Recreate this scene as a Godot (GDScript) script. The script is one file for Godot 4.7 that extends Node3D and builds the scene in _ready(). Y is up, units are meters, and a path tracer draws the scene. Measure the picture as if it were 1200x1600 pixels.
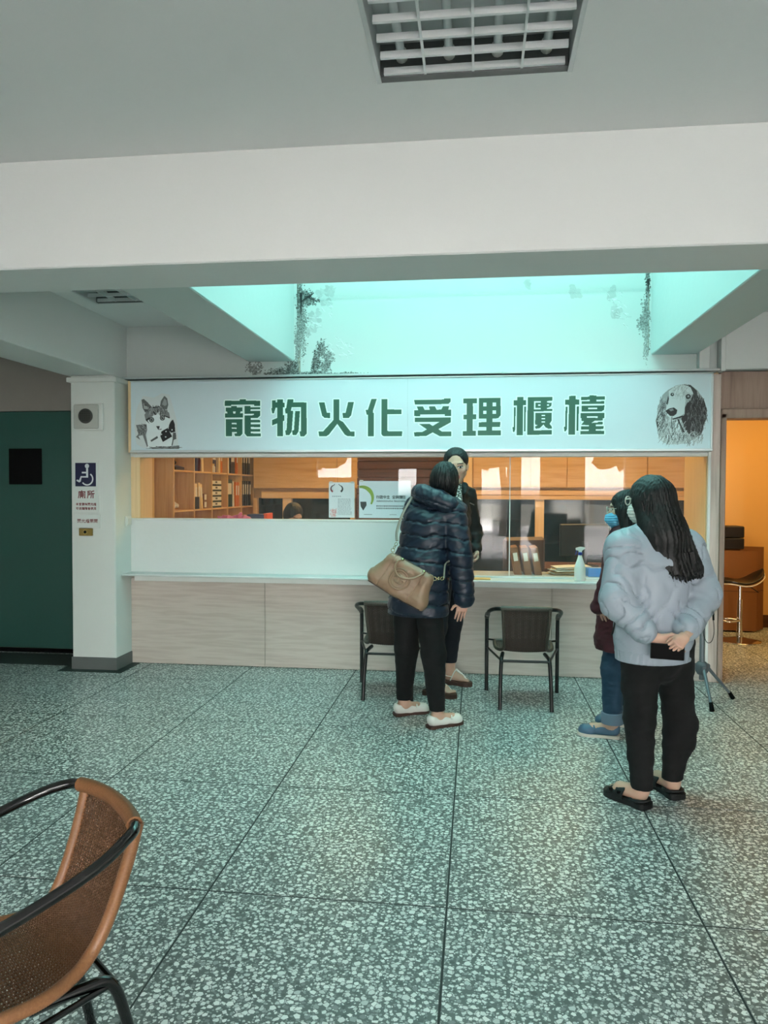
extends Node3D
# A hall with a reception counter: camera and light first, then the room, then the things in it.

var M := {}
var tris := 0

# ---------------------------------------------------------------- hard-surface geometry
class Geo:
	var v := PackedVector3Array()
	var n := PackedVector3Array()
	var uv := PackedVector2Array()
	var ix := PackedInt32Array()
	func tri(a: Vector3, b: Vector3, c: Vector3, out: Vector3) -> void:
		var nn := (b - a).cross(c - a)
		if nn.length_squared() < 1e-18:
			return
		nn = nn.normalized()
		var s := v.size()
		if nn.dot(out) < 0.0:
			nn = -nn
			v.append_array([a, b, c])
		else:
			v.append_array([a, c, b])
		n.append_array([nn, nn, nn])
		uv.append_array([Vector2.ZERO, Vector2.ZERO, Vector2.ZERO])
		ix.append_array([s, s + 1, s + 2])
	func quad(a: Vector3, b: Vector3, c: Vector3, d: Vector3, out: Vector3) -> void:
		tri(a, b, c, out)
		tri(a, c, d, out)
	func face(a: Vector3, b: Vector3, c: Vector3, d: Vector3) -> void:   # a textured quad: a is the texture's top left, then top right, bottom right, bottom left
		var nn := (d - a).cross(b - a).normalized()
		var s := v.size()
		v.append_array([a, b, c, d])
		n.append_array([nn, nn, nn, nn])
		uv.append_array([Vector2(0, 0), Vector2(1, 0), Vector2(1, 1), Vector2(0, 1)])
		ix.append_array([s, s + 1, s + 2, s, s + 2, s + 3])
	func box(c: Vector3, size: Vector3, bev := 0.0, t := Basis()) -> Geo:
		var h := size * 0.5
		var b := minf(bev, minf(h.x, minf(h.y, h.z)) * 0.9)
		var p := func(k: int, sx: float, sy: float, sz: float) -> Vector3:
			var q := Vector3(sx * (h.x - (0.0 if k == 0 else b)), sy * (h.y - (0.0 if k == 1 else b)), sz * (h.z - (0.0 if k == 2 else b)))
			return c + t * q
		for s in [-1.0, 1.0]:
			quad(p.call(0, s, -1, -1), p.call(0, s, 1, -1), p.call(0, s, 1, 1), p.call(0, s, -1, 1), t.x * s)
			quad(p.call(1, -1, s, -1), p.call(1, 1, s, -1), p.call(1, 1, s, 1), p.call(1, -1, s, 1), t.y * s)
			quad(p.call(2, -1, -1, s), p.call(2, 1, -1, s), p.call(2, 1, 1, s), p.call(2, -1, 1, s), t.z * s)
		if b > 0.0:
			for i in [-1.0, 1.0]:
				for j in [-1.0, 1.0]:
					quad(p.call(0, i, j, -1), p.call(0, i, j, 1), p.call(1, i, j, 1), p.call(1, i, j, -1), t.x * i + t.y * j)
					quad(p.call(0, i, -1, j), p.call(0, i, 1, j), p.call(2, i, 1, j), p.call(2, i, -1, j), t.x * i + t.z * j)
					quad(p.call(1, -1, i, j), p.call(1, 1, i, j), p.call(2, 1, i, j), p.call(2, -1, i, j), t.y * i + t.z * j)
					for k in [-1.0, 1.0]:
						tri(p.call(0, i, j, k), p.call(1, i, j, k), p.call(2, i, j, k), t * Vector3(i, j, k))
		return self
	func span(lo: Vector3, hi: Vector3, bev := 0.0) -> Geo:
		return box((lo + hi) * 0.5, (hi - lo).abs(), bev)
	func ring_strip(rings: Array, closed: bool, caps := true) -> Geo:   # rings: PackedVector3Array each, with shared smooth normals
		var m: int = rings[0].size()
		var s := v.size()
		for r in rings.size():
			var ring: PackedVector3Array = rings[r]
			var cen := Vector3.ZERO
			for q in ring:
				cen += q
			cen /= m
			for k in m:
				v.append(ring[k])
				n.append(Vector3.ZERO)
				uv.append(Vector2(float(k) / m, float(r) / maxi(1, rings.size() - 1)))
		var i0 := ix.size()
		var last := rings.size() if closed else rings.size() - 1
		for r in last:
			var r2 := (r + 1) % rings.size()
			for k in m:
				var k2 := (k + 1) % m
				var a := s + r * m + k
				var b := s + r * m + k2
				var c := s + r2 * m + k2
				var d := s + r2 * m + k
				var nn := (v[c] - v[a]).cross(v[b] - v[d])
				for q in [a, b, c, d]:
					n[q] += nn
				ix.append_array([a, b, c, a, c, d])
		for q in range(s, v.size()):
			n[q] = n[q].normalized()
		# outward check on the first ring
		var mid := Vector3.ZERO
		for k in m:
			mid += v[s + k]
		mid /= m
		var score := 0.0
		for k in m:
			score += n[s + k].dot(v[s + k] - mid)
		if score < 0.0:
			for q in range(s, v.size()):
				n[q] = -n[q]
			for q in range(i0, ix.size(), 3):
				var sw := ix[q + 1]
				ix[q + 1] = ix[q + 2]
				ix[q + 2] = sw
		if caps and not closed:
			for e in [0, rings.size() - 1]:
				var ring: PackedVector3Array = rings[e]
				var cen := Vector3.ZERO
				for q in ring:
					cen += q
				cen /= m
				var other: PackedVector3Array = rings[1 if e == 0 else rings.size() - 2]
				var oc := Vector3.ZERO
				for q in other:
					oc += q
				oc /= m
				for k in m:
					tri(cen, ring[k], ring[(k + 1) % m], cen - oc)
		return self
	func tube(path: Array, r: float, sides := 8, closed := false, r2 := -1.0, flat := 1.0, up := Vector3.UP) -> Geo:
		var rings := []
		var cnt := path.size()
		var side := Vector3.ZERO
		for i in cnt:
			var a: Vector3 = path[(i - 1 + cnt) % cnt] if closed or i > 0 else path[i]
			var b: Vector3 = path[(i + 1) % cnt] if closed or i < cnt - 1 else path[i]
			var d := (b - a).normalized()
			if side == Vector3.ZERO:
				side = d.cross(up)
				if side.length() < 0.1:
					side = d.cross(Vector3.RIGHT if absf(d.x) < 0.9 else Vector3.FORWARD)
			side = (side - d * side.dot(d)).normalized()
			var u := d.cross(side)
			var rr := r if r2 < 0.0 else lerpf(r, r2, float(i) / (cnt - 1))
			var ring := PackedVector3Array()
			for k in sides:
				var t := TAU * (k + 0.5) / sides
				ring.append(path[i] + side * cos(t) * rr + u * sin(t) * rr * flat)
			rings.append(ring)
		return ring_strip(rings, closed)
	func lathe(profile: Array, c := Vector3.ZERO, sides := 20, t := Basis()) -> Geo:   # Vector2(radius, height)
		var rings := []
		for q in profile:
			var ring := PackedVector3Array()
			for k in sides:
				var a := TAU * k / sides
				ring.append(c + t * Vector3(cos(a) * maxf(q.x, 0.0002), q.y, sin(a) * maxf(q.x, 0.0002)))
			rings.append(ring)
		return ring_strip(rings, false)
	func prism(poly: PackedVector2Array, t: Transform3D, z0: float, z1: float) -> Geo:   # outline in t's x and y, pulled along its z
		var idx := Geometry2D.triangulate_polygon(poly)
		for e in [z0, z1]:
			for k in range(0, idx.size(), 3):
				tri(t * Vector3(poly[idx[k]].x, poly[idx[k]].y, e), t * Vector3(poly[idx[k + 1]].x, poly[idx[k + 1]].y, e), t * Vector3(poly[idx[k + 2]].x, poly[idx[k + 2]].y, e), t.basis.z * (e - (z0 + z1) * 0.5))
		var cw := Geometry2D.is_polygon_clockwise(poly)
		for k in poly.size():
			var a := poly[k]
			var b := poly[(k + 1) % poly.size()]
			var o := Vector2(b.y - a.y, a.x - b.x) * (-1.0 if cw else 1.0)
			quad(t * Vector3(a.x, a.y, z0), t * Vector3(b.x, b.y, z0), t * Vector3(b.x, b.y, z1), t * Vector3(a.x, a.y, z1), t.basis * Vector3(o.x, o.y, 0))
		return self
	func mesh() -> ArrayMesh:
		var arr := []
		arr.resize(Mesh.ARRAY_MAX)
		arr[Mesh.ARRAY_VERTEX] = v
		arr[Mesh.ARRAY_NORMAL] = n
		arr[Mesh.ARRAY_TEX_UV] = uv
		arr[Mesh.ARRAY_INDEX] = ix
		var am := ArrayMesh.new()
		am.add_surface_from_arrays(Mesh.PRIMITIVE_TRIANGLES, arr)
		return am

# ---------------------------------------------------------------- soft bodies: a distance field on a grid, meshed with surface nets
class Field:
	var o: Vector3
	var h: float
	var nx: int
	var ny: int
	var nz: int
	var d := PackedFloat32Array()
	func _init(lo: Vector3, hi: Vector3, cell: float) -> void:
		o = lo
		h = cell
		nx = int((hi.x - lo.x) / h) + 2
		ny = int((hi.y - lo.y) / h) + 2
		nz = int((hi.z - lo.z) / h) + 2
		d.resize(nx * ny * nz)
		d.fill(1.0)
	# a tapered capsule; "q" squeezes it along the direction "f"; k is the softness of the join; sub carves
	func cap(a: Vector3, b: Vector3, ra: float, rb: float, k := 0.02, q := 1.0, f := Vector3.BACK, sub := false) -> Field:
		var ext := maxf(ra, rb) * maxf(1.0, q) + k + h * 2.5
		var lo := Vector3(minf(a.x, b.x), minf(a.y, b.y), minf(a.z, b.z)) - Vector3.ONE * ext
		var hi := Vector3(maxf(a.x, b.x), maxf(a.y, b.y), maxf(a.z, b.z)) + Vector3.ONE * ext
		var x0 := maxi(0, int((lo.x - o.x) / h))
		var x1 := mini(nx - 1, int((hi.x - o.x) / h))
		var y0 := maxi(0, int((lo.y - o.y) / h))
		var y1 := mini(ny - 1, int((hi.y - o.y) / h))
		var z0 := maxi(0, int((lo.z - o.z) / h))
		var z1 := mini(nz - 1, int((hi.z - o.z) / h))
		var ff := f.normalized()
		var iq := 1.0 / q - 1.0
		var ba := b - a
		ba += ff * (ba.dot(ff) * iq)
		var ibb := 1.0 / maxf(ba.length_squared(), 1e-9)
		var dr := rb - ra
		var kk := maxf(k, 1e-5)
		var qs := minf(1.0, q)
		for z in range(z0, z1 + 1):
			for y in range(y0, y1 + 1):
				var at := (z * ny + y) * nx
				for x in range(x0, x1 + 1):
					var p := Vector3(o.x + x * h - a.x, o.y + y * h - a.y, o.z + z * h - a.z)
					if iq != 0.0:
						p += ff * (p.dot(ff) * iq)
					var t := clampf(p.dot(ba) * ibb, 0.0, 1.0)
					var e := ((p - ba * t).length() - ra - dr * t) * qs
					var c := d[at + x]
					if sub:
						e = -e
						var g := maxf(kk - absf(c - e), 0.0) / kk
						d[at + x] = maxf(c, e) + g * g * kk * 0.25
					else:
						var g := maxf(kk - absf(c - e), 0.0) / kk
						d[at + x] = minf(c, e) - g * g * kk * 0.25
		return self
	func ell(c: Vector3, r: Vector3, k := 0.01, t := Basis(), sub := false) -> Field:
		var ext := maxf(r.x, maxf(r.y, r.z)) + k + h * 2.5
		var x0 := maxi(0, int((c.x - ext - o.x) / h))
		var x1 := mini(nx - 1, int((c.x + ext - o.x) / h))
		var y0 := maxi(0, int((c.y - ext - o.y) / h))
		var y1 := mini(ny - 1, int((c.y + ext - o.y) / h))
		var z0 := maxi(0, int((c.z - ext - o.z) / h))
		var z1 := mini(nz - 1, int((c.z + ext - o.z) / h))
		var inv := t.inverse()
		var kk := maxf(k, 1e-5)
		var ir := Vector3.ONE / r
		var ir2 := ir * ir
		for z in range(z0, z1 + 1):
			for y in range(y0, y1 + 1):
				var at := (z * ny + y) * nx
				for x in range(x0, x1 + 1):
					var p := inv * Vector3(o.x + x * h - c.x, o.y + y * h - c.y, o.z + z * h - c.z)
					var k0 := (p * ir).length()
					var k1 := (p * ir2).length()
					var e := k0 * (k0 - 1.0) / maxf(k1, 1e-6)
					var cc := d[at + x]
					var g := 0.0
					if sub:
						e = -e
						g = maxf(kk - absf(cc - e), 0.0) / kk
						d[at + x] = maxf(cc, e) + g * g * kk * 0.25
					else:
						g = maxf(kk - absf(cc - e), 0.0) / kk
						d[at + x] = minf(cc, e) - g * g * kk * 0.25
		return self
	func bx(c: Vector3, hs: Vector3, r: float, k := 0.01, t := Basis(), sub := false) -> Field:
		var ext := hs.length() + r + k + h * 2.5
		var x0 := maxi(0, int((c.x - ext - o.x) / h))
		var x1 := mini(nx - 1, int((c.x + ext - o.x) / h))
		var y0 := maxi(0, int((c.y - ext - o.y) / h))
		var y1 := mini(ny - 1, int((c.y + ext - o.y) / h))
		var z0 := maxi(0, int((c.z - ext - o.z) / h))
		var z1 := mini(nz - 1, int((c.z + ext - o.z) / h))
		var inv := t.inverse()
		var kk := maxf(k, 1e-5)
		for z in range(z0, z1 + 1):
			for y in range(y0, y1 + 1):
				var at := (z * ny + y) * nx
				for x in range(x0, x1 + 1):
					var p := (inv * Vector3(o.x + x * h - c.x, o.y + y * h - c.y, o.z + z * h - c.z)).abs() - hs
					var e := Vector3(maxf(p.x, 0.0), maxf(p.y, 0.0), maxf(p.z, 0.0)).length() + minf(maxf(p.x, maxf(p.y, p.z)), 0.0) - r
					var cc := d[at + x]
					var g := 0.0
					if sub:
						e = -e
						g = maxf(kk - absf(cc - e), 0.0) / kk
						d[at + x] = maxf(cc, e) + g * g * kk * 0.25
					else:
						g = maxf(kk - absf(cc - e), 0.0) / kk
						d[at + x] = minf(cc, e) - g * g * kk * 0.25
		return self
	# below(p, distance) gives the new distance near the surface: folds, quilting, hems
	func shape(band: float, fn: Callable) -> Field:
		for z in nz:
			for y in ny:
				var at := (z * ny + y) * nx
				for x in nx:
					var c := d[at + x]
					if c < band and c > -band:
						d[at + x] = fn.call(Vector3(o.x + x * h, o.y + y * h, o.z + z * h), c)
		return self
	# max with a plane: keeps what lies behind it
	func cut(at_p: Vector3, nrm: Vector3) -> Field:
		var nn := nrm.normalized()
		for z in nz:
			for y in ny:
				var at := (z * ny + y) * nx
				for x in nx:
					var e := nn.dot(Vector3(o.x + x * h, o.y + y * h, o.z + z * h) - at_p)
					if e > d[at + x]:
						d[at + x] = e
		return self
	func into(g: Dictionary, paint = null) -> void:
		var v: PackedVector3Array = g.v
		var nn: PackedVector3Array = g.n
		var cc: PackedColorArray = g.c
		var ii: PackedInt32Array = g.i
		var id := PackedInt32Array()
		id.resize(nx * ny * nz)
		id.fill(-1)
		var sx := 1
		var sy := nx
		var sz := nx * ny
		var lim := h * 6.0
		for z in nz - 1:
			for y in ny - 1:
				var at := (z * ny + y) * nx
				for x in nx - 1:
					var i := at + x
					var a0 := d[i]
					if a0 > lim or a0 < -lim:
						continue
					var a1 := d[i + sx]
					var a2 := d[i + sy]
					var a3 := d[i + sx + sy]
					var a4 := d[i + sz]
					var a5 := d[i + sx + sz]
					var a6 := d[i + sy + sz]
					var a7 := d[i + sx + sy + sz]
					var m := int(a0 < 0) + int(a1 < 0) + int(a2 < 0) + int(a3 < 0) + int(a4 < 0) + int(a5 < 0) + int(a6 < 0) + int(a7 < 0)
					if m == 0 or m == 8:
						continue
					var s := Vector3.ZERO
					var cnt := 0
					# twelve edges
					if (a0 < 0) != (a1 < 0): s += Vector3(a0 / (a0 - a1), 0, 0); cnt += 1
					if (a2 < 0) != (a3 < 0): s += Vector3(a2 / (a2 - a3), 1, 0); cnt += 1
					if (a4 < 0) != (a5 < 0): s += Vector3(a4 / (a4 - a5), 0, 1); cnt += 1
					if (a6 < 0) != (a7 < 0): s += Vector3(a6 / (a6 - a7), 1, 1); cnt += 1
					if (a0 < 0) != (a2 < 0): s += Vector3(0, a0 / (a0 - a2), 0); cnt += 1
					if (a1 < 0) != (a3 < 0): s += Vector3(1, a1 / (a1 - a3), 0); cnt += 1
					if (a4 < 0) != (a6 < 0): s += Vector3(0, a4 / (a4 - a6), 1); cnt += 1
					if (a5 < 0) != (a7 < 0): s += Vector3(1, a5 / (a5 - a7), 1); cnt += 1
					if (a0 < 0) != (a4 < 0): s += Vector3(0, 0, a0 / (a0 - a4)); cnt += 1
					if (a1 < 0) != (a5 < 0): s += Vector3(1, 0, a1 / (a1 - a5)); cnt += 1
					if (a2 < 0) != (a6 < 0): s += Vector3(0, 1, a2 / (a2 - a6)); cnt += 1
					if (a3 < 0) != (a7 < 0): s += Vector3(1, 1, a3 / (a3 - a7)); cnt += 1
					s /= cnt
					var gx := lerpf(lerpf(a1 - a0, a3 - a2, s.y), lerpf(a5 - a4, a7 - a6, s.y), s.z)
					var gy := lerpf(lerpf(a2 - a0, a3 - a1, s.x), lerpf(a6 - a4, a7 - a5, s.x), s.z)
					var gz := lerpf(lerpf(a4 - a0, a5 - a1, s.x), lerpf(a6 - a2, a7 - a3, s.x), s.y)
					var p := o + (Vector3(x, y, z) + s) * h
					id[i] = v.size()
					v.append(p)
					var no := Vector3(gx, gy, gz).normalized()
					nn.append(no)
					cc.append(paint.call(p, no) if paint != null else Color.WHITE)
		for z in range(1, nz - 1):
			for y in range(1, ny - 1):
				var at := (z * ny + y) * nx
				for x in range(1, nx - 1):
					var i := at + x
					if id[i] < 0:
						continue
					var inside := d[i] < 0
					if inside != (d[i + sx] < 0):
						_q(ii, id[i], id[i - sy], id[i - sy - sz], id[i - sz], inside)
					if inside != (d[i + sy] < 0):
						_q(ii, id[i], id[i - sz], id[i - sx - sz], id[i - sx], inside)
					if inside != (d[i + sz] < 0):
						_q(ii, id[i], id[i - sx], id[i - sx - sy], id[i - sy], inside)
		g.v = v
		g.n = nn
		g.c = cc
		g.i = ii
	func _q(ii: PackedInt32Array, a: int, b: int, c: int, e: int, inside: bool) -> void:
		if a < 0 or b < 0 or c < 0 or e < 0:
			return
		if inside:
			ii.append(a); ii.append(c); ii.append(b)
			ii.append(a); ii.append(e); ii.append(c)
		else:
			ii.append(a); ii.append(b); ii.append(c)
			ii.append(a); ii.append(c); ii.append(e)
	func mesh(paint = null) -> ArrayMesh:
		var g := {"v": PackedVector3Array(), "n": PackedVector3Array(), "c": PackedColorArray(), "i": PackedInt32Array()}
		into(g, paint)
		return _am(g)
	static func _am(g: Dictionary) -> ArrayMesh:
		var vv: PackedVector3Array = g.v
		var vn: PackedVector3Array = g.n
		var vi: PackedInt32Array = g.i
		var score := 0.0
		for q in range(0, vi.size(), 3):
			score += (vv[vi[q + 2]] - vv[vi[q]]).cross(vv[vi[q + 1]] - vv[vi[q]]).normalized().dot(vn[vi[q]])
		if score < 0.0:
			for q in range(0, vi.size(), 3):
				var sw := vi[q + 1]
				vi[q + 1] = vi[q + 2]
				vi[q + 2] = sw
			g.i = vi
		var arr := []
		arr.resize(Mesh.ARRAY_MAX)
		arr[Mesh.ARRAY_VERTEX] = g.v
		arr[Mesh.ARRAY_NORMAL] = g.n
		arr[Mesh.ARRAY_COLOR] = g.c
		arr[Mesh.ARRAY_INDEX] = g.i
		var am := ArrayMesh.new()
		am.add_surface_from_arrays(Mesh.PRIMITIVE_TRIANGLES, arr)
		return am

# ---------------------------------------------------------------- scene bookkeeping
func put(called: String, m: Mesh, mt: Material, parent: Node = null) -> MeshInstance3D:
	var o := MeshInstance3D.new()
	o.name = numbered(called, parent)
	o.mesh = m
	o.material_override = mt
	o.cast_shadow = GeometryInstance3D.SHADOW_CASTING_SETTING_ON
	(parent if parent else self).add_child(o, true)
	return o

var used := {}
func numbered(called: String, parent: Node = null) -> String:
	var key := str(parent.get_instance_id() if parent else 0) + called
	used[key] = used.get(key, -1) + 1
	return called if used[key] == 0 else "%s_%03d" % [called, used[key]]

func struct(called: String, m: Mesh, mt: Material, label := "", parent: Node = null) -> MeshInstance3D:
	var o := put(called, m, mt, parent)
	if parent == null:
		o.set_meta("kind", "structure")
		if label:
			o.set_meta("label", label)
	return o

func group_struct(called: String, label := "") -> Node3D:
	var o := Node3D.new()
	o.name = numbered(called)
	add_child(o, true)
	o.set_meta("kind", "structure")
	if label:
		o.set_meta("label", label)
	return o

func thing(called: String, label: String, category: String, at := Vector3.ZERO, turn := 0.0, group := "") -> Node3D:
	var o := Node3D.new()
	o.name = numbered(called)
	add_child(o, true)
	o.position = at
	o.rotation.y = turn
	return tag(o, label, category, group)

func tag(o: Node3D, label: String, category: String, group := "") -> Node3D:
	o.set_meta("label", label)
	o.set_meta("category", category)
	if group:
		o.set_meta("group", group)
	return o

func V(x: float, y: float, z: float) -> Vector3:
	return Vector3(x, y, z)

func bxm(lo: Vector3, hi: Vector3, bev := 0.0) -> ArrayMesh:
	return Geo.new().span(lo, hi, bev).mesh()

func smooth_path(pts: Array, per := 6) -> Array:   # Catmull-Rom through the points
	var out := []
	for i in pts.size() - 1:
		var p0: Vector3 = pts[maxi(i - 1, 0)]
		var p1: Vector3 = pts[i]
		var p2: Vector3 = pts[i + 1]
		var p3: Vector3 = pts[mini(i + 2, pts.size() - 1)]
		for k in per:
			out.append(p1.cubic_interpolate(p2, p0, p3, float(k) / per))
	out.append(pts[-1])
	return out

# ---------------------------------------------------------------- materials
func mat(c: Color, rough := 0.6, metal := 0.0) -> StandardMaterial3D:
	var m := StandardMaterial3D.new()
	m.albedo_color = c
	m.roughness = rough
	m.metallic = metal
	return m

func noise_tex(sd: int, freq: float, cols: Array, size := 512, type := FastNoiseLite.TYPE_SIMPLEX_SMOOTH, oct := 4, normal := false, strength := 4.0) -> NoiseTexture2D:
	var f := FastNoiseLite.new()
	f.seed = sd
	f.frequency = freq
	f.noise_type = type
	f.fractal_octaves = oct
	var t := NoiseTexture2D.new()
	t.width = size
	t.height = size
	t.seamless = true
	t.noise = f
	if normal:
		t.as_normal_map = true
		t.bump_strength = strength
	elif cols.size() > 0:
		var g := Gradient.new()
		var off := PackedFloat32Array()
		var cc := PackedColorArray()
		for k in cols.size():
			off.append(float(k) / maxi(1, cols.size() - 1))
			cc.append(cols[k])
		g.offsets = off
		g.colors = cc
		t.color_ramp = g
	return t

func tri_mat(m: StandardMaterial3D, scale: Vector3, world := true) -> StandardMaterial3D:
	m.uv1_triplanar = true
	m.uv1_world_triplanar = world
	m.uv1_scale = scale
	m.uv1_triplanar_sharpness = 4.0
	return m

func hexc(s: String) -> Color:
	return Color.html(s)

# ---------------------------------------------------------------- camera, sky, lights
func camera_and_light() -> void:
	var cam := Camera3D.new()
	cam.name = "camera"
	add_child(cam)
	cam.position = Vector3(0, 1.52, 0)
	cam.rotation = Vector3(-0.0294173, 0.122255, 0.0035734)
	cam.fov = 68.701
	cam.near = 0.05
	cam.far = 200.0
	cam.current = true

	var sky := ProceduralSkyMaterial.new()
	sky.sky_top_color = Color(0.86, 0.86, 0.86)
	sky.sky_horizon_color = Color(1.0, 0.985, 0.975)
	sky.ground_horizon_color = Color(0.75, 0.75, 0.75)
	sky.ground_bottom_color = Color(0.5, 0.5, 0.5)
	sky.sky_energy_multiplier = 4.5
	sky.ground_energy_multiplier = 2.0
	var env := Environment.new()
	env.background_mode = Environment.BG_SKY
	env.sky = Sky.new()
	env.sky.sky_material = sky
	env.tonemap_mode = Environment.TONE_MAPPER_LINEAR
	env.tonemap_exposure = 1.22
	env.sdfgi_enabled = true
	env.ssao_enabled = true
	env.ssil_enabled = true
	var we := WorldEnvironment.new()
	we.name = "world"
	we.environment = env
	add_child(we)

	# the sun, high behind the building: it lights the forecourt and does not reach into the hall
	var sun := DirectionalLight3D.new()
	sun.name = "sun"
	add_child(sun)
	sun.rotation = Vector3(deg_to_rad(-58.0), deg_to_rad(165.0), 0)
	sun.light_energy = 22.0
	sun.light_color = Color(1.0, 0.97, 0.92)
	sun.light_angular_distance = 2.0
	sun.shadow_enabled = true

	# daylight under the sea-green panel that roofs the light shaft
	area("skylight_lamp", V(-0.08, 4.32, -4.8), V(-90, 0, 0), Vector2(2.7, 2.6), Color(0.70, 1.0, 0.98), 7.4)
	# the office ceiling panels
	area("office_lamp", V(-1.2, 2.66, -7.9), V(-90, 0, 0), Vector2(1.2, 1.2), Color(1.0, 0.84, 0.56), 2.6)
	area("office_lamp", V(1.0, 2.66, -7.9), V(-90, 0, 0), Vector2(1.2, 1.2), Color(1.0, 0.84, 0.56), 2.6)
	area("office_lamp", V(3.1, 2.66, -7.5), V(-90, 0, 0), Vector2(1.2, 1.2), Color(1.0, 0.80, 0.48), 1.7)

# left edge, right edge, head and sill of the doorways and windows in the wall behind the camera
const OPEN = [[-3.6, -2.8, 2.25, 1.8], [-1.75, -1.33, 2.0, 1.4], [0.12, 0.68, 2.35, 0.0], [0.98, 1.4, 2.35, 0.0], [2.35, 3.2, 2.3, 0.0]]

func area(called: String, at: Vector3, rot: Vector3, size: Vector2, c: Color, e: float) -> void:
	var l := AreaLight3D.new()
	l.name = numbered(called)
	add_child(l, true)
	l.position = at
	l.rotation_degrees = rot
	l.area_size = size
	l.light_color = c
	l.light_energy = e
	l.area_range = 30.0
	l.area_attenuation = 2.0
	l.shadow_enabled = true

# ---------------------------------------------------------------- materials of the room
func make_materials() -> void:
	var paint := func(c: Color, r: float) -> StandardMaterial3D:
		var m := mat(c, r)
		m.normal_enabled = true
		m.normal_texture = M.bumps
		m.normal_scale = 0.12
		return tri_mat(m, Vector3(0.9, 0.9, 0.9))
	M.bumps = noise_tex(3, 0.02, [], 512, FastNoiseLite.TYPE_SIMPLEX_SMOOTH, 4, true, 3.0)
	M.white = paint.call(Color(0.86, 0.87, 0.86), 0.55)
	M.ceil = paint.call(Color(0.90, 0.905, 0.90), 0.7)
	M.shaft = paint.call(Color(0.76, 0.80, 0.79), 0.6)
	M.pillar = paint.call(Color(0.84, 0.86, 0.84), 0.45)
	M.grey_wall = paint.call(Color(0.55, 0.53, 0.50), 0.7)
	M.green_door = paint.call(Color(0.14, 0.31, 0.275), 0.42)
	M.black = mat(Color(0.010, 0.010, 0.012), 0.6)
	M.black.metallic_specular = 0.25
	M.dark = mat(Color(0.03, 0.03, 0.03), 0.7)
	M.alu = mat(Color(0.80, 0.82, 0.82), 0.35, 0.6)
	M.white_plastic = mat(Color(0.86, 0.87, 0.85), 0.35)
	M.chrome = mat(Color(0.85, 0.85, 0.86), 0.12, 1.0)
	M.steel = mat(Color(0.55, 0.57, 0.59), 0.3, 0.9)
	M.grey_plastic = mat(Color(0.32, 0.34, 0.36), 0.45)
	# wood laminates
	var wood := func(sd: int, cols: Array, horiz: bool, rough: float) -> StandardMaterial3D:
		var m := mat(Color.WHITE, rough)
		m.albedo_texture = noise_tex(sd, 0.012, cols, 512, FastNoiseLite.TYPE_SIMPLEX_SMOOTH, 5)
		return tri_mat(m, Vector3(0.16, 2.2, 0.16) if horiz else Vector3(2.4, 0.16, 2.4))
	M.ash = wood.call(11, [hexc("b3a69c"), hexc("bfb2a8"), hexc("c9beb4"), hexc("bcafa4"), hexc("c6bab0")], true, 0.4)
	M.ash_v = wood.call(12, [hexc("a3958a"), hexc("bfb1a6"), hexc("cfc2b8"), hexc("bdafa3")], false, 0.4)
	M.brown_panel = wood.call(13, [hexc("7a6256"), hexc("937a6b"), hexc("a08777"), hexc("8d7466")], false, 0.5)
	M.oak = wood.call(14, [hexc("c6985c"), hexc("d4aa6c"), hexc("dbb478"), hexc("cea263")], true, 0.4)
	M.oak_v = wood.call(15, [hexc("b98a50"), hexc("caa062"), hexc("d6b074"), hexc("c4985a")], false, 0.4)
	M.oak_pale = wood.call(16, [hexc("d9b98c"), hexc("e6c99c"), hexc("dfc092")], false, 0.45)
	M.walnut = wood.call(17, [hexc("3a2010"), hexc("4c2b16"), hexc("5a341c"), hexc("43260f")], true, 0.35)
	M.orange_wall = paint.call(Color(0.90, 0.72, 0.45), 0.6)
	# clear pane
	var gl := StandardMaterial3D.new()
	gl.albedo_color = Color(1, 1, 1, 0.02)
	gl.transparency = BaseMaterial3D.TRANSPARENCY_ALPHA
	gl.roughness = 0.0
	gl.metallic_specular = 0.24
	M.glass = gl
	M.dark_glass = mat(Color(0.035, 0.03, 0.028), 0.06)
	# terrazzo: marble chips set in grey-green cement
	var tz := mat(Color.WHITE, 0.34)
	var im := terrazzo()
	tz.albedo_texture = ImageTexture.create_from_image(im)
	tz.metallic_specular = 0.5
	M.terrazzo = tri_mat(tz, Vector3(1.0 / 1.7, 1.0 / 1.7, 1.0 / 1.7))
	M.cement = mat(Color(0.20, 0.23, 0.215), 0.6)
	M.joint = mat(Color(0.18, 0.205, 0.198), 0.7)
	M.skirting = paint.call(Color(0.36, 0.38, 0.37), 0.5)

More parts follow.
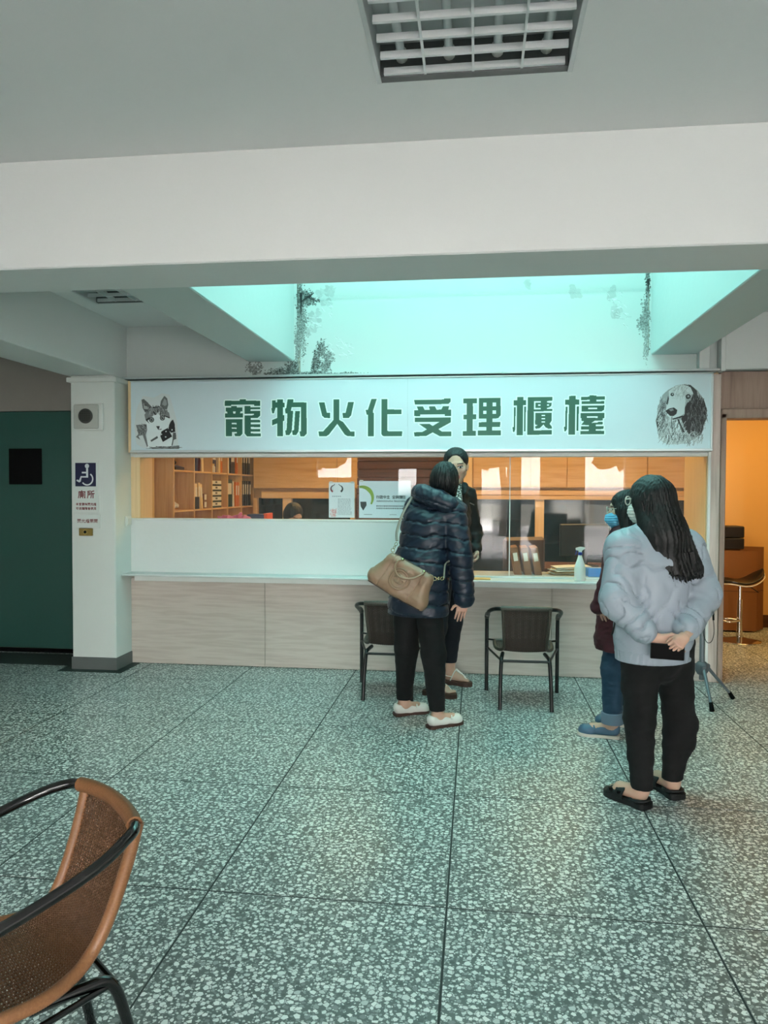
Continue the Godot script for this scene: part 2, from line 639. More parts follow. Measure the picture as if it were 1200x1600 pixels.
func terrazzo() -> Image:
	var s := 2048
	var im := Image.create(s, s, false, Image.FORMAT_RGB8)
	var cement := Color(0.37, 0.405, 0.39)
	im.fill(cement)
	var rg := RandomNumberGenerator.new()
	rg.seed = 77
	var pal := [Color(0.93, 0.95, 0.93), Color(0.89, 0.91, 0.89), Color(0.96, 0.97, 0.95), Color(0.80, 0.83, 0.81), Color(0.60, 0.635, 0.62), Color(0.50, 0.535, 0.52), Color(0.30, 0.335, 0.325)]
	# a jittered lattice of chips, coarse then fine between them
	for pass_i in 3:
		var step := [14.0, 21.0, 31.0][pass_i] as float
		var nn := int(s / step)
		for j in nn:
			for i in nn:
				if rg.randf() < [0.35, 0.30, 0.08][pass_i]:
					continue
				var c := Vector2((i + 0.5 + rg.randf_range(-0.36, 0.36)) * s / nn, (j + 0.5 + rg.randf_range(-0.36, 0.36)) * s / nn)
				var r := step * rg.randf_range(0.30, 0.54)
				var col: Color
				var q := rg.randf()
				if pass_i == 2:
					col = pal[0] if q < 0.34 else pal[1] if q < 0.6 else pal[2] if q < 0.78 else pal[3] if q < 0.86 else pal[4] if q < 0.91 else pal[5] if q < 0.965 else pal[6]
				else:
					col = pal[3] if q < 0.3 else pal[1] if q < 0.62 else pal[4] if q < 0.8 else pal[5] if q < 0.95 else pal[6]
				col = col.lightened(rg.randf_range(0.0, 0.06)).darkened(rg.randf_range(0.0, 0.06))
				var k := rg.randi_range(4, 6)
				var a0 := rg.randf() * TAU
				var el := rg.randf_range(0.6, 1.0)
				var dir := Vector2.from_angle(rg.randf() * TAU)
				var poly := PackedVector2Array()
				var rim := PackedVector2Array()
				for e in k:
					var a := a0 + TAU * (e + rg.randf_range(-0.25, 0.25)) / k
					var w := Vector2.from_angle(a) * r * rg.randf_range(0.8, 1.12)
					w -= dir * w.dot(dir) * (1.0 - el)
					poly.append(c + w)
					rim.append(c + w + w.normalized() * [1.0, 1.4, 2.1][pass_i])
				fill_poly(im, rim, cement.darkened(rg.randf_range(-0.1, 0.14)), true)
				fill_poly(im, poly, col, true)
	return im

func fill_poly(im: Image, poly: PackedVector2Array, col: Color, wrap := false) -> void:   # scanlines; even-odd
	var lo := 1e9
	var hi := -1e9
	for p in poly:
		lo = minf(lo, p.y)
		hi = maxf(hi, p.y)
	var w := im.get_width()
	var hh := im.get_height()
	for y in range(int(floor(lo)), int(ceil(hi)) + 1):
		var xs := []
		var yy := y + 0.5
		for k in poly.size():
			var a := poly[k]
			var b := poly[(k + 1) % poly.size()]
			if (a.y <= yy) != (b.y <= yy):
				xs.append(a.x + (b.x - a.x) * (yy - a.y) / (b.y - a.y))
		xs.sort()
		for k in range(0, xs.size() - 1, 2):
			var x0 := int(round(xs[k]))
			var x1 := int(round(xs[k + 1]))
			if x1 <= x0:
				continue
			if wrap:
				var yw := posmod(y, hh)
				im.fill_rect(Rect2i(maxi(x0, 0), yw, mini(x1, w) - maxi(x0, 0), 1), col)
				if x0 < 0:
					im.fill_rect(Rect2i(w + x0, yw, mini(x1, 0) - x0, 1), col)
				if x1 > w:
					im.fill_rect(Rect2i(0, yw, x1 - w, 1), col)
			elif y >= 0 and y < hh:
				im.fill_rect(Rect2i(x0, y, x1 - x0, 1), col)

# ---------------------------------------------------------------- the room
func build_room() -> void:
	# floor: a bed, then one terrazzo panel per bay between the joints
	var fl := struct("floor", bxm(V(-5.8, -0.2, -10), V(5.2, -0.0022, 4.4)), M.joint, "pale chip terrazzo floor cast in panels between dark joints")
	var tile := Geo.new().box(V(0, -0.006, 0), V(0.8925, 0.012, 1.0015), 0.0015).mesh()
	for i in range(-5, 6):
		for j in range(-10, 5):
			# joints run at x = -0.096 + 0.9 i and z = -2.695 - 1.01 j
			var x := -0.546 + 0.9 * i
			var z := -3.2 + 1.01 * j
			if x < -5.5 or x > 5.0 or z > 4.3 or z < -10.3:
				continue
			put("floor_panel", tile, M.terrazzo, fl).position = V(x, 0, z)
	# plain cement margin along the pillar and the toilet wall
	var bd := Geo.new()
	bd.span(V(-5.55, 0, -6.42), V(-3.38, 0.003, -6.02), 0.001).span(V(-3.46, 0, -6.02), V(-2.90, 0.003, -5.83), 0.001).span(V(-2.975, 0, -6.2), V(-2.90, 0.003, -5.83), 0.001)
	put("cement_margin", bd.mesh(), M.cement, fl)

	# ceiling: slabs round the recessed lamps, beams, light shaft
	var ce := group_struct("ceiling", "white plastered ceiling with deep beams and a daylight shaft")
	var s := Geo.new()
	s.span(V(-5.8, 2.92, -3.04), V(-0.34, 3.1, 4.4)).span(V(0.30, 2.92, -3.04), V(4.8, 3.1, 4.4)).span(V(-0.34, 2.92, -3.04), V(0.30, 3.1, -2.6)).span(V(-0.34, 2.92, -1.38), V(0.30, 3.1, 4.4))
	s.span(V(-3.01, 2.92, -6.2), V(-2.85, 3.1, -3.4)).span(V(-2.37, 2.92, -6.2), V(-1.92, 3.1, -3.4)).span(V(-2.85, 2.92, -6.2), V(-2.37, 3.1, -5.40)).span(V(-2.85, 2.92, -4.19), V(-2.37, 3.1, -3.4))
	s.span(V(1.72, 2.92, -6.2), V(4.8, 3.1, -3.4)).span(V(-5.8, 2.92, -6.6), V(-3.41, 3.1, -3.4))
	s.span(V(-5.8, 3.1, -10.0), V(4.8, 3.2, -6.2)).span(V(-5.8, 3.1, -6.2), V(-1.9, 3.2, -3.2)).span(V(1.7, 3.1, -6.2), V(4.8, 3.2, -3.2)).span(V(-5.8, 3.1, -3.2), V(4.8, 3.2, 4.4))
	put("slab", s.mesh(), M.ceil, ce)
	put("beam", bxm(V(-5.8, 2.465, -3.40), V(4.8, 3.1, -3.04), 0.006), M.white, ce)
	put("beam", bxm(V(-3.41, 2.465, -6.45), V(-3.01, 3.1, -3.40), 0.006), M.white, ce)
	put("beam", bxm(V(-1.92, 2.6, -6.2), V(-1.53, 4.6, -3.40), 0.006), M.shaft, ce)
	put("beam", bxm(V(1.37, 2.6, -6.2), V(1.72, 4.6, -3.40), 0.006), M.shaft, ce)
	put("beam", bxm(V(-3.01, 2.465, -6.6), V(1.9, 4.6, -6.2), 0.0), M.mould, ce)
	put("beam", bxm(V(1.9, 2.465, -6.6), V(4.8, 3.1, -6.2), 0.0), M.white, ce)
	put("beam_haunch", bxm(V(1.72, 2.47, -6.2), V(1.80, 2.92, -6.13), 0.004), M.white, ce)
	put("beam_haunch", bxm(V(1.875, 2.45, -6.2), V(1.91, 2.92, -6.10), 0.004), M.white, ce)
	put("beam", bxm(V(1.91, 2.465, -6.28), V(4.8, 2.9, -6.12), 0.004), M.white, ce)
	var w := Geo.new()
	w.span(V(-1.92, 3.1, -3.40), V(1.72, 4.6, -3.04))
	put("shaft_wall", w.mesh(), M.shaft, ce)
	var pan := mat(Color(0.55, 0.86, 0.82), 0.5)
	pan.emission_enabled = true
	pan.emission = Color(0.75, 1.0, 0.98)
	pan.emission_energy_multiplier = 0.8
	put("skylight_panel", bxm(V(-1.92, 4.40, -6.6), V(1.72, 4.44, -3.04)), pan, ce)

	# walls of the hall
	struct("wall_left", bxm(V(-5.8, 0, -6.6), V(-5.5, 3.1, 4.4)), M.white)
	struct("wall_right", bxm(V(4.6, 0, -10), V(4.9, 3.1, 4.4)), M.white)
	var g := Geo.new()
	var x0 := -5.8
	for o in OPEN:
		g.span(V(x0, 0, 4.2), V(o[0], 2.42, 4.4)).span(V(o[0], o[2], 4.2), V(o[1], 2.42, 4.4))
		if o[3] > 0.0:
			g.span(V(o[0], 0, 4.2), V(o[1], o[3], 4.4))
		x0 = o[1]
	g.span(V(x0, 0, 4.2), V(4.9, 2.42, 4.4)).span(V(-5.8, 2.88, 4.2), V(4.9, 3.1, 4.4)).span(V(-5.8, 2.42, 4.2), V(-3.3, 2.88, 4.4)).span(V(-2.6, 2.42, 4.2), V(-2.3, 2.88, 4.4)).span(V(-0.4, 2.42, 4.2), V(0.4, 2.88, 4.4)).span(V(1.6, 2.42, 4.2), V(4.9, 2.88, 4.4))
	struct("wall_front", g.mesh(), M.white, "white wall with entrance doorways behind the viewer")

	# wall with the toilet door
	struct("wall_toilet", Geo.new().span(V(-5.6, 2.233, -6.65), V(-3.37, 2.95, -6.45)).span(V(-5.6, 0, -6.75), V(-3.37, 2.233, -6.62)).mesh(), M.grey_wall, "grey wall strip above the green door on the left")
	var d1 := group_struct("door_1", "dark green flush door with a small black window, left of the pillar")
	put("leaf", bxm(V(-5.2, 0.045, -6.53), V(-3.66, 2.228, -6.46), 0.003), M.green_door, d1)
	put("jamb", bxm(V(-3.66, 0.0, -6.6), V(-3.37, 2.233, -6.455), 0.003), M.green_door, d1)
	put("vision_panel", bxm(V(-4.287, 1.559, -6.47), V(-3.962, 1.889, -6.452), 0.004), M.black, d1)
	put("bottom_gap", bxm(V(-5.2, 0.0, -6.60), V(-3.66, 0.012, -6.48)), M.black, d1)

	# pillar
	var pl := struct("wall_pillar", bxm(V(-3.37, 0, -6.6), V(-2.983, 2.465, -5.92), 0.006), M.pillar, "white square pillar between the green door and the counter")
	put("capping", bxm(V(-3.395, 2.408, -6.2), V(-2.955, 2.447, -5.895), 0.004), M.white_plastic, pl)
	struct("baseboard_pillar", Geo.new().span(V(-3.378, 0, -6.45), V(-2.975, 0.105, -5.912), 0.003).mesh(), M.skirting, "grey stone skirting round the foot of the pillar")

	# office shell
	var sh := Geo.new()
	sh.span(V(-3.4, 0, -10.0), V(-3.24, 3.1, -6.5)).span(V(-3.4, 0, -6.7), V(-2.99, 2.8, -6.5))
	struct("wall_office_left", sh.mesh(), M.oak_v)
	struct("wall_office_back", bxm(V(-3.4, 0, -10.0), V(4.7, 3.1, -9.75)), M.orange_wall, "warm lit back wall of the office")
	struct("wall_office_side", Geo.new().span(V(1.815, 0, -6.86), V(1.90, 2.465, -6.24)).mesh(), M.oak_pale, "pale wood return wall at the right end of the counter window")
	struct("wall_storage", Geo.new().span(V(2.62, 0, -8.95), V(4.6, 2.9, -8.80)).span(V(2.62, 0, -9.76), V(2.74, 2.9, -8.80)).mesh(), M.orange_wall, "orange lit wall of the store room beyond the open doorway")
	struct("baseboard_storage", bxm(V(2.60, 0, -8.80), V(4.6, 0.14, -8.78)), M.walnut)
	struct("ceiling_office", bxm(V(-3.4, 2.72, -9.8), V(4.7, 2.8, -6.5)), M.white)
	var oc := mat(Color(1, 0.8, 0.5), 0.5)
	oc.emission_enabled = true
	oc.emission = Color(1.0, 0.80, 0.48)
	oc.emission_energy_multiplier = 2.0
	for q in [V(-1.2, 2.70, -7.9), V(1.0, 2.70, -7.9), V(3.1, 2.70, -7.5)]:
		var p := thing("ceiling_light", ["warm square ceiling light over the bookshelf end of the office", "warm square ceiling light over the desk behind the glass", "warm square ceiling light of the store room"][int(q.x > 0) + int(q.x > 2)], "light", q)
		put("frame", Geo.new().box(V(0, 0.005, 0), V(1.28, 0.03, 1.28), 0.004).mesh(), M.white_plastic, p)
		put("diffuser", Geo.new().box(V(0, -0.012, 0), V(1.2, 0.01, 1.2), 0.003).mesh(), oc, p)

	# doorway to the office at the right end
	struct("wall_doorway", Geo.new().span(V(1.915, 2.17, -6.40), V(2.85, 2.47, -6.24), 0.003).span(V(2.853, 0, -6.40), V(4.6, 2.47, -6.24), 0.003).mesh(), M.brown_panel, "brown wood panelling above the open doorway")
	struct("trim_doorway", Geo.new().span(V(1.906, 0, -6.36), V(1.945, 2.13, -6.17), 0.004).span(V(1.906, 2.09, -6.36), V(2.86, 2.165, -6.17), 0.004).span(V(2.82, 0, -6.36), V(2.86, 2.13, -6.17), 0.004).mesh(), M.brown_panel, "brown wood casing of the open doorway")
	struct("trim_jamb", bxm(V(1.83, 0, -6.3), V(1.906, 2.44, -6.19), 0.003), M.ash_v, "pale wood post at the right end of the counter")
	struct("trim_rail", Geo.new().span(V(-3.0, 2.452, -6.2), V(0.2, 2.470, -6.07), 0.003).span(V(0.2, 2.449, -6.2), V(1.86, 2.466, -6.06), 0.003).mesh(), M.alu, "thin metal rail above the long sign")

func forecourt() -> void:
	# outside the entrance: paving, a low wall and trees that show in the glass
	struct("floor_forecourt", bxm(V(-14, -0.25, 4.4), V(14, -0.03, 22)), mat(Color(0.80, 0.79, 0.80), 0.8), "pale paved forecourt outside the entrance")
	struct("wall_forecourt", bxm(V(-14, -0.03, 21), V(14, 0.9, 21.3)), mat(Color(0.5, 0.5, 0.48), 0.8), "low grey wall at the far side of the forecourt")
	var leaf := mat(Color(0.13, 0.18, 0.09), 0.8)
	var bark := mat(Color(0.20, 0.16, 0.13), 0.9)
	for e in [[0.9, 13.0, 1.7, 41], [-6.5, 15.0, 2.4, 42], [5.6, 14.0, 2.0, 43]]:
		var tr := thing("tree", ["leafy tree on the forecourt straight outside the middle doorways", "broad leafy tree on the forecourt outside the leftmost doorway", "leafy tree on the forecourt outside the rightmost doorway"][e[3] - 41], "tree", V(e[0], -0.03, e[1]))
		put("trunk", Geo.new().tube(smooth_path([V(0, 0, 0), V(0.08, 1.2, 0.05), V(-0.05, 2.6, 0), V(0.1, 3.8, 0.1)], 4), 0.16, 8, false, 0.07).mesh(), bark, tr)
		var f := Field.new(V(-3.2, 1.6, -3.2), V(3.2, 6.4, 3.2), 0.15)
		var rg := RandomNumberGenerator.new()
		rg.seed = e[3]
		for k in 11:
			f.ell(V(rg.randf_range(-1, 1) * e[2] * 0.7, rg.randf_range(2.7, 4.8), rg.randf_range(-1, 1) * e[2] * 0.7), V(1, 0.8, 1) * rg.randf_range(0.5, 0.95), 0.05)
		var w := FastNoiseLite.new()
		w.frequency = 2.2
		w.seed = e[3]
		f.shape(0.9, func(p: Vector3, d: float) -> float: return d + 0.42 * w.get_noise_3dv(p))
		put("crown", f.mesh(), leaf, tr)

# ---------------------------------------------------------------- flat print: lettering and drawings on signs and posters
func pts(s: String, f: Callable) -> PackedVector2Array:
	var out := PackedVector2Array()
	for w in s.split(" ", false):
		var q := w.split(",")
		out.append(f.call(float(q[0]), float(q[1])))
	return out

func ink(im: Image, s: String, col: Color, f: Callable) -> void:
	for part in s.split(";", false):
		fill_poly(im, pts(part, f), col)

func line(im: Image, a: Vector2, b: Vector2, w: float, col: Color, w2 := -1.0) -> void:
	var n := (b - a).orthogonal().normalized() * 0.5
	var e := w if w2 < 0.0 else w2
	fill_poly(im, PackedVector2Array([a + n * w, b + n * e, b - n * e, a - n * w]), col)

func disc(im: Image, c: Vector2, r: float, col: Color, ry := -1.0) -> void:
	var p := PackedVector2Array()
	for k in 20:
		p.append(c + Vector2(cos(TAU * k / 20) * r, sin(TAU * k / 20) * (r if ry < 0.0 else ry)))
	fill_poly(im, p, col)

const GLYPH := {
	"廁": "5,0 5,1;1,1.5 10,1.5;1,1.5 1,6 0,10;3,3 6,3 6,8 3,8 3,3;3,4.7 6,4.7;3,6.3 6,6.3;3.5,8 2.5,10;5.5,8 6.5,10;7.6,3.5 7.6,8;9.6,2.5 9.6,10 8.8,9.5",
	"所": "0.5,1 4.5,0.5;1,1 1,6 0,10;1,3 4,3 4,5.5 1,5.5;9.5,0.3 6,1.2;6,1.2 6,6 5,10;6,4 10,4;8.2,4 8.2,10",
	"本": "0,2.5 10,2.5;5,0 5,10;5,3 0.5,8;5,3 9.5,8;3,7.5 7,7.5",
	"室": "5,0 5,1;0.5,1.5 0.5,3;0.5,1.5 9.5,1.5 9.5,3;2,3.5 8,3.5;4.5,3.5 3,5.5 7.5,5;2,7 8,7;5,5.5 5,9.8;0.5,9.8 9.5,9.8",
	"備": "2,0 0,4;1.3,2.5 1.3,10;3,1.5 10,1.5;5,0 5,3;8,0 8,3;3,3.2 10,3.2;4,3.2 3,10;4.5,5 9.5,5 9.5,10;4.5,5 4.5,10;7,5 7,10;4.5,7 9.5,7",
	"有": "0,2.5 10,2.5;4.5,0 0,7;3.5,4.5 9,4.5 9,10;3.5,4.5 3.5,10;3.5,6.2 9,6.2;3.5,8 9,8",
	"閃": "0.5,0.5 4.3,0.5 4.3,4 0.5,4;0.5,0 0.5,10;0.5,2.2 4.3,2.2;9.5,0.5 5.7,0.5 5.7,4 9.5,4;9.5,0 9.5,10;5.7,2.2 9.5,2.2;5,4.5 2.5,9.5;5,6 7.5,9.5",
	"光": "5,0 5,4.5;1.5,1 3,3.5;8.5,1 7,3.5;0,4.7 10,4.7;3.5,4.7 3,8 0.5,10;6.3,4.7 6.3,9.5 10,9.5 10,8",
	"燈": "2,0 2,5 0,10;2,5 4,9;0,3 1,5;4,2.5 3,4.5;5,1 7,1 4.5,4;8,0 9.5,4;5,4.5 9.5,4.5;5.5,5.8 9,5.8 9,7.5 5.5,7.5 5.5,5.8;6,8 6.5,9.3;8.5,8 8,9.3;4.5,9.7 10,9.7",
	"可": "0,1 10,1;7.5,1 7.5,9.5 6,9.5;1.5,3.5 5,3.5 5,7 1.5,7 1.5,3.5",
	"供": "2.5,0 0,5;1.5,3 1.5,10;5,0.5 5,6;8,0.5 8,6;3.5,2.5 10,2.5;3,6 10,6;5.5,7 3.5,10;7.5,7 9.5,10",
	"聽": "0,0.8 5,0.8;1,0.8 1,8;4,0.8 4,8;1,3 4,3;1,5 4,5;0,8 5,7.5;2.5,8 2.5,10;5.5,1.5 10,1.5;7.8,0 7.8,3;6,3 9.7,3 9.7,5 6,5 6,3;5.5,6 10,6;6,7.5 6,9.5 9,9.5 9,8;7.5,7 8,8.5;9.5,7 10,8.5",
	"障": "0.5,0.5 0.5,10;0.5,0.5 3,0.5 2,3.5 3,6 1,6.5;6.8,0 6.8,1;4,1.3 10,1.3;5.5,1.5 6,3;8.5,1.5 8,3;4,3.2 10,3.2;5,4.3 9,4.3 9,7 5,7 5,4.3;5,5.6 9,5.6;4,8.3 10,8.3;7,7 7,10",
	"者": "1,2 8,2;4.5,0 4.5,4;0,4.2 10,4.2;9,0.5 1,7;3,5.5 8.5,5.5 8.5,10 3,10 3,5.5;3,7.7 8.5,7.7",
	"使": "2.5,0 0,5;1.5,3 1.5,10;3.5,1.5 10,1.5;4,3 9.5,3 9.5,5.3 4,5.3 4,3;6.8,0 6.8,5.5 3.5,10;4.5,6 10,10",
	"用": "1.5,0.5 9,0.5 9,10;1.5,0.5 1.5,6 0.5,10;5.2,0.5 5.2,10;1.5,3.5 9,3.5;1.5,6.5 9,6.5",
	"開": "0.5,0.5 4.3,0.5 4.3,4 0.5,4;0.5,0 0.5,10;0.5,2.2 4.3,2.2;9.5,0.5 5.7,0.5 5.7,4 9.5,4;9.5,0 9.5,10;5.7,2.2 9.5,2.2;2.5,5.3 7.5,5.3;2,7 8,7;4,5.3 3.5,10;6.3,5.3 6.3,10",
	"關": "0.5,0.5 4.3,0.5 4.3,4 0.5,4;0.5,0 0.5,10;0.5,2.2 4.3,2.2;9.5,0.5 5.7,0.5 5.7,4 9.5,4;9.5,0 9.5,10;5.7,2.2 9.5,2.2;3.5,4.7 2.5,6 4,6 2.5,7.5;6.5,4.7 5.5,6 7,6 5.5,7.5;3.5,7.5 3.5,9;6.5,7.5 6.5,9.5",
	"行": "2.5,0 0.5,2.5;3,3 0,6;2,4.5 2,10;5,1.5 9.5,1.5;4.5,4.5 10,4.5;7.8,4.5 7.8,9.7 6.5,9.5",
	"政": "0,1 5,1;2.7,1 2.7,9;2.7,4.5 5,4.5;0.8,4 0.8,9;0,9.2 5.3,8.5;7,0 5.5,4;6.3,2.5 10,2.5;9,2.5 5.5,10;6.3,5 10,10",
	"中": "1,2.5 9,2.5 9,6.5 1,6.5 1,2.5;5,0 5,10",
	"立": "5,0 5,2;1,2.5 9,2.5;3,4 4,8;7,4 6,8;0,9.5 10,9.5",
	"全": "5,0 0,4;5,0 10,4;2.5,4.5 7.5,4.5;2.5,7 7.5,7;5,4.5 5,9.7;0.5,9.7 9.5,9.7",
	"民": "1,1 8.5,1 8.5,4 1,4;1,1 1,9.7 4.5,8.5;1,6 9.5,6;5.5,4 9.8,9.7",
	"信": "2.5,0 0,5;1.5,3 1.5,10;6.5,0 6.5,1;3.5,1.7 10,1.7;4.3,3.3 9.3,3.3;4.3,5 9.3,5;4.5,6.7 9,6.7 9,9.7 4.5,9.7 4.5,6.7",
	"任": "2.5,0 0,5;1.5,3 1.5,10;9,0.5 4,1.5;3.3,5 10,5;6.6,1.3 6.6,9.5;4,9.5 9.5,9.5",
}

func write(im: Image, text: String, at: Vector2, size: float, step: float, w: float, col: Color) -> void:
	for k in text.length():
		if not GLYPH.has(text[k]):
			continue
		for st in (GLYPH[text[k]] as String).split(";"):
			var p := pts(st, func(x: float, y: float) -> Vector2: return at + Vector2(k * step + x * size * 0.1, y * size * 0.1))
			for i in p.size() - 1:
				var d := (p[i + 1] - p[i]).normalized() * w * 0.4
				line(im, p[i] - d, p[i + 1] + d, w, col)

# the eight big characters of the counter sign, stroke outlines drawn on four sheets of two
const BIG := [
	"85,120 258,120 258,105 330,105 330,120 498,120 498,180 428,180 428,166 158,166 158,180 85,180;95,200 158,200 158,182 225,182 225,200 292,200 292,245 270,245 262,268 298,268 298,316 88,316 88,268 118,268 108,245 95,245;98,336 292,336 292,505 262,535 205,535 195,505 225,500 225,484 168,484 168,535 98,535;315,182 385,182 385,196 498,196 498,218 385,222 385,240 498,240 498,295 470,320 388,322 388,345 498,345 498,374 388,374 388,396 498,396 498,427 388,427 388,450 498,450 498,480 388,480 388,502 505,502 505,537 345,537 315,500 315,292 400,292 425,285 425,272 315,272;640,115 680,115 680,140 698,140 698,105 765,105 765,145 785,145 785,198 765,198 765,290 782,290 782,352 765,358 765,535 698,535 698,385 640,408 640,345 698,322 698,200 680,200 660,268 640,268 630,210 640,205;820,105 888,105 885,140 1043,140 1043,505 1015,535 970,535 960,480 978,478 978,195 868,195 850,270 795,268 790,215 805,205;820,240 885,240 868,480 840,522 800,522 792,468 808,465;910,240 965,240 948,480 920,522 880,522 872,468 895,465",
	"233,105 302,105 302,345 345,368 432,480 480,480 480,535 400,535 365,515 278,390 180,515 150,535 65,535 57,480 110,480 233,345;62,140 128,140 155,262 195,262 195,322 130,322 100,295;405,135 472,135 440,290 412,322 345,322 338,262 375,262;678,100 740,100 695,240 697,262 707,262 707,535 638,535 638,283 622,283 610,228 636,225;795,100 864,100 864,222 1030,222 1030,278 864,278 864,470 880,478 1038,478 1036,533 815,533 795,512",
	"90,112 440,105 440,92 520,92 518,130 490,158 100,165;122,188 195,188 215,228 275,225 262,188 335,186 355,225 410,222 428,184 502,182 490,225 525,225 525,298 450,298 450,277 162,280 162,300 92,300 92,230 138,230;98,320 520,316 520,372 375,452 415,480 525,480 525,533 388,533 308,490 230,533 95,535 88,488 185,486 240,455 148,392 270,390 308,415 390,366 98,370;668,95 826,92 826,150 780,150 780,280 820,280 818,335 778,335 778,472 815,472 812,528 660,530 662,475 705,475 705,338 668,338 668,282 707,282 707,152 668,152;850,90 1104,86 1104,290 1075,325 1008,328 1008,368 1100,368 1098,425 1006,425 1006,466 1108,466 1106,524 836,526 838,468 936,468 936,427 846,428 848,372 938,370 938,328 850,330",
	"135,76 210,75 210,112 240,112 240,172 205,172 203,522 128,524 132,175 95,175 95,115 135,115;98,195 118,195 112,455 100,488 88,486 80,430 97,428;218,190 238,188 232,478 217,478;260,78 550,74 548,118 485,124 485,142 540,145 535,180 515,195 485,205 485,215 548,217 546,240 330,246 330,466 543,464 541,515 253,518;350,262 540,260 538,355 515,390 540,420 540,445 505,448 470,432 445,398 400,440 355,448 342,425 375,405 350,400 345,380;745,65 822,63 822,105 862,105 862,165 818,165 814,515 737,517 742,168 698,168 698,108 745,108;703,190 725,190 718,455 700,480 690,478 683,425 700,422;836,188 858,186 852,470 832,470;885,75 985,72 985,58 1063,58 1063,70 1162,68 1162,105 1063,108 1063,128 1155,125 1155,155 890,158 892,128 985,126 985,110 885,112;892,178 1158,174 1155,225 1125,245 890,248;880,265 1158,262 1156,322 1140,325 1140,350 1045,353 1005,380 1075,375 1090,366 1140,368 1138,395 1058,398 1058,418 1148,418 1146,450 1056,452 1056,470 1156,472 1154,510 876,514 878,475 975,472 975,455 885,456 885,420 975,418 975,404 885,403 920,360 890,355 890,325 878,322",
]
const BIG_HOLES := [
	"180,245 213,245 208,270 184,270;165,378 222,378 222,396 165,396;165,432 222,432 222,448 165,448",
	"",
	"900,143 937,143 937,186 900,186;1010,142 1050,142 1050,184 1010,184;900,236 937,236 937,276 900,276;1010,234 1050,234 1050,275 1010,275",
	"332,125 412,125 412,142 350,142 350,205 412,205 412,220 332,220;382,164 408,164 408,180 382,180;485,163 510,163 510,180 485,180;420,285 462,285 462,300 420,300;420,322 462,322 462,336 420,336;420,360 462,360 462,375 420,375;968,202 1075,202 1075,218 968,218;953,302 1080,302 1080,320 953,320",
]
const SIGN_LO := Vector2(-2.922, 1.833)
const SIGN_HI := Vector2(1.810, 2.438)

func sign_map(px: float, py: float) -> Vector2:   # a survey sheet of the sign, taken obliquely, squared up to its face
	var w := -1.04272e-4 * px + 2.45678e-5 * py - 0.949198
	return Vector2((-5.15532e-3 * px - 3.70534e-5 * py + 3.863972) / w, 1.52 + (-1.85528e-5 * px + 5.19190e-3 * py - 3.963560) / w)

func sign_print() -> Image:
	var w := 2048
	var h := int(w * (SIGN_HI.y - SIGN_LO.y) / (SIGN_HI.x - SIGN_LO.x))
	var im := Image.create(w, h, false, Image.FORMAT_RGB8)
	var bg := Color(0.80, 0.865, 0.885)
	im.fill(bg)
	var k := w / (SIGN_HI.x - SIGN_LO.x)
	var sheet := func(ox: float, oy: float, sc: float) -> Callable:
		return func(u: float, v: float) -> Vector2:
			var q := sign_map(ox + u / sc, oy + v / sc)
			return Vector2((q.x - SIGN_LO.x) * k, (SIGN_HI.y - q.y) * k)
	var green := Color(0.085, 0.36, 0.28)
	var halo := Color(0.90, 0.97, 0.95)
	var ox := [340.0, 490.0, 635.0, 790.0]
	for layer in 2:
		for i in 4:
			var f: Callable = sheet.call(ox[i], 610.0, 7.5)
			for part in (BIG[i] as String).split(";"):
				var p := pts(part, f)
				if layer == 0:
					for q in Geometry2D.offset_polygon(p, 4.0, Geometry2D.JOIN_ROUND):
						fill_poly(im, q, halo)
				else:
					fill_poly(im, p, green)
			if layer == 1:
				ink(im, BIG_HOLES[i], halo, f)
	# the seam between the two sheets
	var sf: Callable = sheet.call(0.0, 0.0, 1.0)
	line(im, sf.call(637, 590), sf.call(637, 708), 1.2, bg.darkened(0.12))
	cat(im, sheet.call(205.0, 600.0, 13.33))
	dog(im, sheet.call(1010.0, 585.0, 10.0))
	return im

func hatch(im: Image, f: Callable, sd: int, n: int, c: Vector2, rx: float, ry: float, ang: float, spread: float, l: float, w: float, cols: Array) -> void:
	var rg := RandomNumberGenerator.new()
	rg.seed = sd
	for k in n:
		var a := rg.randf() * TAU
		var r := sqrt(rg.randf())
		var p := c + Vector2(cos(a) * rx * r, sin(a) * ry * r)
		var d := Vector2.from_angle(ang + rg.randf_range(-spread, spread)) * l * rg.randf_range(0.5, 1.2)
		line(im, f.call(p.x - d.x, p.y - d.y), f.call(p.x + d.x, p.y + d.y), w * rg.randf_range(0.6, 1.3), cols[rg.randi() % cols.size()], 0.5)

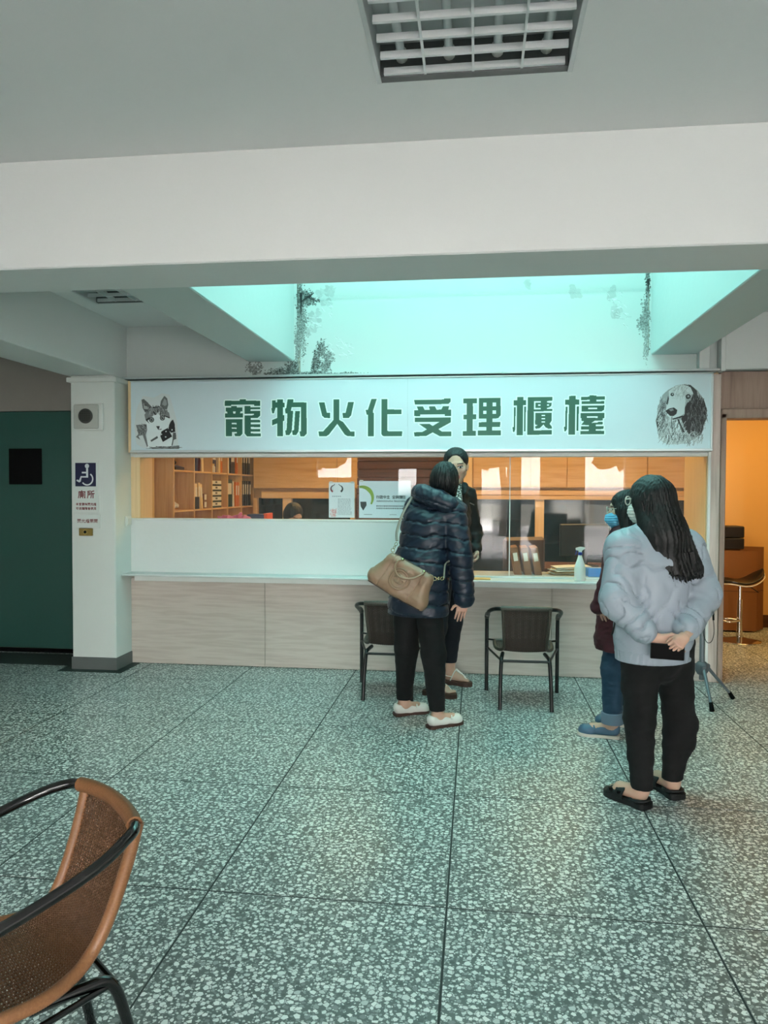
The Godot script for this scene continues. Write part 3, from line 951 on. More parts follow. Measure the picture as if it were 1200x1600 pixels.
func cat(im: Image, f: Callable) -> void:
	var g := func(v: float) -> Color: return Color(v * 0.96, v, v)
	var o := func(u: float, v: float) -> Vector2: return f.call(u, v)
	ink(im, "120,500 240,250 480,280 640,190 800,230 880,500 960,800 980,1270 250,1330 110,1250 60,900", g.call(0.845), f)
	ink(im, "320,620 420,500 590,480 760,560 820,720 800,860 700,960 640,1060 480,1130 360,1060 320,900 310,740", g.call(0.93), f)
	ink(im, "330,960 640,1020 860,1120 850,1290 340,1320", g.call(0.92), f)
	ink(im, "215,330 260,310 340,380 430,480 400,600 290,590 240,500", g.call(0.38), f)
	ink(im, "250,390 320,450 380,540 300,575 262,500", g.call(0.66), f)
	ink(im, "265,420 330,430 320,460 280,450;270,520 360,530 340,570 280,570", g.call(0.3), f)
	ink(im, "600,460 620,350 690,245 750,300 772,430 745,530 680,520 640,480", g.call(0.40), f)
	ink(im, "640,420 690,300 735,340 745,430 700,460", g.call(0.60), f)
	ink(im, "430,480 590,465 700,520 790,600 810,710 690,650 610,640 585,560 520,640 470,620 450,670 300,740 275,640 330,560", g.call(0.50), f)
	hatch(im, f, 5, 90, Vector2(540, 560), 220, 90, 1.4, 0.5, 40, 2.0, [g.call(0.25), g.call(0.7), g.call(0.4)])
	ink(im, "470,560 520,640 490,640 455,580;545,530 575,580 545,590;590,600 610,650 590,640;450,480 590,462 600,475 450,500", g.call(0.10), f)
	ink(im, "300,740 380,690 400,710 340,760 380,820 320,770;600,680 690,650 800,690 800,715 690,670", g.call(0.12), f)
	for e in [[425.0, 742.0], [650.0, 702.0]]:
		var c := o.call(e[0], e[1]) as Vector2
		disc(im, c, 9.5, g.call(0.08))
		disc(im, c, 7.2, g.call(0.55))
		disc(im, c, 3.6, g.call(0.03))
		disc(im, c + Vector2(1.6, -1.8), 1.2, g.call(0.95))
	ink(im, "520,875 595,875 580,930 555,938;560,930 575,940 640,930 620,950 560,950", g.call(0.2), f)
	ink(im, "100,850 320,835 332,950 300,1060 350,1290 330,1310 240,1060 150,1080 190,1160 100,1100 150,1040", g.call(0.45), f)
	hatch(im, f, 6, 60, Vector2(230, 950), 90, 110, 1.2, 0.5, 40, 2.2, [g.call(0.25), g.call(0.6)])
	ink(im, "630,985 760,912 852,1090 660,1202 608,1090;790,850 830,770 870,738 905,830 918,990 830,1012 775,950", g.call(0.03), f)
	for e in [[630.0, 1045.0], [725.0, 985.0], [718.0, 1098.0], [850.0, 952.0], [853.0, 1108.0]]:
		disc(im, o.call(e[0], e[1]), 2.8, g.call(0.85))
	ink(im, "870,1010 930,1010 940,1140 885,1160 860,1285 838,1275 862,1160;400,1170 540,1080 560,1120 420,1200", g.call(0.35), f)
	ink(im, "250,1345 1000,1275 1000,1345", g.call(0.42), f)
	hatch(im, f, 7, 50, Vector2(700, 1320), 300, 25, 0.0, 0.2, 60, 1.6, [g.call(0.3), g.call(0.6)])

func dog(im: Image, f: Callable) -> void:
	var g := func(v: float) -> Color: return Color(v * 0.95, v, v)
	var o := func(u: float, v: float) -> Vector2: return f.call(u, v)
	ink(im, "340,240 250,320 215,440 170,620 145,720 170,860 210,1000 260,1060 420,1090 640,1075 760,990 850,940 930,700 950,560 900,400 800,250 690,165 600,150 470,170", g.call(0.62), f)
	ink(im, "220,740 350,680 560,700 600,900 640,1060 480,1095 340,1090 220,1020 170,880", g.call(0.78), f)
	ink(im, "560,160 690,165 790,255 800,400 740,430 700,380 735,300 680,210", g.call(0.22), f)
	ink(im, "600,520 640,440 740,400 800,390 900,400 950,560 920,700 860,920 780,985 690,960 610,860 540,690 600,620", g.call(0.10), f)
	ink(im, "340,330 312,450 330,470 352,380;290,560 180,640 150,720 200,700 300,660;150,720 170,830 215,760", g.call(0.2), f)
	ink(im, "350,260 470,175 580,160 690,200 735,300 620,345 600,520 590,610 480,680 380,690 290,610 285,540 345,450 355,360", g.call(0.80), f)
	hatch(im, f, 21, 160, Vector2(540, 280), 150, 110, 2.0, 0.4, 34, 1.4, [g.call(0.6), g.call(0.88), g.call(0.7)])
	hatch(im, f, 22, 240, Vector2(790, 640), 150, 300, 1.5, 0.5, 60, 2.0, [g.call(0.03), g.call(0.3), g.call(0.05), g.call(0.45)])
	hatch(im, f, 23, 240, Vector2(400, 900), 220, 180, 1.75, 0.5, 70, 1.9, [g.call(0.5), g.call(0.92), g.call(0.7), g.call(0.3)])
	hatch(im, f, 24, 120, Vector2(240, 620), 70, 230, 1.85, 0.3, 60, 1.8, [g.call(0.25), g.call(0.75), g.call(0.5)])
	hatch(im, f, 25, 140, Vector2(700, 1000), 200, 90, 1.7, 0.7, 50, 1.6, [g.call(0.4), g.call(0.8), g.call(0.6)])
	ink(im, "480,700 500,690 560,830 600,900 570,900;400,690 570,640 590,660 420,705", g.call(0.08), f)
	ink(im, "300,565 360,530 430,515 482,555 470,610 430,645 370,645 320,600", g.call(0.12), f)
	ink(im, "350,545 410,530 430,560 380,575", g.call(0.5), f)
	for e in [[403.0, 312.0, 5.5], [652.0, 345.0, 8.0]]:
		var c := o.call(e[0], e[1]) as Vector2
		disc(im, c, e[2], g.call(0.08))
		disc(im, c + Vector2(0.5, -0.5), e[2] * 0.55, g.call(0.45))
		disc(im, c + Vector2(1.0, -1.2), 1.4, g.call(0.95))

func printed(im: Image, rough := 0.5) -> StandardMaterial3D:
	var m := mat(Color.WHITE, rough)
	m.albedo_texture = ImageTexture.create_from_image(im)
	m.texture_repeat = false
	return m

func make_prints() -> void:
	M.sign_print = printed(sign_print(), 0.45)
	# white plaster with mould and peeling patches round the foot of the shaft's corners
	var im := Image.create(2048, 512, false, Image.FORMAT_RGB8)   # x -3.1 ... 2.0, y 2.45 ... 3.725
	var base := Color(0.775, 0.80, 0.79)
	im.fill(base)
	var rg := RandomNumberGenerator.new()
	rg.seed = 4
	var at := func(x: float, y: float) -> Vector2: return Vector2((x + 3.1) / 5.1 * 2048.0, (3.725 - y) / 1.275 * 512.0)
	# peeled scallops
	for e in [[-1.28, 3.12, 0.09, 0.10], [-1.36, 2.98, 0.08, 0.07], [-1.22, 3.18, 0.05, 0.04], [0.78, 3.12, 0.05, 0.07], [1.06, 3.10, 0.05, 0.07], [1.10, 2.95, 0.05, 0.06], [-1.40, 2.85, 0.10, 0.05], [0.4, 3.18, 0.01, 0.05]]:
		for k in 12:
			var c := at.call(e[0] + rg.randf_range(-1, 1) * e[2] * 0.6, e[1] + rg.randf_range(-1, 1) * e[3] * 0.6) as Vector2
			var p := PackedVector2Array()
			for q in 9:
				p.append(c + Vector2.from_angle(TAU * q / 9.0) * rg.randf_range(4, 14))
			fill_poly(im, p, base.darkened(rg.randf_range(0.05, 0.13)))
	for e in [[-1.28, 3.05], [-1.18, 2.75], [-1.35, 2.93], [-1.10, 2.70], [1.09, 3.0], [1.12, 2.9], [1.07, 3.06]]:
		for k in 9:
			var c := at.call(e[0] + rg.randf_range(-0.06, 0.06), e[1] + rg.randf_range(-0.06, 0.06)) as Vector2
			line(im, c, c + Vector2.from_angle(rg.randf_range(-0.2, 1.2)) * rg.randf_range(6, 22), 1.6, base.lightened(0.6), 0.5)
			line(im, c + Vector2(0, 2), c + Vector2(0, 2) + Vector2.from_angle(rg.randf_range(-0.2, 1.2)) * rg.randf_range(6, 18), 1.2, base.darkened(0.16), 0.5)
	# a bare strip where the skim coat came off in the left corner, and one in the right corner
	for e in [[-1.488, 3.30, 2.50, 9.0], [1.345, 3.30, 2.62, 4.0]]:
		line(im, at.call(e[0], e[1]), at.call(e[0] + 0.004, e[2]), e[3] as float, Color(0.60, 0.58, 0.52))
		line(im, at.call(e[0] - 0.013, e[1]), at.call(e[0] - 0.010, e[2]), 2.5, Color(0.30, 0.29, 0.27))
		for k in 60:
			var q := at.call(e[0] + rg.randf_range(-0.012, 0.012), rg.randf_range(e[2], e[1])) as Vector2
			im.fill_rect(Rect2i(int(q.x), int(q.y), rg.randi_range(1, 3), rg.randi_range(2, 9)), Color(0.45, 0.44, 0.40).darkened(rg.randf_range(0.0, 0.6)))
	# mould specks: centre, spread, count, darkness
	for e in [[-1.47, 3.10, 0.022, 0.12, 900, 0.9], [-1.44, 3.14, 0.05, 0.035, 500, 0.95], [-1.40, 3.10, 0.05, 0.025, 420, 0.9], [-1.46, 2.88, 0.03, 0.16, 900, 0.55], [-1.50, 2.72, 0.018, 0.14, 700, 0.5], [-1.29, 2.70, 0.03, 0.05, 420, 0.8], [-1.34, 2.60, 0.022, 0.06, 600, 0.92], [-1.35, 2.52, 0.025, 0.04, 500, 0.9], [-1.26, 2.55, 0.035, 0.05, 500, 0.7], [-1.23, 2.64, 0.03, 0.04, 300, 0.6], [-1.55, 2.53, 0.04, 0.05, 900, 0.9], [-1.66, 2.50, 0.08, 0.03, 900, 0.8], [-1.46, 2.49, 0.12, 0.015, 700, 0.9], [-1.86, 2.55, 0.06, 0.05, 500, 0.55], [-1.1, 2.49, 0.12, 0.01, 300, 0.7], [1.335, 3.18, 0.012, 0.09, 300, 0.9], [1.325, 2.92, 0.022, 0.12, 700, 0.55], [1.31, 2.86, 0.03, 0.06, 400, 0.5], [1.33, 2.70, 0.02, 0.12, 260, 0.35]]:
		var p := Vector2.ZERO
		for k in int(e[4] * 0.9):
			# a walk that keeps near what it has already stained: patches, not spray
			if k % 9 == 0 or p.length() > 2.2:
				p = Vector2(rg.randfn(0, 1), rg.randfn(0, 1)) * 0.75
			p += Vector2(rg.randfn(0, 1), rg.randfn(0, 1)) * 0.22
			var c := at.call(e[0] + p.x * e[2] * 0.8, e[1] + p.y * e[3] * 0.8) as Vector2
			var dk: float = e[5] * rg.randf_range(0.15, 1.0)
			var col := base.darkened(dk).lerp(Color(0.22, 0.19, 0.15), 0.15)
			if k % 9 == 0:
				var poly := PackedVector2Array()
				for q in 7:
					poly.append(c + Vector2.from_angle(TAU * q / 7.0) * rg.randf_range(1.0, 4.6))
				fill_poly(im, poly, col.lerp(base, 0.25))
			else:
				im.fill_rect(Rect2i(int(c.x), int(c.y), rg.randi_range(1, 4), rg.randi_range(1, 4)), col)
	for e in [[-1.43, 3.14, -1.34, 3.10], [-1.48, 3.09, -1.40, 3.14], [-1.41, 3.13, -1.36, 3.16], [-1.47, 3.17, -1.47, 2.95], [1.345, 3.2, 1.345, 3.1]]:
		for k in 3:
			line(im, at.call(e[0] + rg.randf_range(-0.01, 0.01), e[1]), at.call(e[2], e[3] + rg.randf_range(-0.01, 0.01)), 3.5, base.darkened(0.92), 1.0)
	var m := printed(im, 0.6)
	M.mould = tri_mat(m, Vector3(1.0 / 5.1, 1.0 / 1.275, 1.0))
	m.texture_repeat = true
	m.uv1_offset = Vector3(3.1 / 5.1, -3.725 / 1.275, 0)
	# toilet sign
	var ts := Image.create(212, 416, false, Image.FORMAT_RGB8)
	ts.fill(Color(0.84, 0.87, 0.85))
	ts.fill_rect(Rect2i(14, 12, 182, 196), Color(0.03, 0.05, 0.22))
	var wc := Color(0.86, 0.88, 0.88)
	disc(ts, Vector2(118, 38), 19, wc)
	ink(ts, "110,55 128,55 128,135 70,135 62,168 48,176 22,162 28,150 46,156 62,122 110,122;72,86 112,86 112,100 72,100", wc, func(x: float, y: float) -> Vector2: return Vector2(x, y))
	for k in 22:
		var a := -0.95 + k * 0.155
		line(ts, Vector2(118, 146) + Vector2.from_angle(a) * 50, Vector2(118, 146) + Vector2.from_angle(a + 0.19) * 50, 12, wc)
	var red := Color(0.40, 0.04, 0.07)
	write(ts, "廁所", Vector2(40, 244), 60, 80, 7.5, red)
	write(ts, "本室備有閃光燈", Vector2(18, 346), 22, 26, 3.0, red)
	write(ts, "可供聽障者使用", Vector2(18, 382), 22, 26, 3.0, red)
	M.toilet_print = printed(ts)
	var sl := Image.create(210, 105, false, Image.FORMAT_RGB8)
	sl.fill(Color(0.84, 0.87, 0.85))
	write(sl, "閃光燈開關", Vector2(16, 36), 31, 37, 3.4, red)
	M.switch_print = printed(sl)
	# notice with a round emblem, lines of small print and red leaves
	var po := Image.create(222, 300, false, Image.FORMAT_RGB8)
	po.fill(Color(0.86, 0.88, 0.89))
	for k in 26:
		var t := k / 25.0
		var a := lerpf(2.0, 4.6, t)
		line(po, Vector2(46, 54) + Vector2.from_angle(a) * 28, Vector2(46, 54) + Vector2.from_angle(a + 0.13) * 28, 5.0 + 11.0 * (1.0 - t), Color(0.62, 0.06, 0.16).lerp(Color(0.12, 0.05, 0.06), t))
		var b := lerpf(1.1, -1.4, t)
		line(po, Vector2(90, 54) + Vector2.from_angle(b) * 28, Vector2(90, 54) + Vector2.from_angle(b - 0.13) * 28, 5.0 + 11.0 * (1.0 - t), Color(0.06, 0.07, 0.09))
	disc(po, Vector2(48, 18), 4, Color(0.1, 0.05, 0.06))
	disc(po, Vector2(88, 18), 4, Color(0.05, 0.05, 0.06))
	for k in 5:
		line(po, Vector2(30 + k * 16, 119), Vector2(40 + k * 16, 119), 8, Color(0.55, 0.57, 0.6))
	rg.seed = 9
	for k in 13:
		var x := 78.0
		while x < 188.0:
			var l := rg.randf_range(5, 18)
			line(po, Vector2(x, 142 + k * 11.0), Vector2(x + l, 142 + k * 11.0), 4.0, Color(0.50, 0.52, 0.55))
			x += l + 4
	for k in 70:
		var c := Vector2(rg.randf_range(8, 60), rg.randf_range(225, 295))
		line(po, c, c + Vector2.from_angle(rg.randf_range(-1.2, 0.6)) * rg.randf_range(8, 30), 4.0, Color(0.80, 0.40, 0.40).lerp(Color(0.86, 0.70, 0.70), rg.randf()), 1.0)
	M.notice_print = printed(po)
	var pw := Image.create(438, 312, false, Image.FORMAT_RGB8)
	pw.fill(Color(0.84, 0.88, 0.90))
	for k in 30:
		var a := lerpf(-1.75, 0.45, k / 29.0)
		line(pw, Vector2(20, 145) + Vector2.from_angle(a) * 96, Vector2(20, 145) + Vector2.from_angle(a + 0.09) * 96, lerpf(34.0, 14.0, absf(k - 12) / 17.0), Color(0.50, 0.62, 0.12))
	ink(pw, "10,175 62,175 64,205 36,250 14,215", Color(0.13, 0.15, 0.16), func(x: float, y: float) -> Vector2: return Vector2(x, y))
	write(pw, "行政中立", Vector2(148, 122), 26, 29, 4.2, Color(0.07, 0.08, 0.09))
	write(pw, "全民信任", Vector2(282, 122), 26, 29, 4.2, Color(0.07, 0.08, 0.09))
	for r in 2:
		var x := 148.0
		while x < 410.0:
			var l := rg.randf_range(7, 13)
			pw.fill_rect(Rect2i(int(x), 205 + r * 20, int(l), 11), Color(0.38, 0.40, 0.42))
			x += l + 4
	pw.fill_rect(Rect2i(42, 280, 70, 5), Color(0.5, 0.52, 0.54))
	pw.fill_rect(Rect2i(260, 280, 60, 5), Color(0.6, 0.62, 0.64))
	M.policy_print = printed(pw)

# ---------------------------------------------------------------- the counter and what belongs to it
func build_counter() -> void:
	struct("wall_counter_head", bxm(V(-2.985, 1.80, -6.32), V(1.83, 2.47, -6.205)), M.white, "white panel behind the long sign")
	struct("trim_head", bxm(V(-2.95, 1.795, -6.33), V(1.815, 1.826, -6.19), 0.003), M.white_plastic, "pale head rail above the counter glass")
	struct("trim_jamb_left", bxm(V(-2.985, 0.8, -6.46), V(-2.90, 1.80, -6.21), 0.002), M.oak_pale, "pale jamb at the left end of the counter glass")
	struct("wall_counter_low", bxm(V(-2.983, 0.80, -6.29), V(-0.22, 1.255, -6.20), 0.003), M.white, "low white partition standing on the counter")
	struct("trim_low", bxm(V(-2.983, 1.252, -6.30), V(-0.215, 1.268, -6.195), 0.003), M.white_plastic)
	struct("trim_pilaster", bxm(V(1.813, 0.0, -6.2), V(1.834, 1.83, -6.175), 0.002), M.white_plastic, "narrow white strip at the right edge of the counter glass")

	var c := thing("reception_counter", "long pale wood reception counter with a white worktop under the green lettered sign", "counter", V(-0.57, 0, -6.2))
	for k in 4:
		var x0 := -2.412 + k * 1.2
		put("front_panel", bxm(V(x0, 0.004, -0.03), V(x0 + 1.197, 0.742, 0.0), 0.0015), M.ash, c)
	put("apron", bxm(V(-2.34, 0.733, 0.0), V(2.39, 0.784, 0.09), 0.002), M.white_plastic, c)
	put("worktop", bxm(V(-2.412, 0.784, -0.55), V(2.39, 0.80, 0.19), 0.003), M.worktop, c)
	put("ledge", bxm(V(0.36, 0.80, -0.13), V(2.385, 0.815, -0.02), 0.002), M.worktop, c)

	var wi := group_struct("window_1", "clear glass screen above the reception counter")
	put("pane", bxm(V(-2.90, 1.268, -6.262), V(-0.215, 1.797, -6.256)), M.glass, wi)
	put("pane", bxm(V(-0.213, 0.815, -6.262), V(0.272, 1.797, -6.256)), M.glass, wi)
	put("pane", bxm(V(0.280, 0.815, -6.262), V(0.729, 1.797, -6.256)), M.glass, wi)
	put("pane", bxm(V(0.733, 0.815, -6.262), V(1.812, 1.797, -6.256)), M.glass, wi)
	put("joint_strip", bxm(V(0.272, 0.815, -6.266), V(0.280, 1.797, -6.252), 0.001), M.white_plastic, wi)

	# the long sign
	var s := thing("shop_sign", "long pale sign with eight big green characters between a cat and a dog", "sign", V(-0.556, 1.83, -6.14))
	put("case", bxm(V(-2.37, 0.004, -0.06), V(2.37, 0.604, 0.052), 0.002), M.alu, s)
	var f := Geo.new()
	var l := V(SIGN_LO.x + 0.556, SIGN_LO.y - 1.83, 0.0601)
	var h := V(SIGN_HI.x + 0.556, SIGN_HI.y - 1.83, 0.0601)
	f.face(V(l.x, h.y, l.z), V(h.x, h.y, l.z), V(h.x, l.y, l.z), V(l.x, l.y, l.z))
	f.span(V(l.x, l.y, 0.05), V(h.x, h.y, 0.0595))
	put("printed_panel", f.mesh(), M.sign_print, s)
	put("frame_rail", bxm(V(-2.37, 0.0, 0.0), V(2.37, 0.020, 0.07), 0.004), M.alu, s)
	put("frame_rail", bxm(V(-2.37, 0.596, 0.0), V(2.37, 0.609, 0.066), 0.003), M.alu, s)
	put("frame_stile", bxm(V(2.352, 0.02, 0.0), V(2.37, 0.596, 0.07), 0.004), M.alu, s)
	put("frame_stile", bxm(V(-2.385, 0.0, -0.06), V(-2.362, 0.609, 0.066), 0.003), M.oak_pale, s)

	notice("poster", "white notice with a round red and black emblem, taped inside the glass", M.notice_print, Vector2(-1.243, 1.284), Vector2(-1.021, 1.583))
	var p := notice("poster", "wide white notice with bold black characters and a green arc, taped inside the glass", M.policy_print, Vector2(-0.983, 1.283), Vector2(-0.545, 1.595))
	var tm := TextMesh.new()
	var sf := SystemFont.new()
	sf.font_names = PackedStringArray(["Droid Sans"])
	sf.font_weight = 700
	tm.font = sf
	tm.text = "Administrative Neutrality"
	tm.font_size = 32
	tm.pixel_size = 0.00062
	tm.depth = 0.0006
	tm.horizontal_alignment = HORIZONTAL_ALIGNMENT_LEFT
	put("lettering", tm, mat(Color(0.10, 0.11, 0.12), 0.6), p).position = V(-0.070, 0.143, 0.0012)

	# cleaning spray, tissue box, papers and folders on the worktop
	var sp := thing("spray_bottle", "white spray bottle with a blue collar standing on the counter", "bottle", V(0.828, 0.80, -6.12))
	put("body", Geo.new().lathe([Vector2(0, 0), Vector2(0.040, 0.0), Vector2(0.044, 0.006), Vector2(0.044, 0.105), Vector2(0.040, 0.125), Vector2(0.022, 0.175), Vector2(0.015, 0.20), Vector2(0.014, 0.212), Vector2(0, 0.212)]).mesh(), M.milky, sp)
	put("collar", Geo.new().lathe([Vector2(0, 0.206), Vector2(0.017, 0.206), Vector2(0.018, 0.224), Vector2(0.013, 0.23), Vector2(0, 0.23)]).mesh(), mat(Color(0.10, 0.22, 0.55), 0.35), sp)
	var hd := Geo.new().prism(PackedVector2Array([Vector2(-0.034, 0.262), Vector2(-0.034, 0.246), Vector2(-0.012, 0.240), Vector2(-0.011, 0.226), Vector2(0.011, 0.226), Vector2(0.014, 0.242), Vector2(0.038, 0.258), Vector2(0.036, 0.268), Vector2(0.0, 0.272)]), Transform3D(), -0.009, 0.009)
	put("spray_head", hd.mesh(), M.white_plastic, sp)
	put("trigger", Geo.new().tube([V(-0.026, 0.246, 0), V(-0.030, 0.225, 0), V(-0.036, 0.208, 0)], 0.0045, 6).mesh(), mat(Color(0.12, 0.25, 0.6), 0.35), sp)
	var tb := thing("tissue_box", "small bright blue box on the counter behind the spray bottle", "box", V(0.985, 0.815, -6.33), 0.1)
	put("carton", Geo.new().box(V(0, 0.035, 0), V(0.15, 0.07, 0.10), 0.003).mesh(), mat(Color(0.10, 0.50, 0.78), 0.4), tb)
	put("slot", Geo.new().box(V(0, 0.0705, 0), V(0.09, 0.002, 0.03), 0.0005).mesh(), M.white_plastic, tb)
	var papers := thing("paper_pile", "untidy pile of cream papers on the counter behind the spray bottle", "paper", V(0.80, 0.80, -6.52))
	var rg := RandomNumberGenerator.new()
	rg.seed = 12
	for k in 9:
		var t := Basis(Vector3.UP, rg.randf_range(-0.35, 0.35)) * Basis(Vector3.BACK, rg.randf_range(-0.03, 0.06))
		put("sheet", Geo.new().box(V(rg.randf_range(-0.02, 0.02), 0.006 + k * 0.0085, rg.randf_range(-0.02, 0.02)), V(0.30, 0.004, 0.21), 0.001, t).mesh(), M.paper if k % 3 else M.manila, papers)
	for k in 3:
		var b := thing("document_box", ["brown document box leaning on the counter, the left one of three", "brown document box leaning on the counter, the middle one of three", "brown document box leaning on the counter, the right one of three"][k], "box", V(0.36 + k * 0.084, 0.80, -6.56))
		b.rotation = V(0, 0, 0.16)
		put("carton", Geo.new().box(V(0, 0.12, 0), V(0.06, 0.24, 0.30), 0.003).mesh(), M.manila_brown, b)
		put("label", Geo.new().box(V(0, 0.16, 0.1505), V(0.035, 0.07, 0.001)).mesh(), M.paper, b)
	var sl := Geo.new().box(V(0, 0.004, 0), V(0.14, 0.008, 0.10), 0.001).mesh()
	tag(put("notepad", sl, M.manila), "yellow notepad on the counter under the hand of the woman in black", "notepad").position = V(0.05, 0.80, -6.11)

func notice(called: String, label: String, m: Material, lo: Vector2, hi: Vector2) -> Node3D:
	var t := thing(called, label, "poster", V((lo.x + hi.x) * 0.5, lo.y, -6.2675))
	var hx := (hi.x - lo.x) * 0.5
	var hy := hi.y - lo.y
	var g := Geo.new()
	g.face(V(-hx, hy, 0.0008), V(hx, hy, 0.0008), V(hx, 0, 0.0008), V(-hx, 0, 0.0008))
	g.span(V(-hx, 0, -0.0008), V(hx, hy, 0.0006))
	put("sheet", g.mesh(), m, t)
	for sx in [-1, 1]:
		put("tape", Geo.new().box(V(sx * (hx - 0.02), hy, 0.0014), V(0.03, 0.018, 0.0008)).mesh(), M.tape, t)
	return t

# ---------------------------------------------------------------- fixtures on the pillar
func build_fixtures() -> void:
	var z := -5.92
	var s := thing("wall_speaker", "square grey wall speaker with a round grille near the top of the pillar", "speaker", V(-3.204, 2.005, z))
	put("back_box", bxm(V(-0.128, 0.0, 0), V(0.128, 0.226, 0.028), 0.006), M.white_plastic, s)
	put("front_plate", bxm(V(-0.118, 0.012, 0.028), V(0.100, 0.216, 0.046), 0.012), mat(Color(0.70, 0.71, 0.68), 0.5), s)
	put("grille", Geo.new().lathe([Vector2(0.062, 0.0), Vector2(0.062, 0.006), Vector2(0.054, 0.008), Vector2(0.0, 0.012)], V(-0.010, 0.118, 0.045), 28, Basis(Vector3.RIGHT, PI / 2)).mesh(), mat(Color(0.30, 0.30, 0.28), 0.7), s)
	var dots := Geo.new()
	for i in range(-6, 7):
		for j in range(-6, 7):
			var q := Vector2(i, j) * 0.0085
			if q.length() < 0.05:
				dots.box(V(-0.010 + q.x, 0.118 + q.y, 0.0565 - q.length_squared() * 1.2), V(0.004, 0.004, 0.003))
	put("perforation", dots.mesh(), M.black, s).set_meta("kind", "stuff")
	plate("toilet_sign", "white plate with a blue wheelchair symbol and red characters on the pillar", "sign", Vector2(-3.343, 1.333), Vector2(-3.131, 1.749), M.toilet_print)
	plate("switch_sign", "small white plate with one row of red characters above the push button", "sign", Vector2(-3.330, 1.199), Vector2(-3.120, 1.304), M.switch_print)
	var b := thing("push_button", "small tan push button box under the red lettered plate on the pillar", "switch", V(-3.237, 1.128, z))
	put("box", bxm(V(-0.059, 0, 0), V(0.059, 0.063, 0.022), 0.004), mat(Color(0.50, 0.41, 0.18), 0.4), b)
	put("rim", Geo.new().lathe([Vector2(0.020, 0), Vector2(0.020, 0.004), Vector2(0.0, 0.004)], V(0, 0.032, 0.022), 16, Basis(Vector3.RIGHT, PI / 2)).mesh(), mat(Color(0.62, 0.53, 0.28), 0.4), b)
	put("button", Geo.new().lathe([Vector2(0.012, 0), Vector2(0.012, 0.006), Vector2(0.0, 0.008)], V(0, 0.032, 0.026), 14, Basis(Vector3.RIGHT, PI / 2)).mesh(), M.black, b)
	var q := thing("socket_box", "small white box on the side of the pillar beside the counter glass", "switch", V(-2.983, 1.20, -6.14))
	put("back_box", bxm(V(0, 0, -0.05), V(0.012, 0.085, 0.05), 0.003), M.white_plastic, q)
	put("cover", bxm(V(0.012, 0.01, -0.04), V(0.022, 0.075, 0.04), 0.004), M.white_plastic, q)
	troffer(V(-0.02, 2.92, -1.99), 0.64, 1.22, 4, 13, "large recessed ceiling light with silver louvres and unlit tubes, above the viewer")
	troffer(V(-2.61, 2.92, -4.795), 0.48, 1.21, 3, 9, "small looking recessed ceiling light with dark louvres, between the beams at the left")

func plate(called: String, label: String, cat_: String, lo: Vector2, hi: Vector2, m: Material) -> void:
	var t := thing(called, label, cat_, V((lo.x + hi.x) * 0.5, lo.y, -5.92))
	var hx := (hi.x - lo.x) * 0.5
	var hy := hi.y - lo.y
	put("backing", bxm(V(-hx - 0.006, -0.006, 0), V(hx + 0.006, hy + 0.006, 0.008), 0.002), M.white_plastic, t)
	var g := Geo.new()
	g.face(V(-hx, hy, 0.0092), V(hx, hy, 0.0092), V(hx, 0, 0.0092), V(-hx, 0, 0.0092))
	g.span(V(-hx, 0, 0.006), V(hx, hy, 0.0088))
	put("print", g.mesh(), m, t)

func troffer(at: Vector3, w: float, l: float, tubes: int, blades: int, label: String) -> void:
	var t := thing("ceiling_light", label, "light", at)
	var hw := w * 0.5
	var hl := l * 0.5
	var g := Geo.new()
	g.span(V(-hw, 0.11, -hl), V(hw, 0.12, hl)).span(V(-hw, 0, -hl), V(-hw + 0.006, 0.11, hl)).span(V(hw - 0.006, 0, -hl), V(hw, 0.11, hl))
	put("housing", g.mesh(), M.reflector, t)
	for e in [-1, 1]:
		put("end_plate", bxm(V(-hw, 0, e * hl - 0.003 - 0.03 * int(e > 0)), V(hw, 0.11, e * hl + 0.003 + 0.03 * int(e < 0))), mat(Color(0.34, 0.35, 0.35), 0.5), t)
		put("frame", bxm(V(e * hw - 0.008, -0.004, -hl), V(e * hw + 0.008, 0.004, hl), 0.001), M.alu, t)
	for k in tubes:
		var x := -hw + w * (k + 0.5) / tubes
		var tb := put("lamp_tube", Geo.new().lathe([Vector2(0, -hl + 0.06), Vector2(0.0145, -hl + 0.06), Vector2(0.0145, hl - 0.06), Vector2(0, hl - 0.06)], V(x, 0.062, 0), 14, Basis(Vector3.RIGHT, PI / 2)).mesh(), M.tube, t)
		for e in [-1, 1]:
			put("lamp_holder", Geo.new().lathe([Vector2(0, -0.018), Vector2(0.020, -0.018), Vector2(0.020, 0.018), Vector2(0, 0.018)], V(x, 0.062, e * (hl - 0.05)), 12, Basis(Vector3.RIGHT, PI / 2)).mesh(), M.white_plastic, t)
	var long_blade := Geo.new().prism(PackedVector2Array([Vector2(-0.004, 0.0), Vector2(0.004, 0.0), Vector2(0.002, 0.026), Vector2(-0.002, 0.026)]), Transform3D(), -hl + 0.02, hl - 0.02).mesh()
	for k in range(1, tubes):
		put("louvre_blade", long_blade, M.louvre, t).position = V(-hw + w * k / tubes, 0.002, 0)
	var cross := Geo.new().prism(PackedVector2Array([Vector2(-0.006, 0.0), Vector2(0.006, 0.0), Vector2(0.002, 0.024), Vector2(-0.002, 0.024)]), Transform3D(Basis(Vector3.UP, PI / 2), Vector3.ZERO), -hw + 0.02, hw - 0.02).mesh()
	for k in blades:
		put("louvre_blade", cross, M.louvre, t).position = V(0, 0.004, -hl + 0.04 + (l - 0.08) * k / (blades - 1))

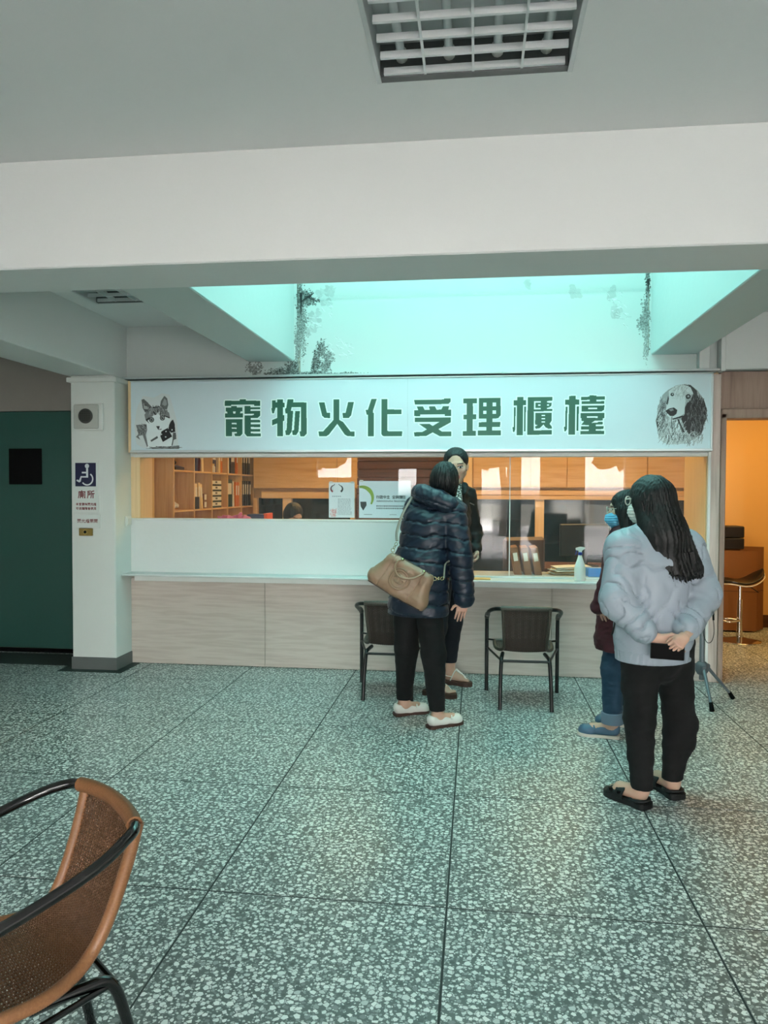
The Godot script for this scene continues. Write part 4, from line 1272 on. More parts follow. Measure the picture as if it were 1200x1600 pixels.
# ---------------------------------------------------------------- wicker armchairs
# seat faces +z; frame of bent tube, woven back and seat in one sheet
func make_chair(label: String, group: String, wick: Material, wrap: Material, at: Vector3, turn: float, fine: bool) -> Node3D:
	var steel: Material = M.black_tube if fine else M.black_matt
	var t := thing("wicker_armchair", label, "chair", at, turn, group)
	var r := 0.0142
	# arm hoop with the front legs in one tube
	var hoop := []
	for s in [-1.0, 1.0]:
		var half := [V(s * 0.262, 0.0, 0.255), V(s * 0.262, 0.30, 0.25), V(s * 0.262, 0.515, 0.247), V(s * 0.262, 0.568, 0.228), V(s * 0.260, 0.594, 0.17), V(s * 0.258, 0.625, 0.04), V(s * 0.250, 0.662, -0.09), V(s * 0.222, 0.688, -0.170), V(s * 0.17, 0.700, -0.222)]
		if s < 0.0:
			hoop = half
		else:
			half.reverse()
			hoop.append(V(0, 0.706, -0.244))
			hoop.append_array(half)
	var sm := smooth_path(hoop, 7)
	put("arm_hoop", Geo.new().tube(sm, r, 10).mesh(), steel, t)
	for s in [-1.0, 1.0]:
		put("rear_leg", Geo.new().tube(smooth_path([V(s * 0.150, 0.338, 0.02), V(s * 0.160, 0.340, -0.10), V(s * 0.166, 0.325, -0.165), V(s * 0.172, 0.20, -0.205), V(s * 0.176, 0.0, -0.25)], 6), 0.0140, 10).mesh(), steel, t)
		put("side_rail", Geo.new().tube([V(s * 0.262, 0.335, 0.25), V(s * 0.165, 0.325, -0.165)], 0.008, 8).mesh(), steel, t)
		put("seat_bracket", Geo.new().tube([V(s * 0.262, 0.395, 0.24), V(s * 0.205, 0.40, 0.19)], 0.007, 6).mesh(), steel, t)
		put("arm_binding", coil(smooth_path([V(s * 0.262, 0.568, 0.228), V(s * 0.260, 0.594, 0.17), V(s * 0.2594, 0.606, 0.115)], 8), 0.0185, fine), wrap, t)
	put("cross_rail", Geo.new().tube([V(-0.17, 0.325, -0.172), V(0.17, 0.325, -0.172)], 0.009, 8).mesh(), steel, t)
	# the profile of the woven sheet, from the top of the back to the front of the seat: y, z, half width
	var prof := [[0.698, -0.236, 0.160], [0.62, -0.216, 0.156], [0.54, -0.190, 0.151], [0.46, -0.158, 0.147], [0.410, -0.124, 0.148], [0.386, -0.075, 0.168], [0.380, 0.0, 0.196], [0.383, 0.09, 0.206], [0.392, 0.20, 0.206]]
	var side := []
	for e in prof:
		side.append(V(e[2], e[0], e[1]))
	var edge := smooth_path(side, 8)
	# top of the back and both edges bound with rattan
	var top := []
	for k in sm.size():
		if sm[k].y > 0.699:
			top.append(sm[k])
	put("top_binding", coil(top, 0.0195, fine), wrap, t)
	for s in [-1.0, 1.0]:
		var p := []
		for q in edge:
			p.append(V(q.x * s, q.y, q.z))
		put("edge_binding", coil(p, 0.0165 if fine else 0.013, fine), wrap, t)
	put("front_binding", coil([V(-0.206, 0.392, 0.20), V(-0.1, 0.394, 0.207), V(0, 0.395, 0.209), V(0.1, 0.394, 0.207), V(0.206, 0.392, 0.20)], 0.016, fine), wrap, t)
	# weave: wefts run across, warps run from top to front
	var g := Geo.new()
	var rows := 150 if fine else 118
	var segs := 44 if fine else 24
	var sides := 4
	for i in rows:
		var u := (i + 0.5) / rows * (edge.size() - 1)
		var a: Vector3 = edge[int(u)]
		var b: Vector3 = edge[mini(int(u) + 1, edge.size() - 1)]
		var q := a.lerp(b, u - int(u))
		var nn := (b - a).normalized().cross(Vector3.RIGHT)
		nn = V(0, nn.y, nn.z).normalized()
		var path := []
		for k in segs + 1:
			var x := lerpf(-1, 1, float(k) / segs)
			var sag := (1.0 - x * x) * 0.012
			path.append(V(q.x * x, q.y, q.z) - nn * (sag * (1.0 if nn.y > -2.0 else -1.0)) + nn * 0.0022 * (1.0 if (k + i) % 2 == 0 else -1.0))
		g.tube(path, 0.0023 if fine else 0.0042, sides, false, -1.0, 0.8)
	var wf := put("weft", g.mesh(), wick, t)
	wf.set_meta("kind", "stuff")
	var g2 := Geo.new()
	var warps := 26 if fine else 30
	for j in warps:
		var x := lerpf(-0.94, 0.94, float(j) / (warps - 1))
		var path := []
		for k in range(0, edge.size(), 2):
			var q: Vector3 = edge[k]
			var a: Vector3 = edge[maxi(k - 1, 0)]
			var b: Vector3 = edge[mini(k + 1, edge.size() - 1)]
			var nn := (b - a).normalized().cross(Vector3.RIGHT)
			nn = V(0, nn.y, nn.z).normalized()
			path.append(V(q.x * x, q.y, q.z) - nn * (1.0 - x * x) * 0.012)
		g2.tube(path, 0.0024 if fine else 0.0036, 4)
	put("warp", g2.mesh(), wick, t).set_meta("kind", "stuff")
	return t

func coil(path: Array, r: float, fine: bool) -> ArrayMesh:   # flat rattan wound round a tube: a tube with fine ridges
	var len := 0.0
	for k in path.size() - 1:
		len += (path[k + 1] - path[k]).length()
	var step := 0.0055 if fine else 0.008
	var n := maxi(6, int(len / step) * 2)
	var out := []
	var d := 0.0
	var seg := 0
	var acc := 0.0
	for k in n + 1:
		var want := len * k / n
		while seg < path.size() - 2 and acc + (path[seg + 1] - path[seg]).length() < want:
			acc += (path[seg + 1] - path[seg]).length()
			seg += 1
		var sl: float = (path[seg + 1] - path[seg]).length()
		out.append((path[seg] as Vector3).lerp(path[seg + 1], clampf((want - acc) / maxf(sl, 1e-6), 0, 1)))
	var g := Geo.new()
	var rings := []
	var side := Vector3.ZERO
	for i in out.size():
		var dd: Vector3 = ((out[mini(i + 1, out.size() - 1)] as Vector3) - out[maxi(i - 1, 0)]).normalized()
		if side == Vector3.ZERO:
			side = dd.cross(Vector3.UP)
			if side.length() < 0.1:
				side = dd.cross(Vector3.RIGHT)
		side = (side - dd * side.dot(dd)).normalized()
		var u: Vector3 = dd.cross(side)
		var ring := PackedVector3Array()
		for k in 12:
			var a := TAU * k / 12
			ring.append(out[i] + (side * cos(a) + u * sin(a)) * (r * (1.0 if i % 2 == 0 else 0.915)))
		rings.append(ring)
	g.ring_strip(rings, false)
	return g.mesh()

func build_chairs() -> void:
	var grp := "dark wicker armchairs at the counter"
	make_chair("dark brown wicker armchair with black frame, standing clear at the right before the counter", grp, M.wicker_dark, M.wrap_dark, V(0.350, 0, -5.455), PI, false)
	make_chair("dark brown wicker armchair partly hidden by the woman in the navy jacket", grp, M.wicker_dark, M.wrap_dark, V(-0.625, 0, -5.56), PI, false)
	make_chair("tan wicker armchair with glossy black arms in the near left corner", "", M.wicker_tan, M.wrap_tan, V(-1.098, 0, -1.662), deg_to_rad(-40), true)

# ---------------------------------------------------------------- office behind the glass
func book(called: String, label: String, cat_: String, at: Vector3, size: Vector3, m: Material, lean := 0.0, spine: Material = null, group := "") -> void:
	# a file standing on a shelf with its spine towards +x: size is depth, height, thickness
	var t := thing(called, label, cat_, at, 0.0, group)
	t.rotation.x = lean
	put("cover", Geo.new().box(V(-size.x * 0.5, size.y * 0.5, 0), size, 0.003).mesh(), m, t)
	put("spine_label", Geo.new().box(V(0.0006, size.y * 0.66, 0), V(0.0012, size.y * 0.4, size.z * 0.7)).mesh(), spine if spine else M.paper, t)

func build_office() -> void:
	# bookshelf along the left wall
	var x0 := -3.235
	var x1 := -2.925
	var b := thing("bookshelf", "tall oak bookshelf with open pigeonholes along the left office wall", "bookshelf", V(x1, 0, -8.34))
	put("side_panel", bxm(V(x0 - x1, 0, 1.32), V(0, 2.35, 1.345), 0.002), M.oak_v, b)
	put("back_panel", bxm(V(x0 - x1, 0, -1.32), V(x0 - x1 + 0.008, 2.35, 1.32)), M.oak_v, b)
	put("top_panel", bxm(V(x0 - x1, 2.33, -1.345), V(0, 2.35, 1.32), 0.002), M.oak, b)
	for k in range(1, 6):
		var z := 1.33 - k * 0.532
		put("divider", bxm(V(x0 - x1 + 0.008, 0, z - 0.01), V(0, 2.33, z + 0.01), 0.002), M.oak_v, b)
	var sh := bxm(V(x0 - x1 + 0.008, -0.018, -0.255), V(-0.004, 0, 0.255), 0.002)
	for k in 5:
		for y in [0.10, 0.51, 0.91, 1.31, 1.712, 2.08]:
			put("shelf", sh, M.oak, b).position = V(0, y, 1.33 - (k + 0.5) * 0.532)
	var z := func(col: int, f: float) -> float: return -7.02 - 0.532 * col - 0.50 * f
	var up := 1.712
	var dn := 1.31
	var blue := mat(Color(0.06, 0.10, 0.30), 0.4)
	var black := mat(Color(0.03, 0.03, 0.035), 0.4)
	var cream := mat(Color(0.86, 0.76, 0.58), 0.6)
	var red := mat(Color(0.35, 0.05, 0.06), 0.5)
	var green := mat(Color(0.02, 0.20, 0.09), 0.4)
	var orange := mat(Color(0.78, 0.42, 0.12), 0.5)
	var white := mat(Color(0.85, 0.84, 0.80), 0.5)
	var g := "files on the oak bookshelf"
	# first pigeonhole: punch above, white cloth below
	var ph := thing("desk_phone", "black desk telephone on the upper shelf at the near end of the bookshelf", "telephone", V(-3.03, up, z.call(0, 0.40)))
	put("body", Geo.new().prism(PackedVector2Array([Vector2(-0.08, 0), Vector2(0.08, 0), Vector2(0.08, 0.03), Vector2(-0.08, 0.075)]), Transform3D(), -0.11, 0.11).mesh(), black, ph)
	put("handset", Geo.new().tube(smooth_path([V(-0.02, 0.075, -0.10), V(-0.02, 0.098, -0.05), V(-0.02, 0.098, 0.05), V(-0.02, 0.075, 0.10)], 4), 0.02, 8).mesh(), M.dark, ph)
	var cl := Field.new(V(-0.16, -0.01, -0.2), V(0.16, 0.14, 0.2), 0.008)
	var rg := RandomNumberGenerator.new()
	rg.seed = 31
	for k in 14:
		var a := V(rg.randf_range(-0.08, 0.08), rg.randf_range(0.02, 0.05), rg.randf_range(-0.13, 0.13))
		cl.cap(a, a + V(rg.randf_range(-0.06, 0.06), rg.randf_range(-0.015, 0.03), rg.randf_range(-0.08, 0.08)), 0.024, 0.016, 0.02)
	cl.cut(V(0, 0.001, 0), V(0, -1, 0))
	var cloth := thing("folded_cloth", "crumpled white cloth on the lower shelf at the near end of the bookshelf", "cloth", V(-3.04, dn, z.call(0, 0.35)))
	put("fabric", cl.mesh(), white, cloth)
	# label, category, column, place across, shelf, depth, height, thickness, cover, lean
	var files := [
		["dark blue binder leaning at the left of the second pigeonhole, upper shelf", 1, 0.08, up, 0.31, 0.05, blue, 0.0], ["dark blue binder second from the left in the second pigeonhole, upper shelf", 1, 0.22, up, 0.31, 0.05, blue, -0.12],
		["dark red folder between blue binders and cream files, upper shelf", 1, 0.40, up, 0.28, 0.02, red, -0.16], ["cream file leaning against the red folder, upper shelf", 1, 0.58, up, 0.29, 0.06, cream, 0.10],
		["navy binder alone in the third pigeonhole, upper shelf", 2, 0.22, up, 0.31, 0.13, blue, 0.0], ["cream file beside the navy binder in the third pigeonhole", 2, 0.58, up, 0.30, 0.06, cream, 0.0], ["pale file at the far end of the third pigeonhole, upper shelf", 2, 0.72, up, 0.30, 0.05, orange, 0.0],
		["white backed file at the near end of the fourth pigeonhole, upper shelf", 3, 0.12, up, 0.32, 0.07, white, 0.0], ["wide black binder in the fourth pigeonhole, upper shelf", 3, 0.46, up, 0.31, 0.16, black, 0.0], ["tan file at the far end of the fourth pigeonhole, upper shelf", 3, 0.80, up, 0.30, 0.05, orange, 0.0],
		["black binder nearest in the last pigeonhole, upper shelf", 4, 0.10, up, 0.32, 0.07, black, 0.0], ["white labelled black binder second in the last pigeonhole, upper shelf", 4, 0.30, up, 0.32, 0.07, black, 0.0], ["white labelled black binder third in the last pigeonhole, upper shelf", 4, 0.50, up, 0.32, 0.07, black, 0.0], ["black binder farthest in the last pigeonhole, upper shelf", 4, 0.72, up, 0.32, 0.07, black, 0.0],
		["cream folder nearest in the black file holder, lower shelf", 1, 0.08, dn, 0.27, 0.045, cream, 0.0], ["cream folder second in the black file holder, lower shelf", 1, 0.19, dn, 0.27, 0.045, cream, 0.0], ["cream folder beside the black file holder, lower shelf", 1, 0.36, dn, 0.28, 0.05, cream, 0.0], ["cream folder leaning away from the black file holder, lower shelf", 1, 0.54, dn, 0.27, 0.05, cream, 0.14],
		["wide dark green binder in the fourth pigeonhole, lower shelf", 3, 0.22, dn, 0.33, 0.20, green, 0.0], ["white file leaning on the green binder, lower shelf", 3, 0.54, dn, 0.31, 0.04, white, 0.06], ["orange file second from the green binder, lower shelf", 3, 0.74, dn, 0.30, 0.06, orange, 0.0], ["orange file at the far end of the fourth pigeonhole, lower shelf", 3, 0.90, dn, 0.30, 0.05, orange, 0.0],
		["black and white binder nearest in the last pigeonhole, lower shelf", 4, 0.08, dn, 0.32, 0.06, black, 0.0], ["black and white binder second in the last pigeonhole, lower shelf", 4, 0.24, dn, 0.32, 0.06, black, 0.0], ["black and white binder third in the last pigeonhole, lower shelf", 4, 0.42, dn, 0.32, 0.06, black, 0.0], ["black and white binder fourth in the last pigeonhole, lower shelf", 4, 0.60, dn, 0.32, 0.06, black, 0.0], ["black and white binder farthest in the last pigeonhole, lower shelf", 4, 0.80, dn, 0.32, 0.06, black, 0.0],
	]
	for f in files:
		book("file", f[0], "binder", V(-2.945, f[3], z.call(f[1], f[2])), V(0.22, f[4], f[5]), f[6], f[7], cream if f[6] == white else white, g)
	var hold := thing("file_holder", "black perforated file holder on the lower shelf of the bookshelf", "holder", V(-2.94, dn, z.call(1, 0.17)))
	put("front", bxm(V(-0.004, 0, -0.085), V(0.0, 0.13, 0.085), 0.001), black, hold)
	put("side", bxm(V(-0.22, 0, 0.081), V(0.0, 0.13, 0.085), 0.001), black, hold)
	put("side", bxm(V(-0.22, 0, -0.085), V(0.0, 0.13, -0.081), 0.001), black, hold)
	for k in 2:
		var q := thing("small_box", ["small white and brown box on the lower shelf, the lower of two", "small white and brown box on the lower shelf, the upper of two"][k], "box", V(-2.96, dn + k * 0.082, z.call(1, 0.80)))
		put("carton", Geo.new().box(V(-0.04, 0.04, 0), V(0.08, 0.08, 0.09), 0.002).mesh(), mat(Color(0.45, 0.28, 0.18), 0.5), q)
		put("label", Geo.new().box(V(0.0008, 0.042, 0), V(0.0016, 0.06, 0.06)).mesh(), white, q)
	for k in 5:
		var q := thing("carton_box", "white carton with green band, %s of five stacked on the shelf" % ["bottom", "second lowest", "middle", "second highest", "top"][k], "box", V(-2.95, dn + k * 0.062, z.call(2, 0.42 + 0.01 * (k % 2))), 0.0, "white and green cartons on the bookshelf")
		put("carton", Geo.new().box(V(-0.1, 0.031, 0), V(0.2, 0.060, 0.30), 0.002).mesh(), white, q)
		put("band", Geo.new().box(V(0.001, 0.012, 0), V(0.002, 0.02, 0.29)).mesh(), mat(Color(0.03, 0.14, 0.10), 0.5), q)
		put("label", Geo.new().box(V(0.001, 0.044, 0.02), V(0.002, 0.02, 0.06)).mesh(), mat(Color(0.3, 0.3, 0.28), 0.5), q)
	var bt := thing("small_bottle", "small white bottle before the navy binder, upper shelf", "bottle", V(-2.935, up, z.call(2, 0.10)))
	put("body", Geo.new().lathe([Vector2(0, 0), Vector2(0.022, 0), Vector2(0.022, 0.06), Vector2(0.012, 0.075), Vector2(0, 0.075)]).mesh(), white, bt)
	put("cap", Geo.new().lathe([Vector2(0, 0.075), Vector2(0.014, 0.075), Vector2(0.014, 0.095), Vector2(0, 0.095)]).mesh(), cream, bt)

	# hutch behind the low partition with a pink bag, a blue file and an orange file on it
	var hu := thing("desk_hutch", "oak hutch behind the low white partition", "cabinet", V(-1.75, 0.77, -6.72))
	put("top", bxm(V(-0.95, 0.34, -0.2), V(0.95, 0.36, 0.2), 0.002), M.oak, hu)
	for s in [-0.94, 0.0, 0.94]:
		put("upright", bxm(V(s - 0.009, 0.03, -0.2), V(s + 0.009, 0.34, 0.2), 0.001), M.oak_v, hu)
	var pk := Field.new(V(-0.2, -0.02, -0.12), V(0.2, 0.2, 0.12), 0.008)
	pk.ell(V(-0.06, 0.06, 0), V(0.10, 0.075, 0.07), 0.02).ell(V(0.08, 0.07, 0.01), V(0.09, 0.065, 0.06), 0.02).cap(V(0.03, 0.12, 0), V(0.06, 0.15, 0), 0.02, 0.01, 0.03).cap(V(-0.12, 0.09, 0), V(-0.15, 0.12, 0), 0.03, 0.01, 0.03)
	pk.shape(0.03, func(p: Vector3, d: float) -> float: return d + 0.006 * sin(p.x * 90.0 + p.y * 60.0) * sin(p.y * 80.0 - p.x * 30.0))
	pk.cut(V(0, 0.001, 0), V(0, -1, 0))
	var bag := thing("plastic_bag", "crumpled pink plastic bag just above the low white partition", "bag", V(-2.20, 1.15, -6.66))
	put("film", pk.mesh(), mat(Color(0.80, 0.42, 0.56), 0.35), bag)
	var bf := thing("box_file", "dark blue box file beside the pink bag above the low partition", "binder", V(-2.02, 1.13, -6.80), 0.1)
	put("case", Geo.new().box(V(0, 0.08, 0), V(0.16, 0.16, 0.26), 0.003).mesh(), mat(Color(0.06, 0.14, 0.30), 0.5), bf)
	put("ring", Geo.new().box(V(0, 0.06, 0.131), V(0.03, 0.03, 0.002)).mesh(), M.chrome, bf)
	var of := thing("box_file", "bright orange file standing beside the dark blue box file", "binder", V(-1.925, 1.13, -6.80), 0.05)
	put("case", Geo.new().box(V(0, 0.085, 0), V(0.035, 0.17, 0.24), 0.003).mesh(), mat(Color(0.85, 0.32, 0.08), 0.5), of)
	put("label", Geo.new().box(V(0, 0.09, 0.1205), V(0.02, 0.06, 0.001)).mesh(), white, of)

	# joinery of the back wall
	var zb := -9.60
	var cab := thing("wall_cabinet", "run of oak wall cabinets over the dark window at the left of the office", "cabinet", V(-2.22, 1.53, zb))
	put("carcass", bxm(V(-0.70, 0, -0.14), V(0.70, 1.19, 0.0)), M.oak_v, cab)
	for e in [[-0.69, 0.42], [0.43, 0.69]]:
		put("door", bxm(V(e[0], 0.01, 0.0), V(e[1], 1.18, 0.018), 0.003), M.oak_h, cab)
	var cb := thing("wall_cabinet", "run of oak wall cabinets over the dark windows at the right of the office", "cabinet", V(1.26, 1.55, zb))
	put("carcass", bxm(V(-1.31, 0, -0.14), V(1.50, 1.17, 0.0)), M.oak_v, cb)
	for e in [[-1.30, -0.59], [-0.58, -0.14], [-0.13, 0.83], [0.84, 1.49]]:
		put("door", bxm(V(e[0], 0.01, 0.0), V(e[1], 1.16, 0.018), 0.003), M.oak_h, cb)
	struct("trim_pelmet", Geo.new().span(V(-2.80, 1.405, -9.75), V(-1.60, 1.49, -9.56), 0.004).span(V(-0.06, 1.405, -9.75), V(2.76, 1.455, -9.56), 0.004).span(V(-0.06, 1.462, -9.75), V(2.76, 1.52, -9.59), 0.004).mesh(), M.oak_h, "oak pelmets over the dark windows of the office")
	struct("trim_post", Geo.new().span(V(-0.16, 0, -9.75), V(-0.05, 2.72, -9.55), 0.003).mesh(), M.oak_pale, "pale oak post between slatted screen and cabinets")
	window_set("window_2", "pair of dark windows under the left oak cabinets", -2.86, -1.62, 0.62, 1.41, [-2.52, -2.40], zb)
	window_set("window_3", "long dark window under the right oak cabinets", -0.05, 2.70, 0.45, 1.41, [0.74, 0.85], zb)
	struct("wall_wainscot", Geo.new().span(V(-2.93, 0, -9.75), V(-1.55, 0.62, -9.58), 0.002).span(V(-0.05, 0, -9.75), V(2.70, 0.45, -9.58), 0.002).mesh(), M.oak, "oak panelling below the office windows")
	var sc := thing("slatted_screen", "dark brown screen of horizontal wooden slats in the office", "screen", V(-0.84, 0, zb))
	put("backing", bxm(V(-0.70, 0, -0.14), V(0.68, 2.72, -0.03)), M.walnut, sc)
	var slat := bxm(V(-0.70, 0, -0.03), V(0.68, 0.098, 0.0), 0.006)
	for k in 26:
		put("slat", slat, M.walnut, sc).position = V(0, 0.02 + k * 0.104, 0.002 * (k % 2))

	# desk, monitor and chair behind the glass
	var dk := thing("desk", "dark wooden desk in the middle of the office", "desk", V(1.25, 0, -7.9))
	put("top", bxm(V(-0.7, 0.72, -0.35), V(0.7, 0.75, 0.35), 0.003), M.walnut, dk)
	for e in [-0.68, 0.66]:
		put("side_panel", bxm(V(e, 0, -0.33), V(e + 0.02, 0.72, 0.33), 0.002), M.walnut, dk)
	put("modesty_panel", bxm(V(-0.66, 0.2, 0.28), V(0.66, 0.72, 0.3), 0.002), M.walnut, dk)
	var mo := thing("monitor", "dark computer monitor seen from behind on the office desk", "monitor", V(1.10, 0.75, -7.85), 0.25)
	put("screen_back", bxm(V(-0.26, 0.10, -0.02), V(0.26, 0.43, 0.02), 0.01), mat(Color(0.05, 0.045, 0.04), 0.4), mo)
	put("stand", bxm(V(-0.03, 0.01, 0.01), V(0.03, 0.25, 0.03), 0.004), M.dark, mo)
	put("foot", bxm(V(-0.12, 0, -0.08), V(0.12, 0.012, 0.10), 0.004), M.dark, mo)
	for k in 2:
		var oc := thing("office_chair", ["brown padded office chair behind the document boxes", "brown padded office chair beside the dark monitor"][k], "chair", [V(0.55, 0, -7.15), V(1.62, 0, -7.1)][k], [0.4, 2.6][k])
		put("backrest", Geo.new().box(V(0, 0.82, -0.22), V(0.44, 0.5, 0.07), 0.03).mesh(), M.leather_brown, oc)
		put("seat", Geo.new().box(V(0, 0.46, 0), V(0.48, 0.09, 0.46), 0.03).mesh(), M.leather_brown, oc)
		put("column", Geo.new().lathe([Vector2(0, 0.08), Vector2(0.03, 0.08), Vector2(0.025, 0.42), Vector2(0, 0.42)]).mesh(), M.chrome, oc)
		for q in 5:
			var a := TAU * q / 5
			put("base_arm", Geo.new().tube([V(0, 0.10, 0), V(cos(a) * 0.28, 0.06, sin(a) * 0.28)], 0.022, 6, false, 0.014).mesh(), M.dark, oc)
			put("castor", Geo.new().lathe([Vector2(0, -0.012), Vector2(0.028, -0.012), Vector2(0.028, 0.012), Vector2(0, 0.012)], V(cos(a) * 0.28, 0.028, sin(a) * 0.28), 10, Basis(Vector3.RIGHT, PI / 2)).mesh(), M.dark, oc)

	# store room beyond the doorway
	var st := thing("bar_stool", "bar stool with a dark curved seat, pale piping and a chrome foot beyond the doorway", "stool", V(2.66, 0, -7.95))
	var rings := []
	for k in 15:
		var u := -1.0 + k / 7.0
		var yy := 0.60 + 0.055 * u * u * u - 0.035 * cos(u * 2.4) + 0.035
		var hw := 0.19 * sqrt(maxf(0.05, 1.0 - pow(absf(u), 5.0)))
		var ring := PackedVector3Array()
		for q in 12:
			var a := TAU * q / 12
			ring.append(V(u * 0.215, yy + sin(a) * 0.028, cos(a) * hw))
		rings.append(ring)
	put("seat", Geo.new().ring_strip(rings, false).mesh(), mat(Color(0.03, 0.02, 0.018), 0.3), st)
	var pip := []
	for s in [1, -1]:
		for k in 15:
			var i := k if s > 0 else 14 - k
			var u := -1.0 + i / 7.0
			pip.append(V(u * 0.217, 0.60 + 0.055 * u * u * u - 0.035 * cos(u * 2.4) + 0.012, s * 0.193 * sqrt(maxf(0.05, 1.0 - pow(absf(u), 5.0)))))
	put("piping", Geo.new().tube(pip, 0.006, 6, true).mesh(), M.paper, st)
	put("pole", Geo.new().lathe([Vector2(0, 0.02), Vector2(0.032, 0.02), Vector2(0.032, 0.10), Vector2(0.026, 0.12), Vector2(0.026, 0.42), Vector2(0.017, 0.43), Vector2(0.017, 0.56), Vector2(0, 0.56)]).mesh(), M.chrome, st)
	put("base", Geo.new().lathe([Vector2(0, 0.001), Vector2(0.205, 0.001), Vector2(0.205, 0.008), Vector2(0.12, 0.018), Vector2(0.04, 0.04), Vector2(0, 0.045)], Vector3.ZERO, 32).mesh(), M.chrome, st)
	put("footrest", Geo.new().tube(smooth_path([V(0.0, 0.21, 0.02), V(-0.12, 0.21, 0.10), V(-0.20, 0.21, 0.02), V(-0.20, 0.21, -0.06), V(-0.10, 0.21, -0.10), V(0.0, 0.21, -0.02)], 5), 0.011, 8).mesh(), M.chrome, st)
	put("lever", Geo.new().tube([V(0.02, 0.56, 0), V(0.10, 0.55, 0.02), V(0.17, 0.50, 0.03)], 0.005, 6).mesh(), M.dark, st)
	for k in 3:
		var q := thing("flat_carton", ["front sheet of flattened brown cardboard leaning behind the bar stool", "middle sheet of flattened brown cardboard behind the bar stool", "rear sheet of flattened brown cardboard against the orange wall"][k], "cardboard", V(2.58 + 0.06 * k, 0.02, -8.46 - 0.075 * k))
		q.rotation = V(-0.07, 0, -0.02)
		put("sheet", bxm(V(-0.42, 0, 0), V(0.42, 0.86 + 0.02 * k, 0.022), 0.002), M.cardboard, q)
		put("fold", bxm(V(-0.42, 0.42, 0.022), V(0.42, 0.426, 0.0235)), mat(Color(0.32, 0.19, 0.09), 0.8), q)
	var tr := thing("black_case", "black two part case on top of the flattened cardboard", "case", V(2.55, 0.895, -8.62))
	put("lower_half", bxm(V(-0.32, 0.0, -0.13), V(0.33, 0.115, 0.13), 0.008), mat(Color(0.035, 0.022, 0.018), 0.5), tr)
	put("lid", bxm(V(-0.32, 0.122, -0.13), V(0.33, 0.245, 0.13), 0.01), mat(Color(0.035, 0.022, 0.018), 0.5), tr)
	var dr := group_struct("door_2", "oak door standing open into the store room, at the right edge")
	put("leaf", Geo.new().box(V(2.725, 1.04, -6.68), V(0.04, 2.06, 0.66), 0.003, Basis(Vector3.UP, 0.28)).mesh(), M.oak_v, dr)
	put("handle", Geo.new().tube([V(2.64, 1.00, -6.94), V(2.585, 1.00, -6.925), V(2.59, 1.00, -6.87), V(2.61, 0.995, -6.80)], 0.010, 8).mesh(), M.dark, dr)

func window_set(called: String, label: String, x0: float, x1: float, y0: float, y1: float, mull: Array, zb: float) -> void:
	var w := group_struct(called, label)
	put("pane", bxm(V(x0, y0, zb - 0.10), V(x1, y1, zb - 0.06)), M.dark_glass, w)
	put("frame", Geo.new().span(V(x0 - 0.06, y0 - 0.05, zb - 0.12), V(x0, y1, zb + 0.02), 0.003).span(V(x1, y0 - 0.05, zb - 0.12), V(x1 + 0.06, y1, zb + 0.02), 0.003).span(V(x0, y0 - 0.05, zb - 0.12), V(x1, y0, zb + 0.02), 0.003).mesh(), M.oak_v, w)
	put("mullion", bxm(V(mull[0], y0, zb - 0.12), V(mull[1], y1, zb + 0.01), 0.003), M.oak_pale, w)

func build_tripod() -> void:
	var t := thing("tripod", "grey camera tripod half hidden behind the woman in the pale jacket", "tripod", V(1.625, 0, -5.61))
	put("column", Geo.new().tube([V(0, 0.16, 0), V(0, 0.64, 0)], 0.018, 12).mesh(), M.steel_grey, t)
	put("hub", Geo.new().lathe([Vector2(0, 0.20), Vector2(0.03, 0.20), Vector2(0.045, 0.225), Vector2(0.045, 0.27), Vector2(0.028, 0.29), Vector2(0, 0.29)], Vector3.ZERO, 14).mesh(), M.grey_plastic, t)
	for f in [V(0.0, 0, 0.25), V(0.25, 0, -0.10), V(-0.23, 0, -0.13)]:
		var d := (f as Vector3).normalized()
		var lg := put("leg", Geo.new().tube([d * 0.045 + V(0, 0.25, 0), f * 0.9 + V(0, 0.045, 0)], 0.0125, 10, false, 0.011).mesh(), M.steel_grey, t)
		put("clamp", Geo.new().box(d * 0.045 + V(0, 0.25, 0), V(0.035, 0.045, 0.035), 0.006).mesh(), M.grey_plastic, t)
		put("rubber_foot", Geo.new().tube([f * 0.88 + V(0, 0.054, 0), f + V(0, 0.006, 0)], 0.0135, 10, false, 0.017).mesh(), M.black, t)
	put("head", Geo.new().box(V(0.02, 0.70, 0.0), V(0.05, 0.09, 0.06), 0.01).mesh(), M.black, t)
	put("head_plate", Geo.new().box(V(0.02, 0.755, 0.0), V(0.08, 0.02, 0.06), 0.004).mesh(), M.black, t)
	put("knob", Geo.new().lathe([Vector2(0, 0), Vector2(0.014, 0), Vector2(0.014, 0.02), Vector2(0, 0.02)], V(0, 0.60, 0.018), 10, Basis(Vector3.RIGHT, PI / 2)).mesh(), M.black, t)
	put("pan_handle", Geo.new().tube([V(0.04, 0.70, 0.02), V(0.06, 0.66, 0.04), V(0.06, 0.60, 0.05)], 0.007, 8).mesh(), M.black, t)
	put("cord", Geo.new().tube(smooth_path([V(0.06, 0.62, 0.04), V(0.065, 0.52, 0.05), V(0.05, 0.45, 0.05), V(0.02, 0.44, 0.04), V(0.0, 0.50, 0.025), V(0.0, 0.58, 0.03)], 6), 0.0025, 5).mesh(), M.black, t)
	return

